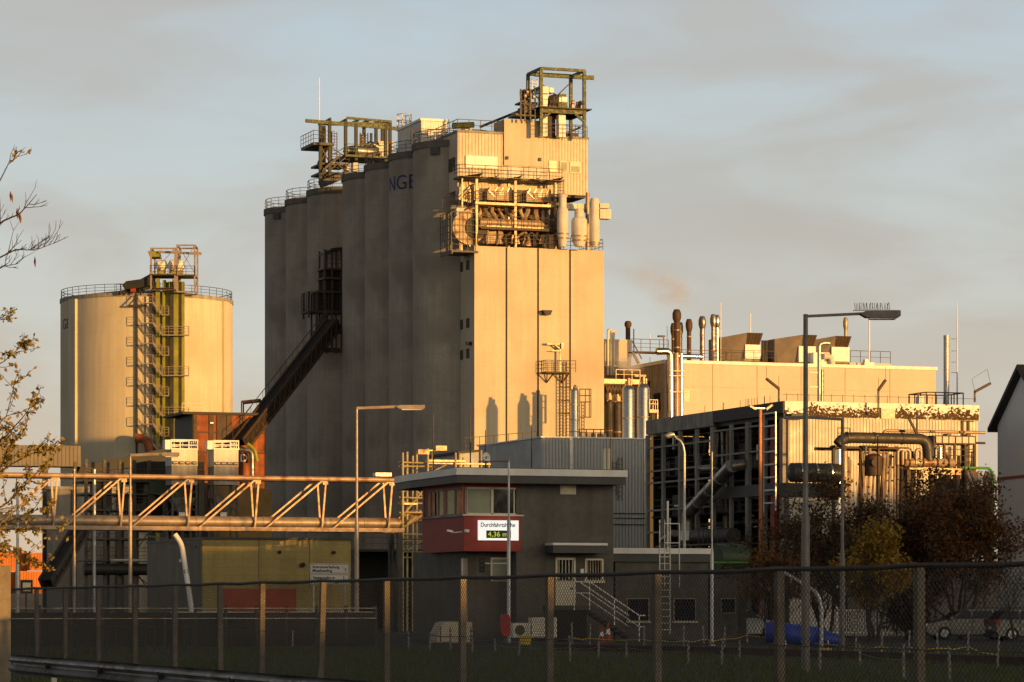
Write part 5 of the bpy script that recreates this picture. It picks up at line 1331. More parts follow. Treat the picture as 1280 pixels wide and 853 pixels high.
# big ducts at the left corner
s = T('roof_duct', 'shiny fat duct lying on the left end of the hall roof', 'duct', fr)
r = (Z(438)-Z(446.5))/2; m = MB(); m.bend([(X(818), -.6, Z(442.5)), (X(835), -.6, Z(441.5)), (X(835.5), -.6, Z(470)), (X(835.5), -.6, 0)], r, 16, r*1.3); m.build('downpipe', steel_m, s)
m = MB(); m.tube([(X(843), -.6, 0), (X(843), -.6, Z(443.5))], r*.72, 14); m.build('downpipe', galv_o, s)
m = MB(); m.tube([(X(849), -.6, 0), (X(849), -.6, Z(444))], r*.55, 14); m.build('downpipe', steel_m, s)
m = MB(); m.tube([(X(850), .8, Z(446)), (X(882), .8, Z(446))], r*.7, 14); m.build('duct', steel_m, s)
m = MB()
for py in (466, 472, 492): m.box(X(832), X(853), -1.15, -.1, Z(py+.8), Z(py))
m.build('pipe_bracket', galv_o, s)
s = T('roof_platform', 'spindly railed walkway at the left end of the hall roof', 'platform', fr)
m = MB(); m.box(X(790), X(832), -.6, 1.2, Z(444), Z(442.5)); m.build('deck', bsteel, s)
m = MB(); m.rail([(X(787), -.6, Z(442.5)), (X(833), -.6, Z(442.5))], 1.25, .03, 1.1, (.4,.8)); m.build('railing', bsteel, s)
m = MB(); m.bar((X(788), -.5, Z(443)), (X(796), -.5, Z(458)), .25); m.bar((X(788), -.5, Z(430)), (X(800), -.5, Z(452)), .1); m.bar((X(790), -.5, Z(415)), (X(790), -.5, Z(443)), .1); m.build('strut', bsteel, s)
m = MB(); m.box(X(824), X(831.5), 0, .5, Z(423.5), Z(421.5)); m.bar((X(830.5), .2, Z(442)), (X(830.5), .2, Z(422)), .1); m.build('lamp', dsteel, s)

# block, trestle and stainless tanks right of the tower
fr = Fr(757, 353); X = lambda px, d=0: fr.x(px, d)
Z = lambda py, px=770, d=0: fr.z(px, py, d)
t = T('evaporator_block', 'cream topped block with white pipes squeezed between tower and hall', 'building', fr)
MB().box(-3, X(788.5), 0, 8, 0, Z(452)).build('wall', conc_d, t); MB().box(-3, X(788.6), -.06, 8, Z(452)+.003, Z(424.5)).build('upper_cladding', panel_c, t)
for px, tp in ((757.5, 414), (761.5, 416), (764.5, 418)):
    MB().bend([(X(px), -.6, Z(470)), (X(px), -.6, Z(tp)), (X(px+4), -.6, Z(tp-1)), (X(px+4), .3, Z(tp-1))], .14, 8).build('pipe', white_d, t)
MB().box(X(756), X(773), -.5, -.2, Z(458.8), Z(457.8)).build('lit_beam', sign_w, t)
fr = Fr(757, 341); X = lambda px, d=0: fr.x(px, d)
Z = lambda py, px=770, d=0: fr.z(px, py, d)
t = T('tank_trestle', 'cream deck on a lattice trestle above the stainless tanks', 'trestle', fr)
MB().box(-.8, X(801), 0, 4, Z(480), Z(474)).build('deck', galv_o, t)
m = MB()
for k in range(7): a = 757+k*4.2; m.bar((X(a), -.1, Z(501)), (X(a+4.2), -.1, Z(481)), .16); m.bar((X(a+4.2), -.1, Z(501)), (X(a), -.1, Z(481)), .16)
m.box(-.8, X(783), -.2, .1, Z(503), Z(500)); m.box(-.8, X(790), -.2, .1, Z(482), Z(480)); m.build('lattice', bsteel, t)
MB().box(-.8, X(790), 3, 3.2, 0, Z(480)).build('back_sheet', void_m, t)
m = MB(); m.rail([(X(770), 0, Z(474)), (X(800), 0, Z(474))], 1.0, .03, .9, (.5,)); m.build('railing', galv_o, t)
m = MB(); m.tube([(X(794), .2, Z(469)), (X(808), .2, Z(469))], .14, 8); m.build('pipe', white_d, t)
def vtank(px0, px1, ptop, Y, mt, label):
    f2 = Fr((px0+px1)/2, Y); s = T('storage_tank', label, 'tank', loc=(*f2.O, 0), group='upright tanks behind the corrugated hall'); r = (px1-px0)/2*Y/F; z = lambda py: EYE+(HY-py)/F*Y
    MB().lathe([(r, 0), (r, z(ptop)-.5), (r*.75, z(ptop)-.1), (r*.25, z(ptop)+.1)], k=40).build('body', mt, s)
    m = MB()
    for q in (.2, .45, .7, .86): m.lathe([(r+.025, z(ptop)*q-.05), (r+.025, z(ptop)*q+.05)], k=40)
    m.build('band', galv_o, s)
    m = MB(); m.tube([(0, -.2, z(ptop)), (0, -.2, z(ptop)+.7)], .18, 8); m.tube([(r*.4, 0, z(ptop)), (r*.4, 0, z(ptop)+.5)], .14, 8); m.tube([(-r*.5, -.1, z(ptop)-.2), (-r*.4, -.1, z(ptop)+.4)], .12, 8); m.build('nozzle', pipe_o, s)
    m = MB(); m.ladder(r*1.0, -r*.5, z(546), z(ptop+6), .4, .03); m.build('ladder', bsteel, s)
    return s
vtank(796.5, 812, 480, 321.5, steel_m, 'right shiny stainless tank with a blazing vertical highlight')
vtank(778, 793, 482, 318.7, steel_m, 'left shiny stainless tank below the lattice trestle')
vtank(757.5, 766, 500, 339.5, dsteel, 'dark narrow tank next to the tower edge'); vtank(767, 777, 502, 339.5, dsteel, 'dark narrow tank just left of the stainless pair')
s = T('tank_platform', 'small railed platform at the right of the stainless tanks', 'platform', Fr(812, 321)); f2 = Fr(812, 321); z = lambda py: f2.z(815, py)
MB().box(f2.x(812), f2.x(823), 0, 1.2, z(516), z(512)).build('deck', frame_w, s); m = MB(); m.rail([(f2.x(812), 0, z(512)), (f2.x(822), 0, z(512)), (f2.x(822), 1.2, z(512))], .95, .035, .8); m.bar((f2.x(822), 0, z(525)), (f2.x(822), 0, z(512)), .1); m.build('railing', galv_o, s)
MB().box(f2.x(813.5), f2.x(821.5), .2, 1.2, 0, z(516.2)).build('stair_casing', blackm, s)
s = T('roof_edge_railing', 'rusty lit railing and pipes along the corrugated hall roof edge', 'railing', Fr(722, 250)); f2 = Fr(722, 250)
m = MB(); m.rail([(f2.x(724), 0, f2.z(730, 546)), (f2.x(760), 0, f2.z(760, 546))], .55, .035, .6, (.3,)); m.build('railing', bsteel, s)
m = MB()
for px in (728, 735, 741, 749, 754): m.box(f2.x(px), f2.x(px)+.3, .1, .5, f2.z(730, 546), f2.z(730, 539+R.uniform(-1, 3)))
m.build('valve', pipe_o, s)

# ---------------------------------------------------------------- dark open frame building with a lit corrugated front
fr = Fr(980, 200); X = lambda px, d=0: fr.x(px, d)
Z = lambda py, px=1100, d=0: fr.z(px, py, d)
t = T('open_frame_building', 'dark steel skeleton hall with an open left side and a pale corrugated front', 'building', fr)
xr = X(1222); L_ = fr.side(809, 530)[0]; sy = lambda px: fr.side(px, 560)[0]; zs = lambda py, px: fr.side(px, py)[1]
zt = Z(501.5, 980); zf = Z(521.5, 1000)
MB().box(.35, xr, .08, L_, zf-.05, zt-.1).build('roof', roof_k, t)
MB().box(.3, xr, -.02, .3, 0, zf-.05).build('front_wall', clad_light, t)
m = MB(); m.corr((.3, -.024), (xr, -.024), 0, zf-.02, .215, .045); m.build('front_sheet', clad_light, t)
MB().box(xr-.3, xr-.003, .3, L_, 0, zf-.06).build('end_wall', clad_light, t)
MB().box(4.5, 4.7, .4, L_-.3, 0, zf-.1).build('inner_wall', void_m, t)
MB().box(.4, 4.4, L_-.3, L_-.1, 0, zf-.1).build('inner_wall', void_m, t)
MB().box(-.0, xr+.05, -.14, .07, zf-.018, zt).build('front_fascia', white, t)
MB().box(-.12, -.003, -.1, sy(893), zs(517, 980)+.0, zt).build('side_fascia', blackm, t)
MB().box(-.10, -.003, sy(893)+.01, L_, zs(541, 830), zt).build('side_fascia', conc_d, t)
# creeper hanging on the fascia
from mathutils import noise as mn
m = MB(); rng = random.Random(21); n_ = 0
while n_ < 9500:
    x = rng.uniform(0, xr); u = rng.random(); z = zf+.02+u*(zt-zf-.05)
    if X(1100) < x < X(1117): continue
    d_ = .60-u*.78+.22*mn.noise(Vector((x*.8, 3, z*.8)))+.30*mn.noise(Vector((x*3.1, 9, z*3.1)))+.55*mn.noise(Vector((x*7.5, 5, z*7.5)))
    if x < X(1010): d_ -= .18
    if d_ < .12+rng.random()*.25: n_ += .25; continue
    n_ += 1; s = rng.uniform(.02, .05); a = rng.uniform(0, PI); ca, sa = math.cos(a)*s, math.sin(a)*s; y = -.145-rng.uniform(.0, .05); tl = rng.uniform(-.02, .02)
    m.face([(x-ca, y, z-sa), (x+sa*.7, y-tl, z-ca*.7), (x+ca, y, z+sa), (x-sa*.7, y+tl, z+ca*.7)])
c_ = m.build('creeper', creep_m, t); c_['kind'] = 'stuff'
m = MB(); m.box(X(1100), X(1117), -.2, -.145, zf, zt-.35); m.build('fascia_gate', frame_w, t)
# left face skeleton
cols = [980, 957, 937, 915, 893, 872, 851, 830, 810]
for i, px in enumerate(cols):
    y = sy(px) if i else .0
    box('column', conc_d, t, -.09, .13, y, y+(.5 if i in (0, 2, 4) else .26), 0, zf-.05)
m = MB()
for py, px0, px1 in ((556, 810, 893), (586, 810, 893), (601, 810, 893), (636, 810, 893), (664, 810, 893), (545, 893, 957), (575, 893, 957)):
    zq = zs(py, 850); m.box(-.06, .1, sy(px1), sy(px0), zq-.06, zq+.06)
m.build('girt', conc_d, t)
MB().box(-.13, .2, .55, sy(893)-.02, zs(618, 980), zs(603, 980)).build('plate_girder', roof_k, t)
for py in (588, 640, 686):
    zq = zs(py, 900); MB().box(.2, 4.4, .4, L_-.35, zq-.12, zq).build('floor', void_m, t)
m = MB()
for py in (586, 640, 560): m.rail([(.3, .6, zs(py, 900)), (.3, L_-.5, zs(py, 900))], 1.1, .025, 1.2, (.35,.7))
m.build('inner_railing', dsteel, t)
m = MB(); rng = random.Random(8)
for k in range(26):
    y = rng.uniform(1, L_-2); z = rng.choice((zs(588, 900), zs(640, 900), zs(686, 900))); h = rng.uniform(.5, 1.8); m.box(rng.uniform(.8, 2), rng.uniform(2.2, 3.6), y, y+rng.uniform(.4, 1.6), z, z+h)
m.build('machine', dsteel, t)
for k in range(9):
    y = rng.uniform(1, L_-1.5); MB().tube([(rng.uniform(.6, 2.5), y, .2), (rng.uniform(.6, 2.5), y, zf-.3)], rng.uniform(.08, .22), 8).build('inner_pipe', (duct_m, pipe_o, dsteel)[k % 3], t)
for k in range(5): z = rng.uniform(3, 11); MB().tube([(rng.uniform(.5, 2), .8, z), (rng.uniform(.5, 2), L_-.6, z)], rng.uniform(.07, .16), 8).build('inner_pipe', (duct_m, dsteel)[k % 2], t)
m = MB().lathe([(.7, zs(640, 885)), (.7, zs(606, 885)), (.4, zs(603, 885))], 1.2, sy(884), 20); m.build('inner_tank', conc_d, t)
for px, p0, p1 in ((837, 562, 547), (942, 575, 556), (964.5, 573, 551)): MB().box(.25, .4, sy(px)-.05, sy(px)+.12, zs(p0, px), zs(p1, px)).build('lit_panel', sign_w, t)
for px, py in ((846, 632), (844, 669)): MB().box(.15, .35, sy(px+6), sy(px-6), zs(py+.8, px), zs(py-.8, px)).build('lit_panel', sign_w, t)
box('red_stanchion', red_p, t, .0, .3, sy(968), sy(963), 0, zf-.4); box('red_stanchion', red_p, t, .6, .8, sy(974), sy(972), 0, zf-.4)
m = MB(); m.ladder(0, 0, 0, 1); m = MB()
ya, yb = sy(963.5), sy(978)
for y in (ya, yb): m.bar((-.45, y, zs(640, 970)), (-.45, y, zs(516, 970)), .07)
for k, py in enumerate(range(517, 640, 16)): m.bar((-.45, ya, zs(py, 970)), (-.45, yb, zs(py, 970)), .09); m.bar((-.45, ya, zs(py, 970)), (-.05, ya, zs(py, 970)), .05)
m.build('stair_ladder', galv, t)
m = MB(); rng = random.Random(4)
for k in range(20): y = rng.uniform(.5, L_); m.tube([(-.06, y, zt), (-.06, y, zt+.45)], .018, 5)
for k in range(16): x = X(985+k*14); m.tube([(x, .2, zt), (x, .2, zt+.5)], .018, 5)
m.tube([(0, .2, zt+.42), (xr, .2, zt+.42)], .012, 5); m.build('lightning_wire', dsteel, t)
m = MB(); m.box(X(982), X(1003), -.9, -.15, Z(525), Z(520.5)); m.build('door_canopy', roof_k, t)
# big diagonal duct on the left face
s = T('diagonal_duct', 'fat grey duct running diagonally down the open side of the dark hall', 'duct', fr)
pts = [(-.9, sy(931), zs(583, 931)), (-1.0, sy(879)+.2, zs(642, 881)), (-1.0, sy(879)+.2, zs(664, 881))]
MB().bend(pts, .42, 16, .7).build('duct', duct_m, s)
m = MB()
a, b = Vector(pts[0]), Vector(pts[1])
for q in (.0, .25, .5, .75): c = a.lerp(b, q); dn = (b-a).normalized(); m.tube([c-dn*.05, c+dn*.05], .45, 16)
m.build('flange', galv, s)
m = MB(); m.bend([(-.9, sy(931), zs(583, 931)), (-.1, sy(933), zs(581, 931))], .36, 12); m.tube([(-.9, sy(912), zs(586, 912)), (-.9, sy(890), zs(587, 890))], .14, 8); m.build('branch', duct_m, s)
s = T('blower', 'grey fan box with a long horizontal drum under the diagonal duct', 'fan', fr)
MB().box(-2.0, -.9, sy(897), sy(886), zs(676, 890), zs(664, 890)).build('box', galv, s)
MB().tube([(-1.5, sy(897), zs(671, 900)), (-1.5, sy(945), zs(671, 930))], .5, 16).build('drum', dsteel, s)
MB().tube([(-2, sy(881)+.3, zs(667, 881)), (-2, sy(864), zs(676, 866))], .25, 12).build('motor', duct_m, s)
m = MB(); m.box(-2.3, -.6, sy(960), sy(860), zs(683, 900), zs(681, 900)); m.rail([(-2.3, sy(945), zs(681, 900)), (-2.3, sy(915), zs(681, 900))], 1.0, .025, .8); m.bar((-2.2, sy(872), zs(664,872)), (-2.2, sy(872), 0), .08); m.bar((-2.2, sy(905), zs(683,872)), (-2.2, sy(905), 0), .2); m.bar((-2.2, sy(950), zs(683,872)), (-2.2, sy(950), 0), .2); m.build('platform', dsteel, s)
# green tank half hidden
s = T('green_tank', 'dark green horizontal tank low behind the annex', 'tank', Fr(915, 172)); f2 = Fr(915, 172)
MB().tube([(f2.x(893), 0, f2.z(900, 698)), (f2.x(932), .5, f2.z(900, 698))], .75, 20).build('shell', green_t, s)
MB().box(f2.x(893), f2.x(932), -.3, .6, 0, f2.z(900, 716)).build('cradle', blackm, s)
o = MB().tube([(0, 0, 0), (3.2, .8, 0)], .05, 8).build('green_pipe', green_p); o.location = ((892-CX)/F*165, 165, EYE+(HY-703.5)/F*165); tag(o, 'thin bright green pipe running in front of the green tank', 'pipe')
# items on that roof
s = T('steel_stack', 'plain grey steel chimney on the right end of the dark hall roof', 'chimney', Fr(1183, 212)); f2 = Fr(1183, 212); z = lambda py: f2.z(1183, py); r = 3.6*212/F
MB().lathe([(r, zt-.4), (r, z(422)), (r*1.05, z(422)), (r*1.05, z(419.5))], k=20).build('pipe', galv, s)
m = MB()
for py in (430, 446, 462, 478): m.box(-.03, .03, -r-.03, -r, z(py+.6), z(py-.6))
m.build('clip', white, s)
s = T('red_white_mast', 'thin pale lattice mast with rungs right of the plain steel chimney', 'mast', Fr(1196.5, 213)); f2 = Fr(1196.5, 213); z = lambda py: f2.z(1196, py)
m = MB(); m.tube([(0, 0, zt-.3), (0, 0, z(402)), (0, 0, z(378))], [.05, .04, .015], 6); m.build('rod', sign_w, s)
m = MB()
for py in (424, 439, 453, 466): m.bar((-.42, 0, z(py)), (0, 0, z(py)), .035)
m.build('rung', dsteel, s)
s = T('stack_railing', 'dark square railing round the foot of the steel chimney', 'railing', Fr(1158, 209)); f2 = Fr(1158, 209); z = lambda py: f2.z(1180, py)
m = MB(); x0, x1 = 0, f2.x(1204); m.rail([(x0, 0, zt), (x1, 0, zt), (x1, 2.5, zt), (x0, 2.5, zt)], z(491)-zt, .035, .75, (.3,), True); m.build('railing', bsteel, s)
MB().box(f2.x(1150), f2.x(1157), .1, .6, zt-.1, z(496)).build('lit_box', white, s)
def roofmast(px, pb, ptop, ha, hb, Y, label):
    f2 = Fr(px, Y); s = T('roof_floodlight', label, 'floodlight', f2, 'angled floodlights on the dark hall roof'); z = lambda py: f2.z(px, py)
    MB().bar((0, 0, z(pb)), (0, 0, z(ptop)), .1).build('post', dsteel, s)
    a, b = (f2.x(ha[0]), 0, z(ha[1])), (f2.x(hb[0]), 0, z(hb[1])); MB().bar(a, b, .2, .14).build('lamp', bsteel, s)
    m = MB(); A_, B_ = Vector(a), Vector(b); up = Vector((0, 0, .75)) if px < 1200 else Vector((-.2, 0, .8)); 
    m.bar(A_, A_+up+(B_-A_)*.35*0, .02); m.bar(B_, B_+up*1.1, .02); 
    if px > 1200: m.bar(A_+up, B_+up*1.1, .02)
    m.build('bird_wire', dsteel, s)
roofmast(973.5, 502, 486, (958, 474), (973.5, 486), 203, 'roof floodlight tilted up left, at the corner of the dark hall')
roofmast(1098, 517, 488, (1098, 488), (1107, 475), 201, 'roof floodlight on a tall post in the gap of the brown creeper')
roofmast(1218.5, 503, 490, (1218.5, 490), (1238, 479), 202, 'roof floodlight tilted up right at the right end of the roof')
s = T('goose_pipe', 'upright grey vent pipe with side brackets before the hall front', 'vent pipe', Fr(1024, 206)); f2 = Fr(1024, 206); z = lambda py: f2.z(1024, py)
MB().bend([(0, 0, zt-.3), (0, 0, z(430)), (.45, 0, z(428.5)), (.7, 0, z(429))], .12, 10).build('pipe', galv, s); MB().tube([(.18, 0, zt-.3), (.18, 0, z(462))], .14, 10).build('pipe', duct_m, s)
m = MB()
for py in (466, 484): m.bar((-.7, 0, z(py)), (.1, 0, z(py)), .07)
m.build('bracket', white, s)

# ---------------------------------------------------------------- pipework in front of the lit front
fr = Fr(985, 182); X = lambda px, d=0: fr.x(px, d)
Z = lambda py, px=1100, d=0: fr.z(px, py, d)
t = T('horizontal_vessel', 'dark shiny horizontal vessel in front of the pale corrugated wall', 'vessel', fr)
r = (Z(580)-Z(604))/2; zc = Z(592.5)
m = MB(); m.tube([(X(986), 0, zc), (X(989), 0, zc), (X(1049), 0, zc), (X(1052), 0, zc)], [r*.6, r, r, r*.6], 24); m.build('shell', duct_d, t)
m = MB()
for px in (999, 1018, 1036): m.tube([(X(px)-.05, 0, zc), (X(px)+.05, 0, zc)], r+.03, 24)
m.build('band', steel_m, t)
MB().box(X(980), X(1052), -.2, .6, Z(623), Z(605.5)).build('cradle', blackm, t); m = MB()
for px in (984, 1050): m.box(X(px)-.12, X(px)+.12, 0, .25, 0, Z(623))
m.build('leg', dsteel, t)
t = T('overhead_duct', 'fat dark pipe crossing high and bending down to a round vessel', 'duct', fr)
r = .315; zc = Z(547, 1100)
m = MB(); m.bend([(X(1055), .8, Z(556)), (X(1060), .8, Z(549.5)), (X(1070), .8, zc), (X(1166.5), .8, Z(547)), (X(1169), .8, Z(575))], r, 18, .45); m.build('pipe', duct_d, t)
m = MB()
for px in (1066, 1100, 1135): m.tube([(X(px)-.04, .8, zc), (X(px)+.04, .8, zc)], r+.03, 18)
m.build('flange', dsteel, t)
t = T('heat_exchanger', 'lit brown horizontal cylinder resting on a girder above the trees', 'heat exchanger', fr)
zc = Z(577.8, 1168); r = (Z(572)-Z(583.5))/2
m = MB(); m.tube([(X(1138), .8, zc), (X(1141), .8, zc), (X(1199), .8, zc), (X(1201), .8, zc)], [r*.85, r, r, r*.7], 22); m.build('shell', pipe_o, t)
m = MB()
for px in (1143, 1160, 1178, 1192): m.tube([(X(px)-.05, .8, zc), (X(px)+.05, .8, zc)], r+.04, 22)
m.build('flange', bsteel, t)
m = MB(); m.box(X(1140), X(1206), .3, 1.3, Z(586), Z(583.8)); m.box(X(1155), X(1206), .3, .5, Z(592), Z(590))
for k in range(12): a = 1156+k*4; m.bar((X(a), .4, Z(590)), (X(a+4*(k % 2)), .4, Z(586)), .1)
m.build('girder', pipe_o, t)
m = MB()
for px in (1142, 1172, 1204): m.box(X(px)-.1, X(px)+.1, .6, .9, 0, Z(586))
m.build('leg', bsteel, t)
t = T('pipe_rack', 'dense brown and gold pipe rack in front of the pale corrugated wall', 'pipe rack', fr)
rng = random.Random(17)
m = MB()
for px in (1056, 1070, 1090, 1112, 1135): m.box(X(px)-.08, X(px)+.08, 1.4, 1.56, 0, Z(556))
m.box(X(1052), X(1150), 1.35, 1.6, Z(560), Z(557)); m.box(X(1040), X(1150), 2.2, 2.4, Z(562), Z(558)); m.build('frame', bsteel, t)
mats = (pipe_o, galv_o, bsteel, duct_m, pipe_o)
for k in range(26):
    px = rng.uniform(1058, 1150); tp = rng.uniform(556, 575); MB().tube([(X(px, 1), 1+rng.random()*1.4, 2), (X(px, 1), 1+rng.random()*.2, Z(tp))], rng.uniform(.04, .11), 8).build('pipe', mats[k % 5], t)
for k in range(9):
    a = rng.uniform(1055, 1120); b = a+rng.uniform(15, 40); py = rng.uniform(556, 600); MB().tube([(X(a), 1.2, Z(py)), (X(b), 1.2, Z(py))], rng.uniform(.04, .09), 8).build('pipe', mats[k % 5], t)
for px, w in ((1128, 10), (1134, 9), (1151, 6)): MB().bend([(X(px), .6, Z(580)), (X(px), .6, Z(561)), (X(px+w), .6, Z(561)), (X(px+w), .6, Z(573))], .1, 10).build('pipe', galv_o, t)
MB().tube([(X(1048.5), 0, 0), (X(1048.5), 0, Z(563))], .18, 16).build('pipe', steel_m, t); MB().tube([(X(1057.5), .2, 0), (X(1057.5), .2, Z(565))], .2, 16).build('pipe', galv_o, t)
m = MB().lathe([(.5, Z(594)), (.5, Z(570)), (.3, Z(567)), (.0, Z(566))], X(1092, 1), 1.0, 20); m.build('small_vessel', bsteel, t)
MB().tube([(X(1098), .4, Z(578)), (X(1098), .9, Z(578))], .22, 14).build('manhole', blackm, t)
m = MB(); m.rail([(X(1072), 2.6, Z(546)), (X(1087), 2.6, Z(546))], .6, .025, .7, (.3,)); m.build('railing', bsteel, t)
t = T('cell_cooler', 'row of pale square cells on a steel frame at the right of the pipe rack', 'cooler', fr)
m = MB(); m.box(X(1170, 2), X(1223, 2), 2.3, 3.6, Z(551), Z(540)); m.build('frame', bsteel, t)
m = MB()
for k in range(6): a = 1172.5+k*8.3; m.box(X(a, 2), X(a+6.8, 2), 2.22, 2.29, Z(549.5), Z(541.5))
m.build('cell', white_d, t)
m = MB()
for px in (1171, 1184, 1197, 1210, 1222): m.box(X(px, 2)-.06, X(px, 2)+.06, 2.3, 2.45, 0, Z(551))
for py in (557, 565, 573, 582): m.box(X(1170, 2), X(1223, 2), 2.28, 2.42, Z(py+.8), Z(py))
for a, b, p, q in ((1172, 1196, 580, 553), (1196, 1222, 553, 580)): m.bar((X(a), 2.35, Z(p)), (X(b), 2.35, Z(q)), .07)
m.build('stand', bsteel, t)
for k in range(12):
    px = rng.uniform(1172, 1222); MB().tube([(X(px, 2), 2.6, Z(600)), (X(px, 2), 2.6, Z(rng.uniform(553, 568)))], rng.uniform(.05, .12), 8).build('pipe', mats[k % 5], t)
MB().tube([(X(1196), 2.1, Z(571)), (X(1196), 2.1, Z(556))], .17, 14).build('bright_pipe', steel_m, t)
MB().box(X(1182), X(1187), 2.0, 2.2, Z(573), Z(560)).build('valve_box', dsteel, t)
for px in (1188, 1213): MB().box(X(px, 2), X(px+5, 2), 2.4, 3, Z(540), Z(537.5)).build('top_box', dsteel, t)
t = T('loop_pipe', 'thin pipe looping high from the rack toward the right house', 'pipe', fr)
MB().bend([(X(1134), 3, Z(545)), (X(1134), 3, Z(534.5)), (X(1262), 3, Z(534.5))], .09, 10).build('pipe', pipe_o, t)
MB().bend([(X(1212), 3, Z(548)), (X(1262), 3, Z(548))], .07, 10).build('pipe', bsteel, t)
m = MB()
for px in (1154, 1192, 1229): m.box(X(px), X(px+6), 2.85, 3.15, Z(535.8), Z(533.2))
m.build('clamp', dsteel, t)
m = MB(); m.bar((X(1156), 2, Z(520)), (X(1168), 2, Z(543)), .12); m.bar((X(1166), 2, Z(510)), (X(1166), 2, Z(543)), .08); m.build('strut', bsteel, t)
t = T('right_pipe_bundle', 'gold lit pipes and green header squeezed beside the right house', 'pipes', fr)
MB().bend([(X(1206), .3, Z(583)), (X(1240), .3, Z(583)), (X(1244), .3, Z(590)), (X(1244), .3, 0)], .08, 10).build('green_header', green_p, t)
for k, px in enumerate((1216, 1222, 1229, 1238, 1243, 1246)): MB().bend([(X(px), .6, 0), (X(px), .6, Z(586+k)), (X(px+3), .6, Z(586+k)), (X(px+3), .6, Z(600))], .1, 8).build('pipe', (galv_o, pipe_o, white_d)[k % 3], t)
MB().box(X(1232), X(1248), .8, 1.6, Z(620), Z(612)).build('lit_tray', pipe_o, t)
MB().box(X(1203), X(1250), 2.5, 3.5, 0, Z(595)).build('brown_casing', bsteel, t)
t = T('caged_riser', 'dark caged steel ladder tower behind the corner of the right house', 'ladder', fr)
m = MB()
for px in (1236, 1243): m.box(X(px)-.06, X(px)+.06, 3.2, 3.32, 0, Z(519))
for py in (520, 548, 556, 560, 566, 572): m.box(X(1236), X(1250), 3.2, 3.3, Z(py+.6), Z(py-.6))
m.box(X(1236), X(1250), 3, 4, Z(578), Z(574)); m.build('frame', bsteel, t)
t = T('leaning_conveyor', 'thin dark ladder like chute leaning down through the bare trees', 'chute', Fr(1208, 170)); f2 = Fr(1208, 170)
a, b = f2.p(1208, 584), f2.p(1231, 648); m = MB(); 
for o in (-.12, .12): m.bar((a[0]+o, 0, a[2]), (b[0]+o, 0, b[2]), .08)
m.bar((b[0]-.4, 0, b[2]-.1), (b[0]+1.5, 0, b[2]+.3), .1); m.bar(b, (b[0], 0, 0), .1); m.build('chute', dsteel, t)
# ---------------------------------------------------------------- house at the right edge
hang = math.atan(.23)
fr = Fr(1247, 214, hang); zw = EYE+(HY-533)/F*214
t = T('gabled_house', 'pale grey rendered gable house with a dark roof at the right edge', 'house', fr)
# gable wall lies in the local y direction toward the camera; its face looks left (-x)
hw = 4.6; rise = 3.4
gp = [(0, 0), (-2*hw, 0), (-2*hw, zw), (-hw, zw+rise), (0, zw)]
m = MB(); m.prismx([(y, z) for y, z in gp], 0, 9); m.build('wall', brick_h, t)
m = MB(); zb_ = EYE+(HY-598)/F*213; m.box(-.05, -.003, -2*hw, 0, zb_-.12, zb_+.08); m.build('string_course', red_p, t)
for s in (0, 1):
    y0, y1 = (.55, -hw) if s == 0 else (-2*hw-.55, -hw); z0 = zw-.55*rise/hw
    a = Vector((0, y0, z0)); b = Vector((0, y1, zw+rise)); 
    m = MB(); m.prismx([(y0, z0+.03), (y1, zw+rise+.03), (y1, zw+rise+.33), (y0, z0+.3)], -.5, 9.4); m.build('roof', blackm, t)
m = MB(); m.tube([(-.45, .5, zw-.25), (9, .5, zw-.25)], .09, 8); m.build('gutter', dsteel, t)
# garage wing left of the white car
fr = Fr(893, 151); t = T('small_garage', 'dark grey windowed garage wall right of the low annex', 'garage', fr)
z = lambda py: fr.z(910, py); MB().box(fr.x(893), fr.x(933), 0, 5, 0, z(722)).build('wall', render_g, t); MB().box(-.1, fr.x(934), -.1, 5.1, z(721.9), z(719)).build('roof', roof_k, t)
w = MB().box(fr.x(901), fr.x(919), -.04, 0, z(767), z(748)).build('window', galv_o, t); MB().box(fr.x(902), fr.x(918), -.06, -.041, z(766), z(749)).build('pane', glass, w)
m = MB(); m.box(fr.x(923), fr.x(932), -.05, -.003, 0, z(743)); m.build('door', dsteel, t)
# pale wall behind trees and low picket railing
t = T('yard_wall', 'pale low wall seen dimly behind the parked cars', 'wall', Fr(1085, 172)); f2 = Fr(1085, 172)
MB().box(f2.x(1060), f2.x(1250), 0, .3, 0, f2.z(1150, 705)).build('wall', render_g, t); MB().box(f2.x(1058), f2.x(1252), -.06, .36, f2.z(1150, 705)+.002, f2.z(1150, 702)).build('coping', dsteel, t)
def picket(px0, px1, Y, ptop, label, n, name='picket_railing'):
    f2 = Fr(px0, Y); s = T(name, label, 'railing', f2); x1 = f2.x(px1); z = f2.z(px0, ptop)
    m = MB(); m.box(0, x1, -.02, .02, z-.06, z); m.box(0, x1, -.02, .02, .25, .31); m.build('rail', galv, s)
    m = MB()
    for k in range(n): x = x1*k/(n-1); m.box(x-.016, x+.016, -.012, .012, .1, z-.02)
    m.build('picket', galv, s)
picket(1005, 1130, 158, 762, 'grey picket railing behind the blue tarpaulin', 60)
picket(213, 470, 132, 765, 'dim picket railing in front of the yellow building', 90)

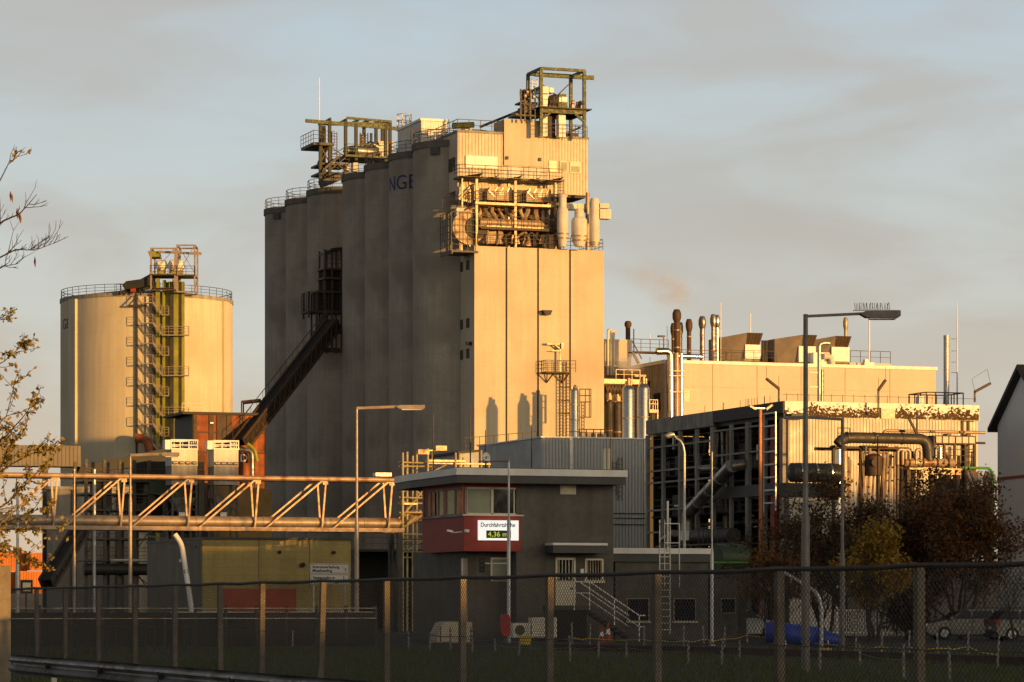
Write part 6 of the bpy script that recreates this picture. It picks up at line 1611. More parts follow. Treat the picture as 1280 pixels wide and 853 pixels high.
# ---------------------------------------------------------------- cars
def car(name, label, px, Y, yaw, mt, kind='wagon'):
    s = T(name, label, 'car', loc=(*Fr(px, Y).O, 0), rz=yaw, group='parked cars')
    Lc, Wc = 4.5, 1.75
    if kind == 'wagon':
        prof = [(-2.25, .45), (-2.2, .75), (-2.1, .95), (-1.95, 1.35), (-1.7, 1.46), (.2, 1.45), (.55, 1.35), (1.15, .98), (2.0, .84), (2.22, .68), (2.25, .4), (2.1, .25), (-2.1, .25)]
    else:
        prof = [(-2.1, .45), (-2.08, .85), (-1.95, 1.0), (-1.55, 1.38), (-1.3, 1.46), (.1, 1.46), (.4, 1.38), (1.05, .98), (1.85, .82), (2.08, .62), (2.1, .4), (1.95, .25), (-1.95, .25)]
    bm = bmesh.new()
    lay = []
    for w, sc, dz in ((-.5, 1, 0), (-.36, 1, 0), (.36, 1, 0), (.5, 1, 0)):
        ring = []
        for x, z in prof:
            inn = .16 if z > .99 else (.02 if z > .8 else 0)
            edge = abs(w) > .4
            y = (abs(w)*Wc-(inn+.0 if edge else 0)-(0))*(1 if w > 0 else -1)
            zz_ = z-(.05 if edge and z > 1.3 else .03 if edge and z > .7 else 0)
            ring.append(bm.verts.new((x*(1 if not edge else .985), y, zz_)))
        lay.append(ring)
    k = len(prof)
    for a, b in zip(lay[:-1], lay[1:]):
        for i in range(k): bm.faces.new((a[i], a[(i+1) % k], b[(i+1) % k], b[i]))
    bm.faces.new(lay[0][::-1]); bm.faces.new(lay[-1])
    bmesh.ops.recalc_face_normals(bm, faces=bm.faces[:])
    me = bpy.data.meshes.new('body'); bm.to_mesh(me); bm.free(); me.materials.append(mt)
    for p in me.polygons: p.use_smooth = True
    me.set_sharp_from_angle(angle=math.radians(32))
    o = bpy.data.objects.new('body', me); C.objects.link(o); o.parent = s
    # side glass, windscreen, rear window
    for sd_ in (-1, 1):
        m = MB(); yb_, yt = sd_*(Wc/2-.012), sd_*(Wc/2-.155)
        segs = [(-1.88, -1.0, -1.66), (-.92, .02, None), (.1, .98, None)]
        for i, (xa, xb, tp) in enumerate(segs):
            xt0 = xa+.28 if i == 0 else xa; xt1 = xb if i < 2 else .42
            y0 = sd_*(Wc/2-.02+.0)
            m.face([(xa, sd_*(Wc/2+.0), 1.0), (xb, sd_*(Wc/2+.0), 1.0), (xt1, sd_*(Wc/2-.145), 1.36), (xt0, sd_*(Wc/2-.145), 1.36)])
        m.build('side_window', glass, s)
    m = MB(); m.face([(1.14, -.68, 1.01), (1.14, .68, 1.01), (.60, .62, 1.36), (.60, -.62, 1.36)]); m.build('windscreen', glass, s)
    xr0, xr1 = (-2.13, -1.98) if kind == 'wagon' else (-2.0, -1.62)
    m = MB(); m.face([(xr0-.005, .68, 1.0), (xr0-.005, -.68, 1.0), (xr1-.01, -.62, 1.34), (xr1-.01, .62, 1.34)]); m.build('rear_window', glass, s)
    xe = -Lc/2 if kind == 'wagon' else -2.1
    for sd_ in (-1, 1):
        MB().box(xe-.02, xe+.2, sd_*.86, sd_*.64, .7, .98).build('tail_lamp', tail_r, s)
        MB().box(-xe-.22, -xe-.005, sd_*.84, sd_*.55, .6, .76).build('headlight', sign_w, s)
        for xw in (-1.35, 1.38):
            w = MB().tube([(xw, sd_*(Wc/2-.2), .31), (xw, sd_*(Wc/2+.01), .31)], .31, 20).build('wheel', tyre, s)
            MB().tube([(xw, sd_*(Wc/2), .31), (xw, sd_*(Wc/2+.022), .31)], .19, 16).build('rim', galv, w)
        m = MB()
        for xq in (.05, -.97): m.box(xq-.008, xq+.008, sd_*(Wc/2-.005), sd_*(Wc/2+.004), .35, .98)
        m.build('door_gap', blackm, s); m = MB(); m.box(-.22, -.02, sd_*(Wc/2), sd_*(Wc/2+.02), .86, .9); m.box(-1.25, -1.05, sd_*(Wc/2), sd_*(Wc/2+.02), .86, .9); m.build('door_handle', mt, s)
        MB().box(1.0, 1.15, sd_*(Wc/2), sd_*(Wc/2+.18), .95, 1.08).build('mirror', mt, s)
    m = MB(); m.box(-2.2, 2.2, -.8, .8, .18, .35); m.build('underbody', blackm, s)
    for sd_ in (-1, 1): MB().bar((-1.6, sd_*.6, 1.5), (.1, sd_*.6, 1.5), .04).build('roof_rail', dsteel, s)
    MB().box(xe-.03, xe-.005, -.26, .26, .55, .66).build('number_plate', sign_w, s)
    return s
car('parked_car', 'silver estate car parked side on behind the bare tree stems', 1211, 152, PI+.12, car_s, 'wagon')
car('parked_car', 'silver hatchback with red tail lamp at the right edge', 1294, 146, -.9+PI*.75-1.3, car_s, 'hatch')
car('parked_car', 'white car nosing out from behind the dark garage', 922, 156, .05, car_w, 'hatch')

# ---------------------------------------------------------------- street lamps and posts
def lamp(px, Y, ptop, arm0, arm1, head0, head1, r0, r1, mt, label, spikes=False, harm=None, headh=.16, split=None):
    f2 = Fr(px, Y, 0); s = T('street_lamp', label, 'street lamp', loc=(*f2.O, 0)); z = lambda py: EYE+(HY-py)/F*Y; x = lambda p: (p-px)*Y/F
    zt_ = z(ptop); sp = zt_*(split or .45)
    MB().tube([(0, 0, 0), (0, 0, sp), (0, 0, sp+.25), (0, 0, zt_)], [r0, r0*.92, r1*1.15, r1], 12).build('post', mt, s)
    MB().bar((0, 0, zt_-.05), (x(arm1), 0, zt_+.02), .09*Y/110, .09*Y/110).build('arm', mt, s)
    a, b = x(head0), x(head1); h = MB(); sg = 1 if b > a else -1
    hh = headh; zc = zt_+.02
    h.prism([(a-sg*.15, zc-.02), (a, zc-hh*.8), (b-sg*.1, zc-hh), (b, zc-hh*.55), (b, zc+hh*.45), (a, zc+hh*.4)], -.17, .17); h = h.build('lamp_head', mt, s)
    MB().box(min(a, b)+.08, max(a, b)-.12, -.13, .13, zc-hh-.02, zc-hh*.86).build('lens', sign_w, h)
    if spikes:
        m = MB(); n = 26; m.box(min(a, b)-.3, max(a, b), -.03, .03, zc+hh*.46, zc+hh*.62)
        for k in range(n): q = a+(b-a)*k/(n-1)-sg*.25; m.bar((q, R.uniform(-.08, .08), zc+hh*.6), (q+R.uniform(-.03, .03), R.uniform(-.12, .12), zc+hh*.6+.17), .012)
        m.build('bird_spikes', galv, h)
    return s
lamp(446, 136, 509, 446, 505, 500, 531, .10, .05, galv_o, 'slender street lamp rising in front of the grey silos', split=.5, headh=.13)
lamp(1007, 78, 393, 1007, 1085, 1082, 1125, .105, .055, lamp_d, 'tall near street lamp with bird spikes on its head', spikes=True, headh=.13, split=.43)
lamp(1053, 103, 522.5, 1053, 1003, 1003, 980, .085, .045, lamp_d, 'street lamp with its arm pointing left, right of the tall spiked one', headh=.07, split=.42)
lamp(163, 152, 568, 163, 207, 205, 224, .09, .045, galv_o, 'street lamp at the left with a short arm, in front of the pipe bridge', split=.75, headh=.14)
def polelike(px, Y, pt, r0, r1, mt, label, split=.45):
    z = EYE+(HY-pt)/F*Y; s = T('steel_pole', label, 'pole', loc=(*Fr(px, Y).O, 0), group='plain steel poles')
    MB().tube([(0,0,0), (0,0,z*split), (0,0,z*split+.2), (0,0,z)], [r0, r0*.9, r1, r1], 10).build('post', mt, s); MB().lathe([(r0*1.6, 0), (r0*1.6, .12), (r0, .16)], k=12).build('base', galv, s); MB().lathe([(r1*1.2, z-.02), (r1*1.2, z+.05), (.01, z+.09)], k=10).build('cap', galv, s); return s
polelike(93, 150, 588, .085, .045, galv_o, 'plain two step pole left of the street lamp with a short arm', .5)
polelike(22, 140, 600, .10, .06, galv, 'plain grey pole behind the yellow leaves at the left edge', .5)
polelike(118, 200, 588, .11, .1, galv, 'grey pole with a lit top just behind the pipe bridge', .7)
polelike(890, 128, 567, .075, .03, galv, 'thin grey pole in front of the dark open hall', .48)
polelike(1097, 150, 545, .035, .03, bsteel, 'very thin brown pole among the right trees', .6)
s = T('curved_lamp', 'grey lamp with a curved neck over the low annex roof', 'street lamp', loc=(*Fr(855.5, 170).O, 0)); z = lambda py: EYE+(HY-py)/F*170; x = lambda p: (p-855.5)*170/F
pts = [(0, 0, 0), (0, 0, z(580)), (0, 0, z(566))]+[(x(855)-.42+.42*math.cos(a*.16), 0, z(566)+.72*math.sin(a*.16)) for a in range(1, 10)]+[(x(841), 0, z(543))]
MB().tube(pts, .075, 10).build('post', galv, s)
m = MB(); m.tube([(x(843), 0, z(543)), (x(838), 0, z(543.5)), (x(833), 0, z(546)), (x(832), 0, z(547.5))], [.08, .16, .14, .05], 12); m.build('lamp_head', galv, s)
s = T('twin_floodlight_post', 'orange painted post with two slanted floodlights before the dark hall', 'floodlight', Fr(950.5, 162)); f2 = Fr(950.5, 162); z = lambda py: f2.z(950, py); x = lambda p: f2.x(p)
MB().bar((0, 0, 0), (0, 0, z(512)), .13).build('post', rpost, s)
MB().bar((x(944), 0, z(510.5)), (x(956), 0, z(510.5)), .06).build('cross_bar', galv, s)
MB().bar((x(936.5), 0, z(508)), (x(944), 0, z(512)), .26, .1).build('lamp', galv_o, s); MB().bar((x(964.5), 0, z(506)), (x(957), 0, z(512)), .26, .1).build('lamp', galv_o, s)
m = MB(); m.bar((x(948), .1, z(658)), (x(943), .1, z(659)), .04); m.build('clip', galv_o, s)
# signal portal in front of the control building
s = T('signal_post', 'thin inverted L post with a signal arm before the lit sign', 'signal post', Fr(636, 138, 0)); f2 = Fr(636, 138, 0); z = lambda py: f2.z(636, py); x = lambda p: f2.x(p)
MB().tube([(0, 0, 0), (0, 0, z(650)), (0, 0, z(648)), (0, 0, z(577))], [.085, .08, .045, .04], 10).build('post', galv, s)
MB().bar((0, 0, z(577)), (x(598), 0, z(577)), .06).build('top_arm', dsteel, s)
MB().bar((0, 0, z(704.5)), (x(604), 0, z(704.5)), .045).build('side_arm', galv, s)
m = MB(); m.box(x(599), x(606), -.12, .12, z(716), z(697)); h = m.build('signal_head', blackm, s)
m = MB()
for py in (701, 707, 712.5): m.tube([(x(602.5), -.13, z(py)), (x(602.5), -.2, z(py))], .07, 12)
m.build('signal_lens', dsteel, h)
# red cabinet / hose, AC units, cones, pale covered block
s = T('red_hose_box', 'red hose box hanging by the post at the control building', 'hose box', Fr(632, 137)); f2 = Fr(632, 137); z = lambda py: f2.z(632, py)
MB().prism([(f2.x(627.5)+.04, z(795)), (f2.x(638)-.04, z(795)), (f2.x(638), z(790)), (f2.x(638), z(772)), (f2.x(636), z(768)), (f2.x(629), z(768)), (f2.x(627), z(772)), (f2.x(627), z(790))], 0, .22).build('case', red_b, s)
MB().box(-.04, .04, .05, .15, 0, z(795)).build('stand', dsteel, s); MB().box(f2.x(629), f2.x(636), -.015, -.002, z(786), z(776)).build('front_plate', red_p, s)
def acunit(px0, px1, pt, pb, Y, label, fan):
    f2 = Fr(px0, Y); s = T('air_conditioner', label, 'air conditioner', f2, 'pale outdoor units at the control building'); xx = f2.x(px1); a, b = max(.15, f2.z(px0, pb)), f2.z(px0, pt)
    MB().box(0, xx, 0, .5, a, b).build('case', white_d, s)
    if fan: MB().tube([(xx*.4, -.03, (a+b)/2), (xx*.4, -.002, (a+b)/2)], (b-a)*.36, 20).build('fan_grille', dsteel, s)
    m = MB()
    for k in range(8): m.box(xx*.72 if fan else .05, xx-.06, -.012, -.002, a+(b-a)*(k+.3)/8.5, a+(b-a)*(k+.55)/8.5)
    m.build('vent', conc_d, s); m = MB(); m.box(.05, .15, .05, .45, 0, a); m.box(xx-.15, xx-.05, .05, .45, 0, a); m.build('foot', dsteel, s)
acunit(641, 663, 779, 797, 142, 'pale outdoor unit with a round fan beside the red hose box', True)
acunit(665, 696, 772, 797, 142.3, 'taller pale outdoor unit without fan near the stairs', False)
s = T('covered_block', 'pale tarpaulin covered block left of the red hose box', 'covered block', Fr(546, 138)); f2 = Fr(546, 138); z = lambda py: f2.z(570, py); x = lambda p: f2.x(p)
m = MB(); n0 = 9
prof = [(x(546), .02), (x(549), z(790)), (x(554), z(779)), (x(560), z(777)), (x(582), z(777.5)), (x(590), z(778)), (x(591), .02)]
m.prism(prof, 0, 1.1); m.build('cover', tower_c, s); m = MB()
for q in (550, 562, 575, 588): m.box(x(q), x(q)+.04, -.03, -.002, .05, z(784))
m.build('strap', dsteel, s)
s0 = None
for px, pb, Y, lab in ((752, 803, 140, 'left orange and white traffic cone under the stairs'), (760, 802, 141, 'right taller looking traffic cone under the stairs')):
    if s0 is None:
        s0 = s = T('traffic_cone', lab, 'traffic cone', loc=(*Fr(px, Y).O, 0), group='traffic cones'); m = MB().lathe([(.15, .03), (.1, .28)], k=16); m.lathe([(.07, .46), (.03, .72)], k=16); m.build('cone', cone_o, s)
        MB().lathe([(.1, .28), (.07, .46)], k=16).build('stripe', sign_w, s); MB().box(-.2, .2, -.2, .2, 0, .03).build('foot', cone_o, s)
    else: s = copy_tree(s0); s.location = (*Fr(px, Y).O, 0); s.scale = (1.1, 1.1, 1.25); s['label'] = lab
s = T('yellow_tub', 'small yellow tub on the grass edge below the outdoor units', 'tub', loc=(*Fr(657, 133).O, 0)); m = MB(); m.prism([(-.2, .0), (.2, .0), (.26, .32), (-.26, .32)], -.2, .2); m.build('body', box_y, s); m = MB(); m.box(-.29, .29, -.23, .23, .321, .36); m.build('rim', box_y, s)
# blue tarpaulin load and yellow crates
f2 = Fr(957, 113, 0); s = T('tarp_covered_boat', 'long low boat shape under a bright blue tarpaulin on the grass', 'covered boat', loc=(*f2.O, 0))
xx = (1053-957)*113/F; bm = bmesh.new(); nx, na = 26, 14; rings = []
for i in range(nx+1):
    u = i/nx; w = .42*math.sin(PI*min(1, u*1.25+.12))**.5 if u < .7 else .42*(1-(u-.7)/.3*.75); hgt = (.50 if u < .65 else .50-.25*(u-.65)/.35); zc = .52-.30*u**1.5
    ring = []
    for k in range(na):
        a = 2*PI*k/na; rr_ = 1+R.uniform(-.05, .05)
        ring.append(bm.verts.new((u*xx, math.cos(a)*w*1.2*rr_, max(.02, zc+.14+math.sin(a)*hgt*.74*rr_))))
    rings.append(ring)
for a, b in zip(rings[:-1], rings[1:]):
    for k in range(na): bm.faces.new((a[k], a[(k+1) % na], b[(k+1) % na], b[k]))
bm.faces.new(rings[0]); bm.faces.new(rings[-1][::-1]); bmesh.ops.recalc_face_normals(bm, faces=bm.faces[:]); me = bpy.data.meshes.new('tarpaulin'); bm.to_mesh(me); bm.free(); me.materials.append(tarp)
for p in me.polygons: p.use_smooth = True
o = bpy.data.objects.new('tarpaulin', me); C.objects.link(o); o.parent = s
m = MB()
for q in (.25, .55, .8): m.bar((xx*q, -.5, .1), (xx*q, -.3, .75-.3*q), .02); m.bar((xx*q, -.3, .75-.3*q), (xx*q, .3, .75-.3*q), .02)
m.build('rope', sign_w, s)
MB().box(.4, .55, -.3, .3, 0, .3).build('trestle', dsteel, s)
def crate(px, Y, z0, label):
    s = T('yellow_crate', label, 'crate', loc=(*Fr(px, Y).O, z0), group='yellow crates'); w = .19
    m = MB()
    for k in range(3): z = .03+k*.085; m.box(-w, w, -.14, -.12, z, z+.05); m.box(-w, w, .12, .14, z, z+.05); m.box(-w, -w+.02, -.14, .14, z, z+.05); m.box(w-.02, w, -.14, .14, z, z+.05)
    m.box(-w, w, -.14, .14, 0, .025)
    for sx_ in (-w, w-.03): m.box(sx_, sx_+.03, -.145, -.115, 0, .27)
    m.box(-.015, .015, -.146, -.12, 0, .27); m.build('body', box_y, s)
    MB().box(-w-.01, w+.01, -.15, .15, .255, .275).build('rim', box_y, s)
crate(1031, 101, 0, 'yellow slatted crate standing in the grass before the blue tarpaulin')
# white bent pole
s = T('bent_pole', 'white bent pole leaning in front of the yellow building', 'pole', loc=(*Fr(240, 150).O, 0)); x = lambda p: (p-240)*150/F; z = lambda py: EYE+(HY-py)/F*150
MB().bend([(x(218.5), 0, z(668)), (x(227), 0, z(680)), (x(240), 0, z(765)), (x(243), 0, 0)], .12, 12, .3).build('tube', sign_w, s); m = MB(); m.lathe([(.2, 0), (.2, .3), (.14, .32)], x(243), 0, 14); m.build('socket', galv, s)
MB().tube([(x(231.7), 0, z(712)), (x(232.5), 0, z(717))], .145, 12).build('joint', galv, s)
s = T('bent_pole', 'pale bent pole leaning over right in front of the blue tarpaulin', 'pole', loc=(*Fr(1027, 101).O, 0)); x = lambda p: (p-1027)*101/F; z = lambda py: EYE+(HY-py)/F*101
MB().bend([(x(982), .4, z(716)), (x(1022), 0, z(741)), (x(1027), 0, z(760)), (x(1027), 0, 0)], .06, 10, .2).build('tube', galv, s); m = MB(); m.lathe([(.11, 0), (.11, .2), (.07, .22)], 0, 0, 14); m.build('socket', galv, s)
# square lamp at far left
s = T('square_floodlight', 'small square lit floodlight above the fence at the left', 'floodlight', Fr(33, 125)); f2 = Fr(33, 125); x = lambda p: f2.x(p); z = lambda py: f2.z(33, py)
MB().box(x(26), x(41), 0, .12, z(742), z(725)).build('housing', blackm, s); MB().box(x(28.5), x(38.5), -.012, -.002, z(739.5), z(728.5)).build('glass_plate', glass_y, s); MB().box(-.03, .03, .04, .1, 0, z(742)).build('post', dsteel, s)
# dark barrier wall behind the left fence
s = T('yard_barrier', 'long dark low barrier wall with pale rails behind the left fence', 'barrier', Fr(-30, 124)); f2 = Fr(-30, 124); xx = f2.x(470); z = lambda py: f2.z(0, py)
MB().box(0, xx, 0, .25, 0, z(766)).build('wall', blackm, s)
for py in (760, 773): MB().box(0, xx, -.06, -.003, z(py+1.2), z(py)).build('rail', duct_m, s)
m = MB()
for k in range(14): q = xx*k/13; m.box(q-.05, q+.05, -.02, .1, 0, z(757))
m.build('post', dsteel, s)
# bicycle hoops
h0 = None
for px in (37, 86, 133, 182, 230, 279):
    labs = {37: 'leftmost steel hoop between fence and barrier', 86: 'second steel hoop from the left, before the barrier', 133: 'third steel hoop from the left, before the barrier', 182: 'steel hoop behind the fence just right of a post, fourth in line', 230: 'steel hoop below the white bent pole', 279: 'rightmost steel hoop near the orange door'}
    if h0 is None:
        h0 = T('steel_hoop', labs[px], 'hoop', loc=(*Fr(px, 112).O, 0), group='steel hoops behind the fence'); MB().bend([(0,0,0), (0,0,.85), (.25,.5,.85), (.25,.5,0)], .03, 8, .12).build('tube', dsteel, h0); MB().box(-.06, .06, -.06, .06, 0, .02).build('foot_plate', dsteel, h0)
    else: q = copy_tree(h0); q.location = (*Fr(px, 112+(px-37)*.01).O, 0); q['label'] = labs[px]
# ---------------------------------------------------------------- chain link fence
fr = Fr(1147, 40.7)
t = T('chain_link_fence', 'long brown chain link fence with a thick top rail crossing the whole foreground', 'fence', fr)
YP = (-110, -68, -22, 44, 80, 121, 167, 217, 273, 326, 402, 481, 576, 685, 819, 972, 1147, 1352, 1640, 2050)
ys = [fr.side(p, 760)[0] for p in YP]
HT = 2.1; lean = {402: .10, 326: .03, 273: -.02}
for p, y in zip(YP, ys):
    m = MB(); w, d = .105, .13; dx = lean.get(p, R.uniform(-.015, .015)); top = 2.08
    n = len(m.v)
    m.v += [(dx*-.6+0, y, 0), (w-dx*.6, y, 0), (w-dx*.6, y+d, 0), (-dx*.6, y+d, 0), (-.0+dx*.0, y, top), (w, y, top), (w, y+d, top), (0, y+d, top)]
    for q in ((0,3,2,1),(4,5,6,7),(0,1,5,4),(1,2,6,5),(2,3,7,6),(3,0,4,7)): m.f.append(tuple(n+i for i in q)); m.sm.append(False)
    m.build('post', post_m, t)
y0, y1 = ys[-1]-2, ys[0]+2
m = MB(); pts = []
yy = sorted(ys)
for a, b in zip(yy[:-1], yy[1:]):
    for k in range(4): u = k/4; pts.append((-.01+R.uniform(-.006, .006), a+(b-a)*u, HT-.035*math.sin(PI*u)*.6+R.uniform(-.006, .006)))
pts.append((-.01, yy[-1], HT)); m.tube(pts, .034, 10); m.build('top_rail', fence_m, t)
m = MB(); k = int((y1-y0)/.115); r = .0038; sl_ = .115/.085
for sgn in (-1, 1):
    xo = -.06-.006*sgn
    for i in range(-30, k+1):
        ya = y0+i*.115; zA, zB = .05, HT
        yb = ya+(zB-zA)*sl_*sgn
        if sgn < 0: ya += 2.9; yb += 2.9
        segs = 5; j = [R.uniform(-.008, .008) for _ in range(segs+1)]
        n = len(m.v)
        for q in range(segs+1):
            u = q/segs; y = ya+(yb-ya)*u; z = zA+(zB-zA)*u
            for c in range(3): an = c*2*PI/3; m.v.append((xo+j[q]*.6+math.cos(an)*r, y+j[q]+math.sin(an)*r*1.3, z+math.sin(an)*r*-sgn))
        for q in range(segs):
            for c in range(3): a = n+q*3+c; b = n+q*3+(c+1) % 3; m.f.append((a, b, b+3, a+3)); m.sm.append(False)
m.build('wire_mesh', mesh_m, t)
m = MB()
for z in (.08, 1.05): m.tube([(-.07, y0, z), (-.07, y1, z)], .006, 5)
m.build('tension_wire', fence_m, t)
# guard rail
fr = Fr(400, 38.4); t = T('guard_rail', 'grey steel road guard rail at the lower left', 'guard rail', fr)
ya, yb = fr.side(13, 818)[0], -9.0
prof = [(-.02, .75), (.03, .735), (-.045, .69), (-.05, .655), (.03, .60), (.03, .575), (-.05, .52), (-.045, .485), (.03, .44), (-.02, .425)]
m = MB(); n = len(prof)
for (x, z), (x2, z2) in zip(prof[:-1], prof[1:]): m.face([(x, ya, z), (x, yb, z), (x2, yb, z2), (x2, ya, z2)], True); m.face([(x+.006, ya, z), (x2+.006, ya, z2), (x2+.006, yb, z2), (x+.006, yb, z)], True)
m.build('beam', rail_g, t)
q = yb+1.0
while q < ya:
    MB().box(.05, .13, q, q+.1, 0, .72).build('post', galv, t); m = MB(); m.box(-.058, .05, q+.02, q+.08, .55, .62)
    for zz_ in (.52, .65): m.tube([(-.062, q+.05, zz_), (-.045, q+.05, zz_)], .018, 8)
    m.build('bolt', dsteel, t); q += 4.0
# post at the left edge
s = T('concrete_post', 'broad pale sunlit concrete post at the left edge of the picture', 'post', Fr(2, 64)); f2 = Fr(2, 64); x1 = f2.x(13.5)
MB().box(-.06, x1, 0, .2, 0, f2.z(5, 707)).build('shaft', post_m, s); MB().tube([(-.16, .1, 0), (-.16, .1, f2.z(5, 716))], .035, 8).build('strut', dsteel, s)
m = MB()
for k in range(5): m.box(-.2, -.06, .06, .14, .4+.38*k, .43+.38*k)
m.build('clip', dsteel, s)

# ---------------------------------------------------------------- stakes, kerb, tape
stk = [(347.5,784,801),(366,788,809),(386,787,800),(427.5,785,804),(464,790,807),(510.5,790,812),(537,790,813),(563,795,812),(590,797,817),(619,798,815),(648.5,800,820),(712.7,795,828),(716,778,811),(737.5,780,811),(748,797,824),(783,800,822),(805,782,812),(826,784,813),(854,782,815),(861,803,830),(879.5,782,812),(902,798,831),(906,784,810),(924.5,800,824),(934,782,803),(1025,800,840),(1069,790,822),(1075,805,832),(1102,790,822),(1130,805,850),(1136,788,825),(1172,790,825),(1187,808,853),(1210,790,822),(1247,795,836)]
marks = [(-99, 'the orange doors'), (440, 'the slender street lamp'), (530, 'the left edge of the covered block'), (600, 'the covered block'), (690, 'the pale outdoor units'), (742, 'the barred door'), (815, 'the entrance stairs'), (870, 'the caged wall ladder'), (912, 'the dark garage window'), (1010, 'the tall spiked lamp'), (1060, 'the lamp with its arm pointing left'), (1140, 'the yellow tree'), (1200, 'the tail of the silver estate car')]
ordn = ['first', 'second', 'third', 'fourth', 'fifth', 'sixth']; cnt = {}; stk_lab = {}
for px, pt, pb in sorted(stk):
    k = [m_ for m_ in marks if m_[0] <= px][-1][1]; cnt[k] = cnt.get(k, 0)+1
    stk_lab[(px, pb)] = 'short pale stake, %s right of %s' % (ordn[cnt[k]-1], k)
s0 = None
base_lab = 'short pale stake standing in the grass behind the chain link fence'
for px, pt, pb in stk:
    Y = F*EYE/(pb-HY); h = (pb-pt)/F*Y
    if s0 is None:
        s0 = s = T('fence_stake', stk_lab[(px, pb)], 'stake', loc=(*Fr(px, Y).O, 0), group='short pale stakes in the grass')
        m = MB(); m.tube([(0,0,-.05), (.01,0,.5), (0,.01,1)], [.035,.033,.03], 6); m.build('stake', conc_d, s); m = MB(); m.tube([(-.05,0,.78), (.05,0,.78)], .012, 5); m.build('wire_eye', dsteel, s)
    else: s = copy_tree(s0); s.location = (*Fr(px, Y).O, 0); s.rotation_euler = (R.uniform(-.04, .04), R.uniform(-.05, .05), R.uniform(0, 6)); s['label'] = stk_lab[(px, pb)]
    s.scale = (1, 1, h)
def wires(idx, name, label, mt, hs, cat, r=.012):
    s = T(name, label, cat, loc=(0, 0, 0)); m = MB()
    P_ = [(*Fr(px, F*EYE/(pb-HY)).O, (pb-pt)/F*F*EYE/(pb-HY)) for px, pt, pb in (stk[i] for i in idx)]
    for a, b in zip(P_[:-1], P_[1:]):
        for h in hs: m.tube([(a[0], a[1]-.04, a[2]*h), ((a[0]+b[0])/2, (a[1]+b[1])/2-.04, (a[2]+b[2])/2*h-.06), (b[0], b[1]-.04, b[2]*h)], r, 5)
    m.build('wire', mt, s)
wires([0,1,3,4,5,6,7,8,9,10,11,14,15,19,21,27,29,32], 'stake_wire', 'thin wires strung along the front row of stakes', dsteel, (.55,.9), 'wire')
wires([12,13,16,17,18,20,22,24,26,28,30,31,33,34], 'warning_tape', 'sagging yellow tape hung between the back row of stakes', box_y, (.42,), 'tape', .016)
g0 = lambda px, pb: Vector((*Fr(px, F*EYE/(pb-HY)).O, 0))
m = MB(); pk = [g0(690, 813), g0(900, 818), g0(1100, 825), g0(1330, 834)]
for a, b in zip(pk[:-1], pk[1:]): m.bar(a+Vector((0,0,.1)), b+Vector((0,0,.1)), .25, .26)
o = m.build('low_kerb', brownk, None, loc=tuple(pk[0])); tag(o, 'low dark brown kerb running through the grass to the right', 'kerb')
m = MB(); m.bar(g0(8, 800)+Vector((0,0,.06)), g0(305, 801)+Vector((0,0,.06)), .2, .13); o = m.build('edge_kerb', conc_d, None, loc=tuple(g0(8, 800))); tag(o, 'pale low kerb edging the grass behind the left fence', 'kerb')
# ---------------------------------------------------------------- grass
m = MB(); rng = random.Random(33)
for i in range(52000):
    px = rng.uniform(-40, 1320); py = rng.uniform(799, 905); Y = F*EYE/(py-HY)
    if Y > 122: continue
    x = (px-CX)/F*Y; cl = math.sin(x*1.3)+math.sin(Y*.9+x)*.7
    h = rng.uniform(.05, .16)*(1+.35*cl)+(.12 if rng.random() > .93 else 0); w = rng.uniform(.006, .012)*Y/60
    lx, ly = rng.uniform(-.5, .5)*h, rng.uniform(-.5, .5)*h
    m.face([(x-w, Y, -.01), (x+w, Y, -.01), (x+lx, Y+ly, h)])
g = m.build('grass', grass_m); g['kind'] = 'stuff'
# ---------------------------------------------------------------- trees
def branchy(m, p, d, L, r, depth, rng, tips, bend_=.35, up=.12, kids_=(3, 4), shrink=.68, minr=.006):
    p = Vector(p); d = Vector(d).normalized(); n = 4; pts = [p.copy()]; rs = [r]
    for i in range(n):
        d = (d+Vector((rng.uniform(-1, 1), rng.uniform(-1, 1), rng.uniform(-1, 1)))*bend_*.35+Vector((0, 0, up*.4))).normalized()
        p = p+d*L/n; pts.append(p.copy()); rs.append(max(minr, r*(1-.45*(i+1)/n)))
    m.tube(pts, rs, 7 if r > .05 else 4, cap=False)
    if depth == 0: tips += pts[1:]; return
    if depth <= 2: tips += pts[2:]
    for k in range(rng.randint(*kids_)):
        u = rng.uniform(.35, 1) if k else 1; i = min(n, int(u*n)); q = pts[i]
        dd = (d+Vector((rng.uniform(-1, 1), rng.uniform(-1, 1), rng.uniform(-.5, .9)))*.75).normalized()
        branchy(m, q, dd, L*shrink*rng.uniform(.8, 1.2), max(minr, rs[i]*.62), depth-1, rng, tips, bend_, up, kids_, shrink, minr)
def leafcloud(m, tips, n, s0_, s1_, spread, rng, keep=None):
    c = 0
    while c < n:
        p = rng.choice(tips)+Vector((rng.gauss(0, spread), rng.gauss(0, spread), rng.gauss(0, spread*.8))); c += 1
        if keep and not keep(p): continue
        a = Vector((rng.uniform(-1, 1), rng.uniform(-1, 1), rng.uniform(-1, 1))).normalized(); b = a.orthogonal().normalized(); b.rotate(Matrix.Rotation(rng.uniform(0, 6.28), 3, a)); q = a.cross(b)
        s = rng.uniform(s0_, s1_)
        m.face([p-b*s, p+q*s*.45, p+b*s, p-q*s*.45])
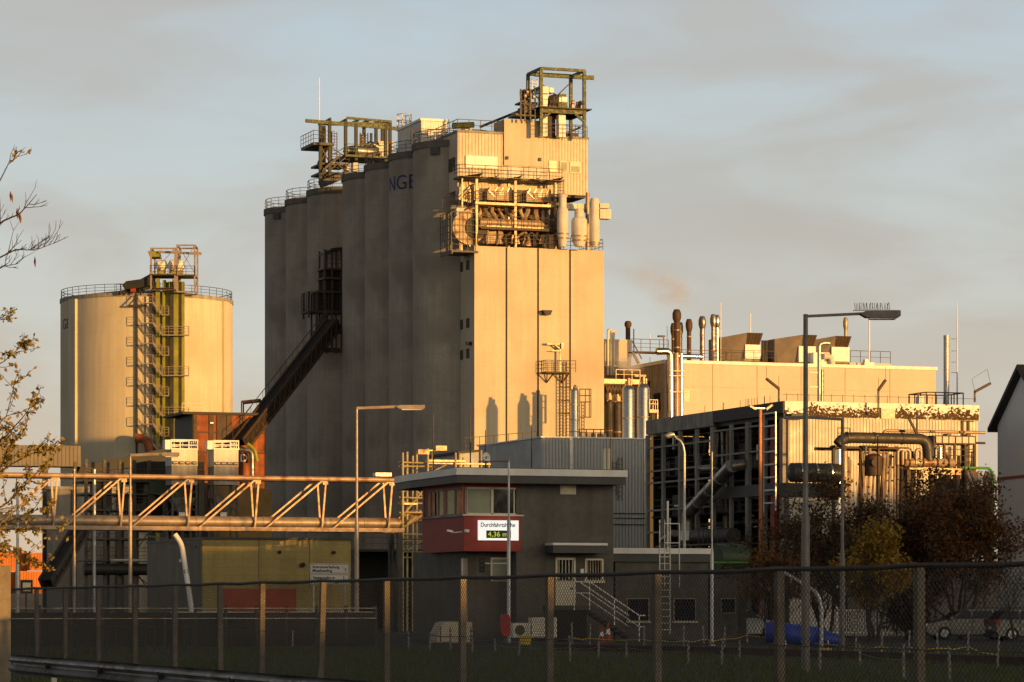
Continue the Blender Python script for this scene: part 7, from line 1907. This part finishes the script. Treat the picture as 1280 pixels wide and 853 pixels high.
def tree(name, label, px, Y, L, r, depth, leafmat, nleaf, s0_, s1_, seed, group=None, spread=.25, lean_=(0, 0, 1), stems=1, keep=None, shrink=.68, up=.12, kids_=(3, 4), second=None):
    t = T(name, label, 'bush' if 'bush' in name else 'tree', loc=(*Fr(px, Y).O, 0), group=group); rng = random.Random(seed); m = MB(); tips = []
    for k in range(stems):
        d = Vector(lean_)+Vector((rng.uniform(-.5, .5), rng.uniform(-.4, .4), 0))*(0 if stems == 1 else 1)
        branchy(m, (rng.uniform(-.2, .2)*(stems > 1), rng.uniform(-.2, .2)*(stems > 1), -.05), d, L*rng.uniform(.85, 1.1), r, depth, rng, tips, kids_=kids_, shrink=shrink, up=up)
    m.build('trunk', bark, t)
    keep_t = [p for p in tips if mn.noise(p*.9+Vector((seed*3.1, 0, 0))) > -.08]; tips = keep_t if len(keep_t) > 20 else tips
    if nleaf:
        m = MB(); leafcloud(m, tips, nleaf, s0_, s1_, spread, rng, keep); m.build('crown', leafmat, t)
    if second:
        m = MB(); leafcloud(m, tips, second[1], s0_, s1_, spread*.8, rng, second[2] if len(second) > 2 else None); m.build('crown', second[0], t)
    return t
G = 'autumn trees at the right'
tree('autumn_tree', 'dark olive brown tree behind the yellow tree, at its left', 1062, 161, 2.9, .13, 5, leaf_drk, 9000, .07, .13, 1, G, .36, stems=4, kids_=(2, 3), second=(leaf_rust, 5000))
tree('autumn_tree', 'broad rust leaved tree in the middle below the heat exchanger', 1140, 159, 3.1, .15, 5, leaf_rust, 11000, .07, .13, 2, G, .42, stems=4, kids_=(2, 3), second=(leaf_drk, 9000))
tree('autumn_tree', 'reddest leaved tree beside the right house', 1203, 156, 2.7, .12, 5, leaf_rust, 12000, .07, .13, 3, G, .38, stems=4, kids_=(2, 3), second=(leaf_drk, 4500))
tree('yellow_tree', 'bushy yellow leaved tree in front of the dark bare ones', 1093, 146, 2.05, .09, 4, leaf_yel, 6000, .08, .16, 5, G, .2, stems=3)
tree('leafy_bush', 'low bush with dry orange leaves before the dark open hall', 962, 145, 1.75, .05, 4, leaf_dry, 5200, .06, .12, 6, None, .2, stems=4, keep=lambda p: p.z > 1.9)
tree('bare_tree', 'bare dark tree between the tall spiked lamp and the pale wall', 1030, 150, 2.5, .09, 4, leaf_drk, 3200, .06, .12, 7, 'leafless trees', .3, stems=4)
tree('bare_tree', 'bare thin tree reaching in front of the right house wall', 1268, 140, 2.1, .07, 4, leaf_drk, 60, .05, .1, 9, 'leafless trees', .2, lean_=(-.12, 0, 1), stems=1)
tree('leafy_bush', 'dark bush at the foot of the trees, behind the picket railing', 1135, 151, 1.1, .05, 4, leaf_drk, 5000, .08, .15, 12, None, .35, stems=6)
# foreground tree at the left edge: trunk outside the picture, limbs reach in
Yt = 62; bx = (-150-CX)/F*Yt
t = T('robinia_tree', 'sparse golden leaved tree whose branches enter at the left edge', 'tree', loc=(bx, Yt, 0)); rng = random.Random(42)
def lp(px, py, dy=0): v = wp(px, py, Yt+dy); return Vector((v.x-bx, v.y-Yt, v.z))
m = MB(); 
trunk = [Vector((0,0,0)), Vector((.1,.1,2.5)), Vector((-.05,.2,5)), Vector((.1,.1,7.5)), Vector((.05,.2,10)), Vector((.2,.1,12))]
m.tube(trunk, [.2,.17,.14,.1,.06,.03], 10)
lm = MB()
twig_ends = []
def limb(pp, r, leaves, twigs, tl=.5, upw=.25):
    pts = [lp(*p) for p in pp]; z0 = pts[0].z
    base = Vector((.03, .12, max(.8, z0-.9))); pts = [base, base.lerp(pts[0], .55)+Vector((0, .05, .12))]+pts
    n = len(pts); m.tube(pts, [max(.005, r*(1-.85*i/(n-1))) for i in range(n)], 6)
    for k in range(twigs):
        i = rng.randint(2, n-2) if n > 3 else 2; p = pts[i].lerp(pts[i+1], rng.random()) if i+1 < n else pts[-1]
        d0 = (pts[min(i+1, n-1)]-pts[i-1]).normalized(); d = (d0*.7+Vector((rng.uniform(-.6, .6), rng.uniform(-.8, .8), rng.uniform(-.7, .9)+upw*.4))).normalized(); L_ = rng.uniform(.25, 1)*tl; q = [p]
        for s in range(3): d = (d+Vector((rng.uniform(-.25, .25), rng.uniform(-.25, .25), rng.uniform(-.1, .3)))).normalized(); q.append(q[-1]+d*L_/3)
        m.tube(q, [.008, .0065, .0055, .004], 4, cap=False); twig_ends.append((q, leaves))
        for w in range(2):
            e_ = (d+Vector((rng.uniform(-.8, .8), rng.uniform(-.8, .8), rng.uniform(-.4, .8)))).normalized(); b_ = q[rng.randint(1, 3)]; m.tube([b_, b_+e_*L_*.45], [.005, .003], 4, cap=False); twig_ends.append(([b_, b_+e_*L_*.2, b_+e_*L_*.45], leaves*.6))
limb([(-30, 300), (5, 276), (24, 268), (36, 255), (46, 243)], .03, .10, 14)
limb([(-20, 262), (2, 222), (10, 206), (22, 196), (33, 193)], .02, .3, 7, .28)
limb([(-40, 345), (0, 322), (20, 312), (44, 313), (68, 304)], .03, .05, 22, .5)
limb([(-30, 350), (5, 333), (22, 330), (30, 322)], .02, .05, 10, .4)
limb([(-30, 425), (0, 400), (15, 395)], .02, .8, 7, .35)
limb([(-30, 470), (5, 452), (22, 437), (33, 430)], .02, .9, 12, .4)
limb([(-30, 570), (8, 545), (30, 520), (45, 500)], .03, 1, 16, .55)
limb([(-30, 560), (8, 520), (18, 480)], .025, .8, 10, .5)
limb([(-30, 610), (15, 580), (40, 567), (64, 562)], .03, 1, 18, .5, .1)
limb([(-40, 660), (10, 628), (40, 598), (62, 572)], .035, 1, 18, .6)
limb([(-40, 690), (5, 655), (40, 640), (66, 630)], .03, 1, 16, .5, -.2)
limb([(-40, 700), (0, 690), (25, 690), (40, 705)], .025, 1.2, 18, .5, -.3)
limb([(-40, 640), (-5, 600), (10, 560), (30, 540)], .03, 1, 14, .55)
limb([(-40, 670), (5, 662), (50, 660), (80, 668)], .02, 1, 12, .5, -.3)
for pp, r, lv in (([(-190, 540), (-240, 500), (-290, 470)], .03, .7), ([(-190, 420), (-235, 370), (-270, 330)], .025, .5), ([(-190, 640), (-250, 610), (-310, 600)], .03, .9), ([(-180, 300), (-220, 250), (-240, 210)], .02, .2), ([(-180, 580), (-170, 520), (-200, 450)], .03, .8), ([(-120, 300), (-110, 230), (-120, 170)], .02, .2)):
    limb(pp, r, lv, 14, .5)
m.build('trunk', bark, t)
for q, lv in twig_ends:
    nl = int(lv*rng.uniform(2, 11))
    for k in range(nl):
        i = rng.randint(0, len(q)-2); p = q[i].lerp(q[i+1], rng.random()); a = Vector((rng.uniform(-1, 1), rng.uniform(-1, 1), rng.uniform(-1, .4))).normalized()
        L_ = rng.uniform(.06, .13); n_ = a.orthogonal().normalized(); n_.rotate(Matrix.Rotation(rng.uniform(0, 6.28), 3, a)); b_ = a.cross(n_)*L_*.3
        c0 = p+a*.01; lm.face([c0, c0+a*L_*.5+b_, c0+a*L_+n_*L_*.15, c0+a*L_*.5-b_])
lm.build('crown', leaf_gold, t)
pm = MB()
for px, py in ((22, 262), (25, 266), (42, 322), (14, 240)):
    for k in range(3): p = lp(px+rng.uniform(-2, 2), py+rng.uniform(-2, 2)); pm.face([p, p+Vector((.022, .01, -.08)), p+Vector((.012, 0, -.2)), p+Vector((-.015, 0, -.09))])
pm.build('seed_pod', leaf_rust, t)

# ---------------------------------------------------------------- steam
def steam(name, label, c, sz_, dens, sc, seed):
    me = bpy.data.meshes.new(name); bm = bmesh.new(); bmesh.ops.create_icosphere(bm, subdivisions=3, radius=1)
    for v in bm.verts: v.co = Vector((v.co.x*sz_[0], v.co.y*sz_[1], v.co.z*sz_[2]))
    bm.to_mesh(me); bm.free(); o = bpy.data.objects.new(name, me); C.objects.link(o); o.location = c; o.rotation_euler = (0, seed[1], TH)
    mt = bpy.data.materials.new(name); mt.use_nodes = True; nt = mt.node_tree; N = nt.nodes; L = nt.links; N.remove(N['Principled BSDF'])
    v = N.new('ShaderNodeVolumePrincipled'); v.inputs['Color'].default_value = (.97, .97, 1, 1); v.inputs['Anisotropy'].default_value = .1
    tc = N.new('ShaderNodeTexCoord'); mp = N.new('ShaderNodeMapping'); mp.inputs['Location'].default_value = (seed[0], 0, 0); L.new(tc.outputs['Object'], mp.inputs[0])
    n = N.new('ShaderNodeTexNoise'); n.inputs['Scale'].default_value = sc; n.inputs['Detail'].default_value = 4; L.new(mp.outputs[0], n.inputs['Vector'])
    sc3 = N.new('ShaderNodeVectorMath'); sc3.operation = 'DIVIDE'; L.new(tc.outputs['Object'], sc3.inputs[0]); sc3.inputs[1].default_value = sz_
    ln = N.new('ShaderNodeVectorMath'); ln.operation = 'LENGTH'; L.new(sc3.outputs[0], ln.inputs[0])
    fall = N.new('ShaderNodeMapRange'); fall.interpolation_type = 'SMOOTHSTEP'; L.new(ln.outputs['Value'], fall.inputs[0])
    for i, q in enumerate((.2, 1.0, 1, 0)): fall.inputs[1+i].default_value = q
    r_ = N.new('ShaderNodeMapRange'); L.new(n.outputs['Fac'], r_.inputs[0])
    for i, q in enumerate((.42, .7, 0, dens)): r_.inputs[1+i].default_value = q
    mu = N.new('ShaderNodeMath'); mu.operation = 'MULTIPLY'; L.new(r_.outputs[0], mu.inputs[0]); L.new(fall.outputs[0], mu.inputs[1]); L.new(mu.outputs[0], v.inputs['Density']); L.new(v.outputs[0], N['Material Output'].inputs['Volume'])
    me.materials.append(mt); tag(o, label, 'steam'); o['kind'] = 'stuff'; return o
p = wp(828, 358, 356); steam('steam', 'pink lit steam plume drifting above the chimneys', p, (6.0, 3.0, 2.6), .30, .3, (3, .5))
p = wp(786, 448, 336); steam('steam', 'thin white steam rising in front of the cream topped block', p, (2.4, 1.6, 2.2), 1.0, .6, (9, .2))
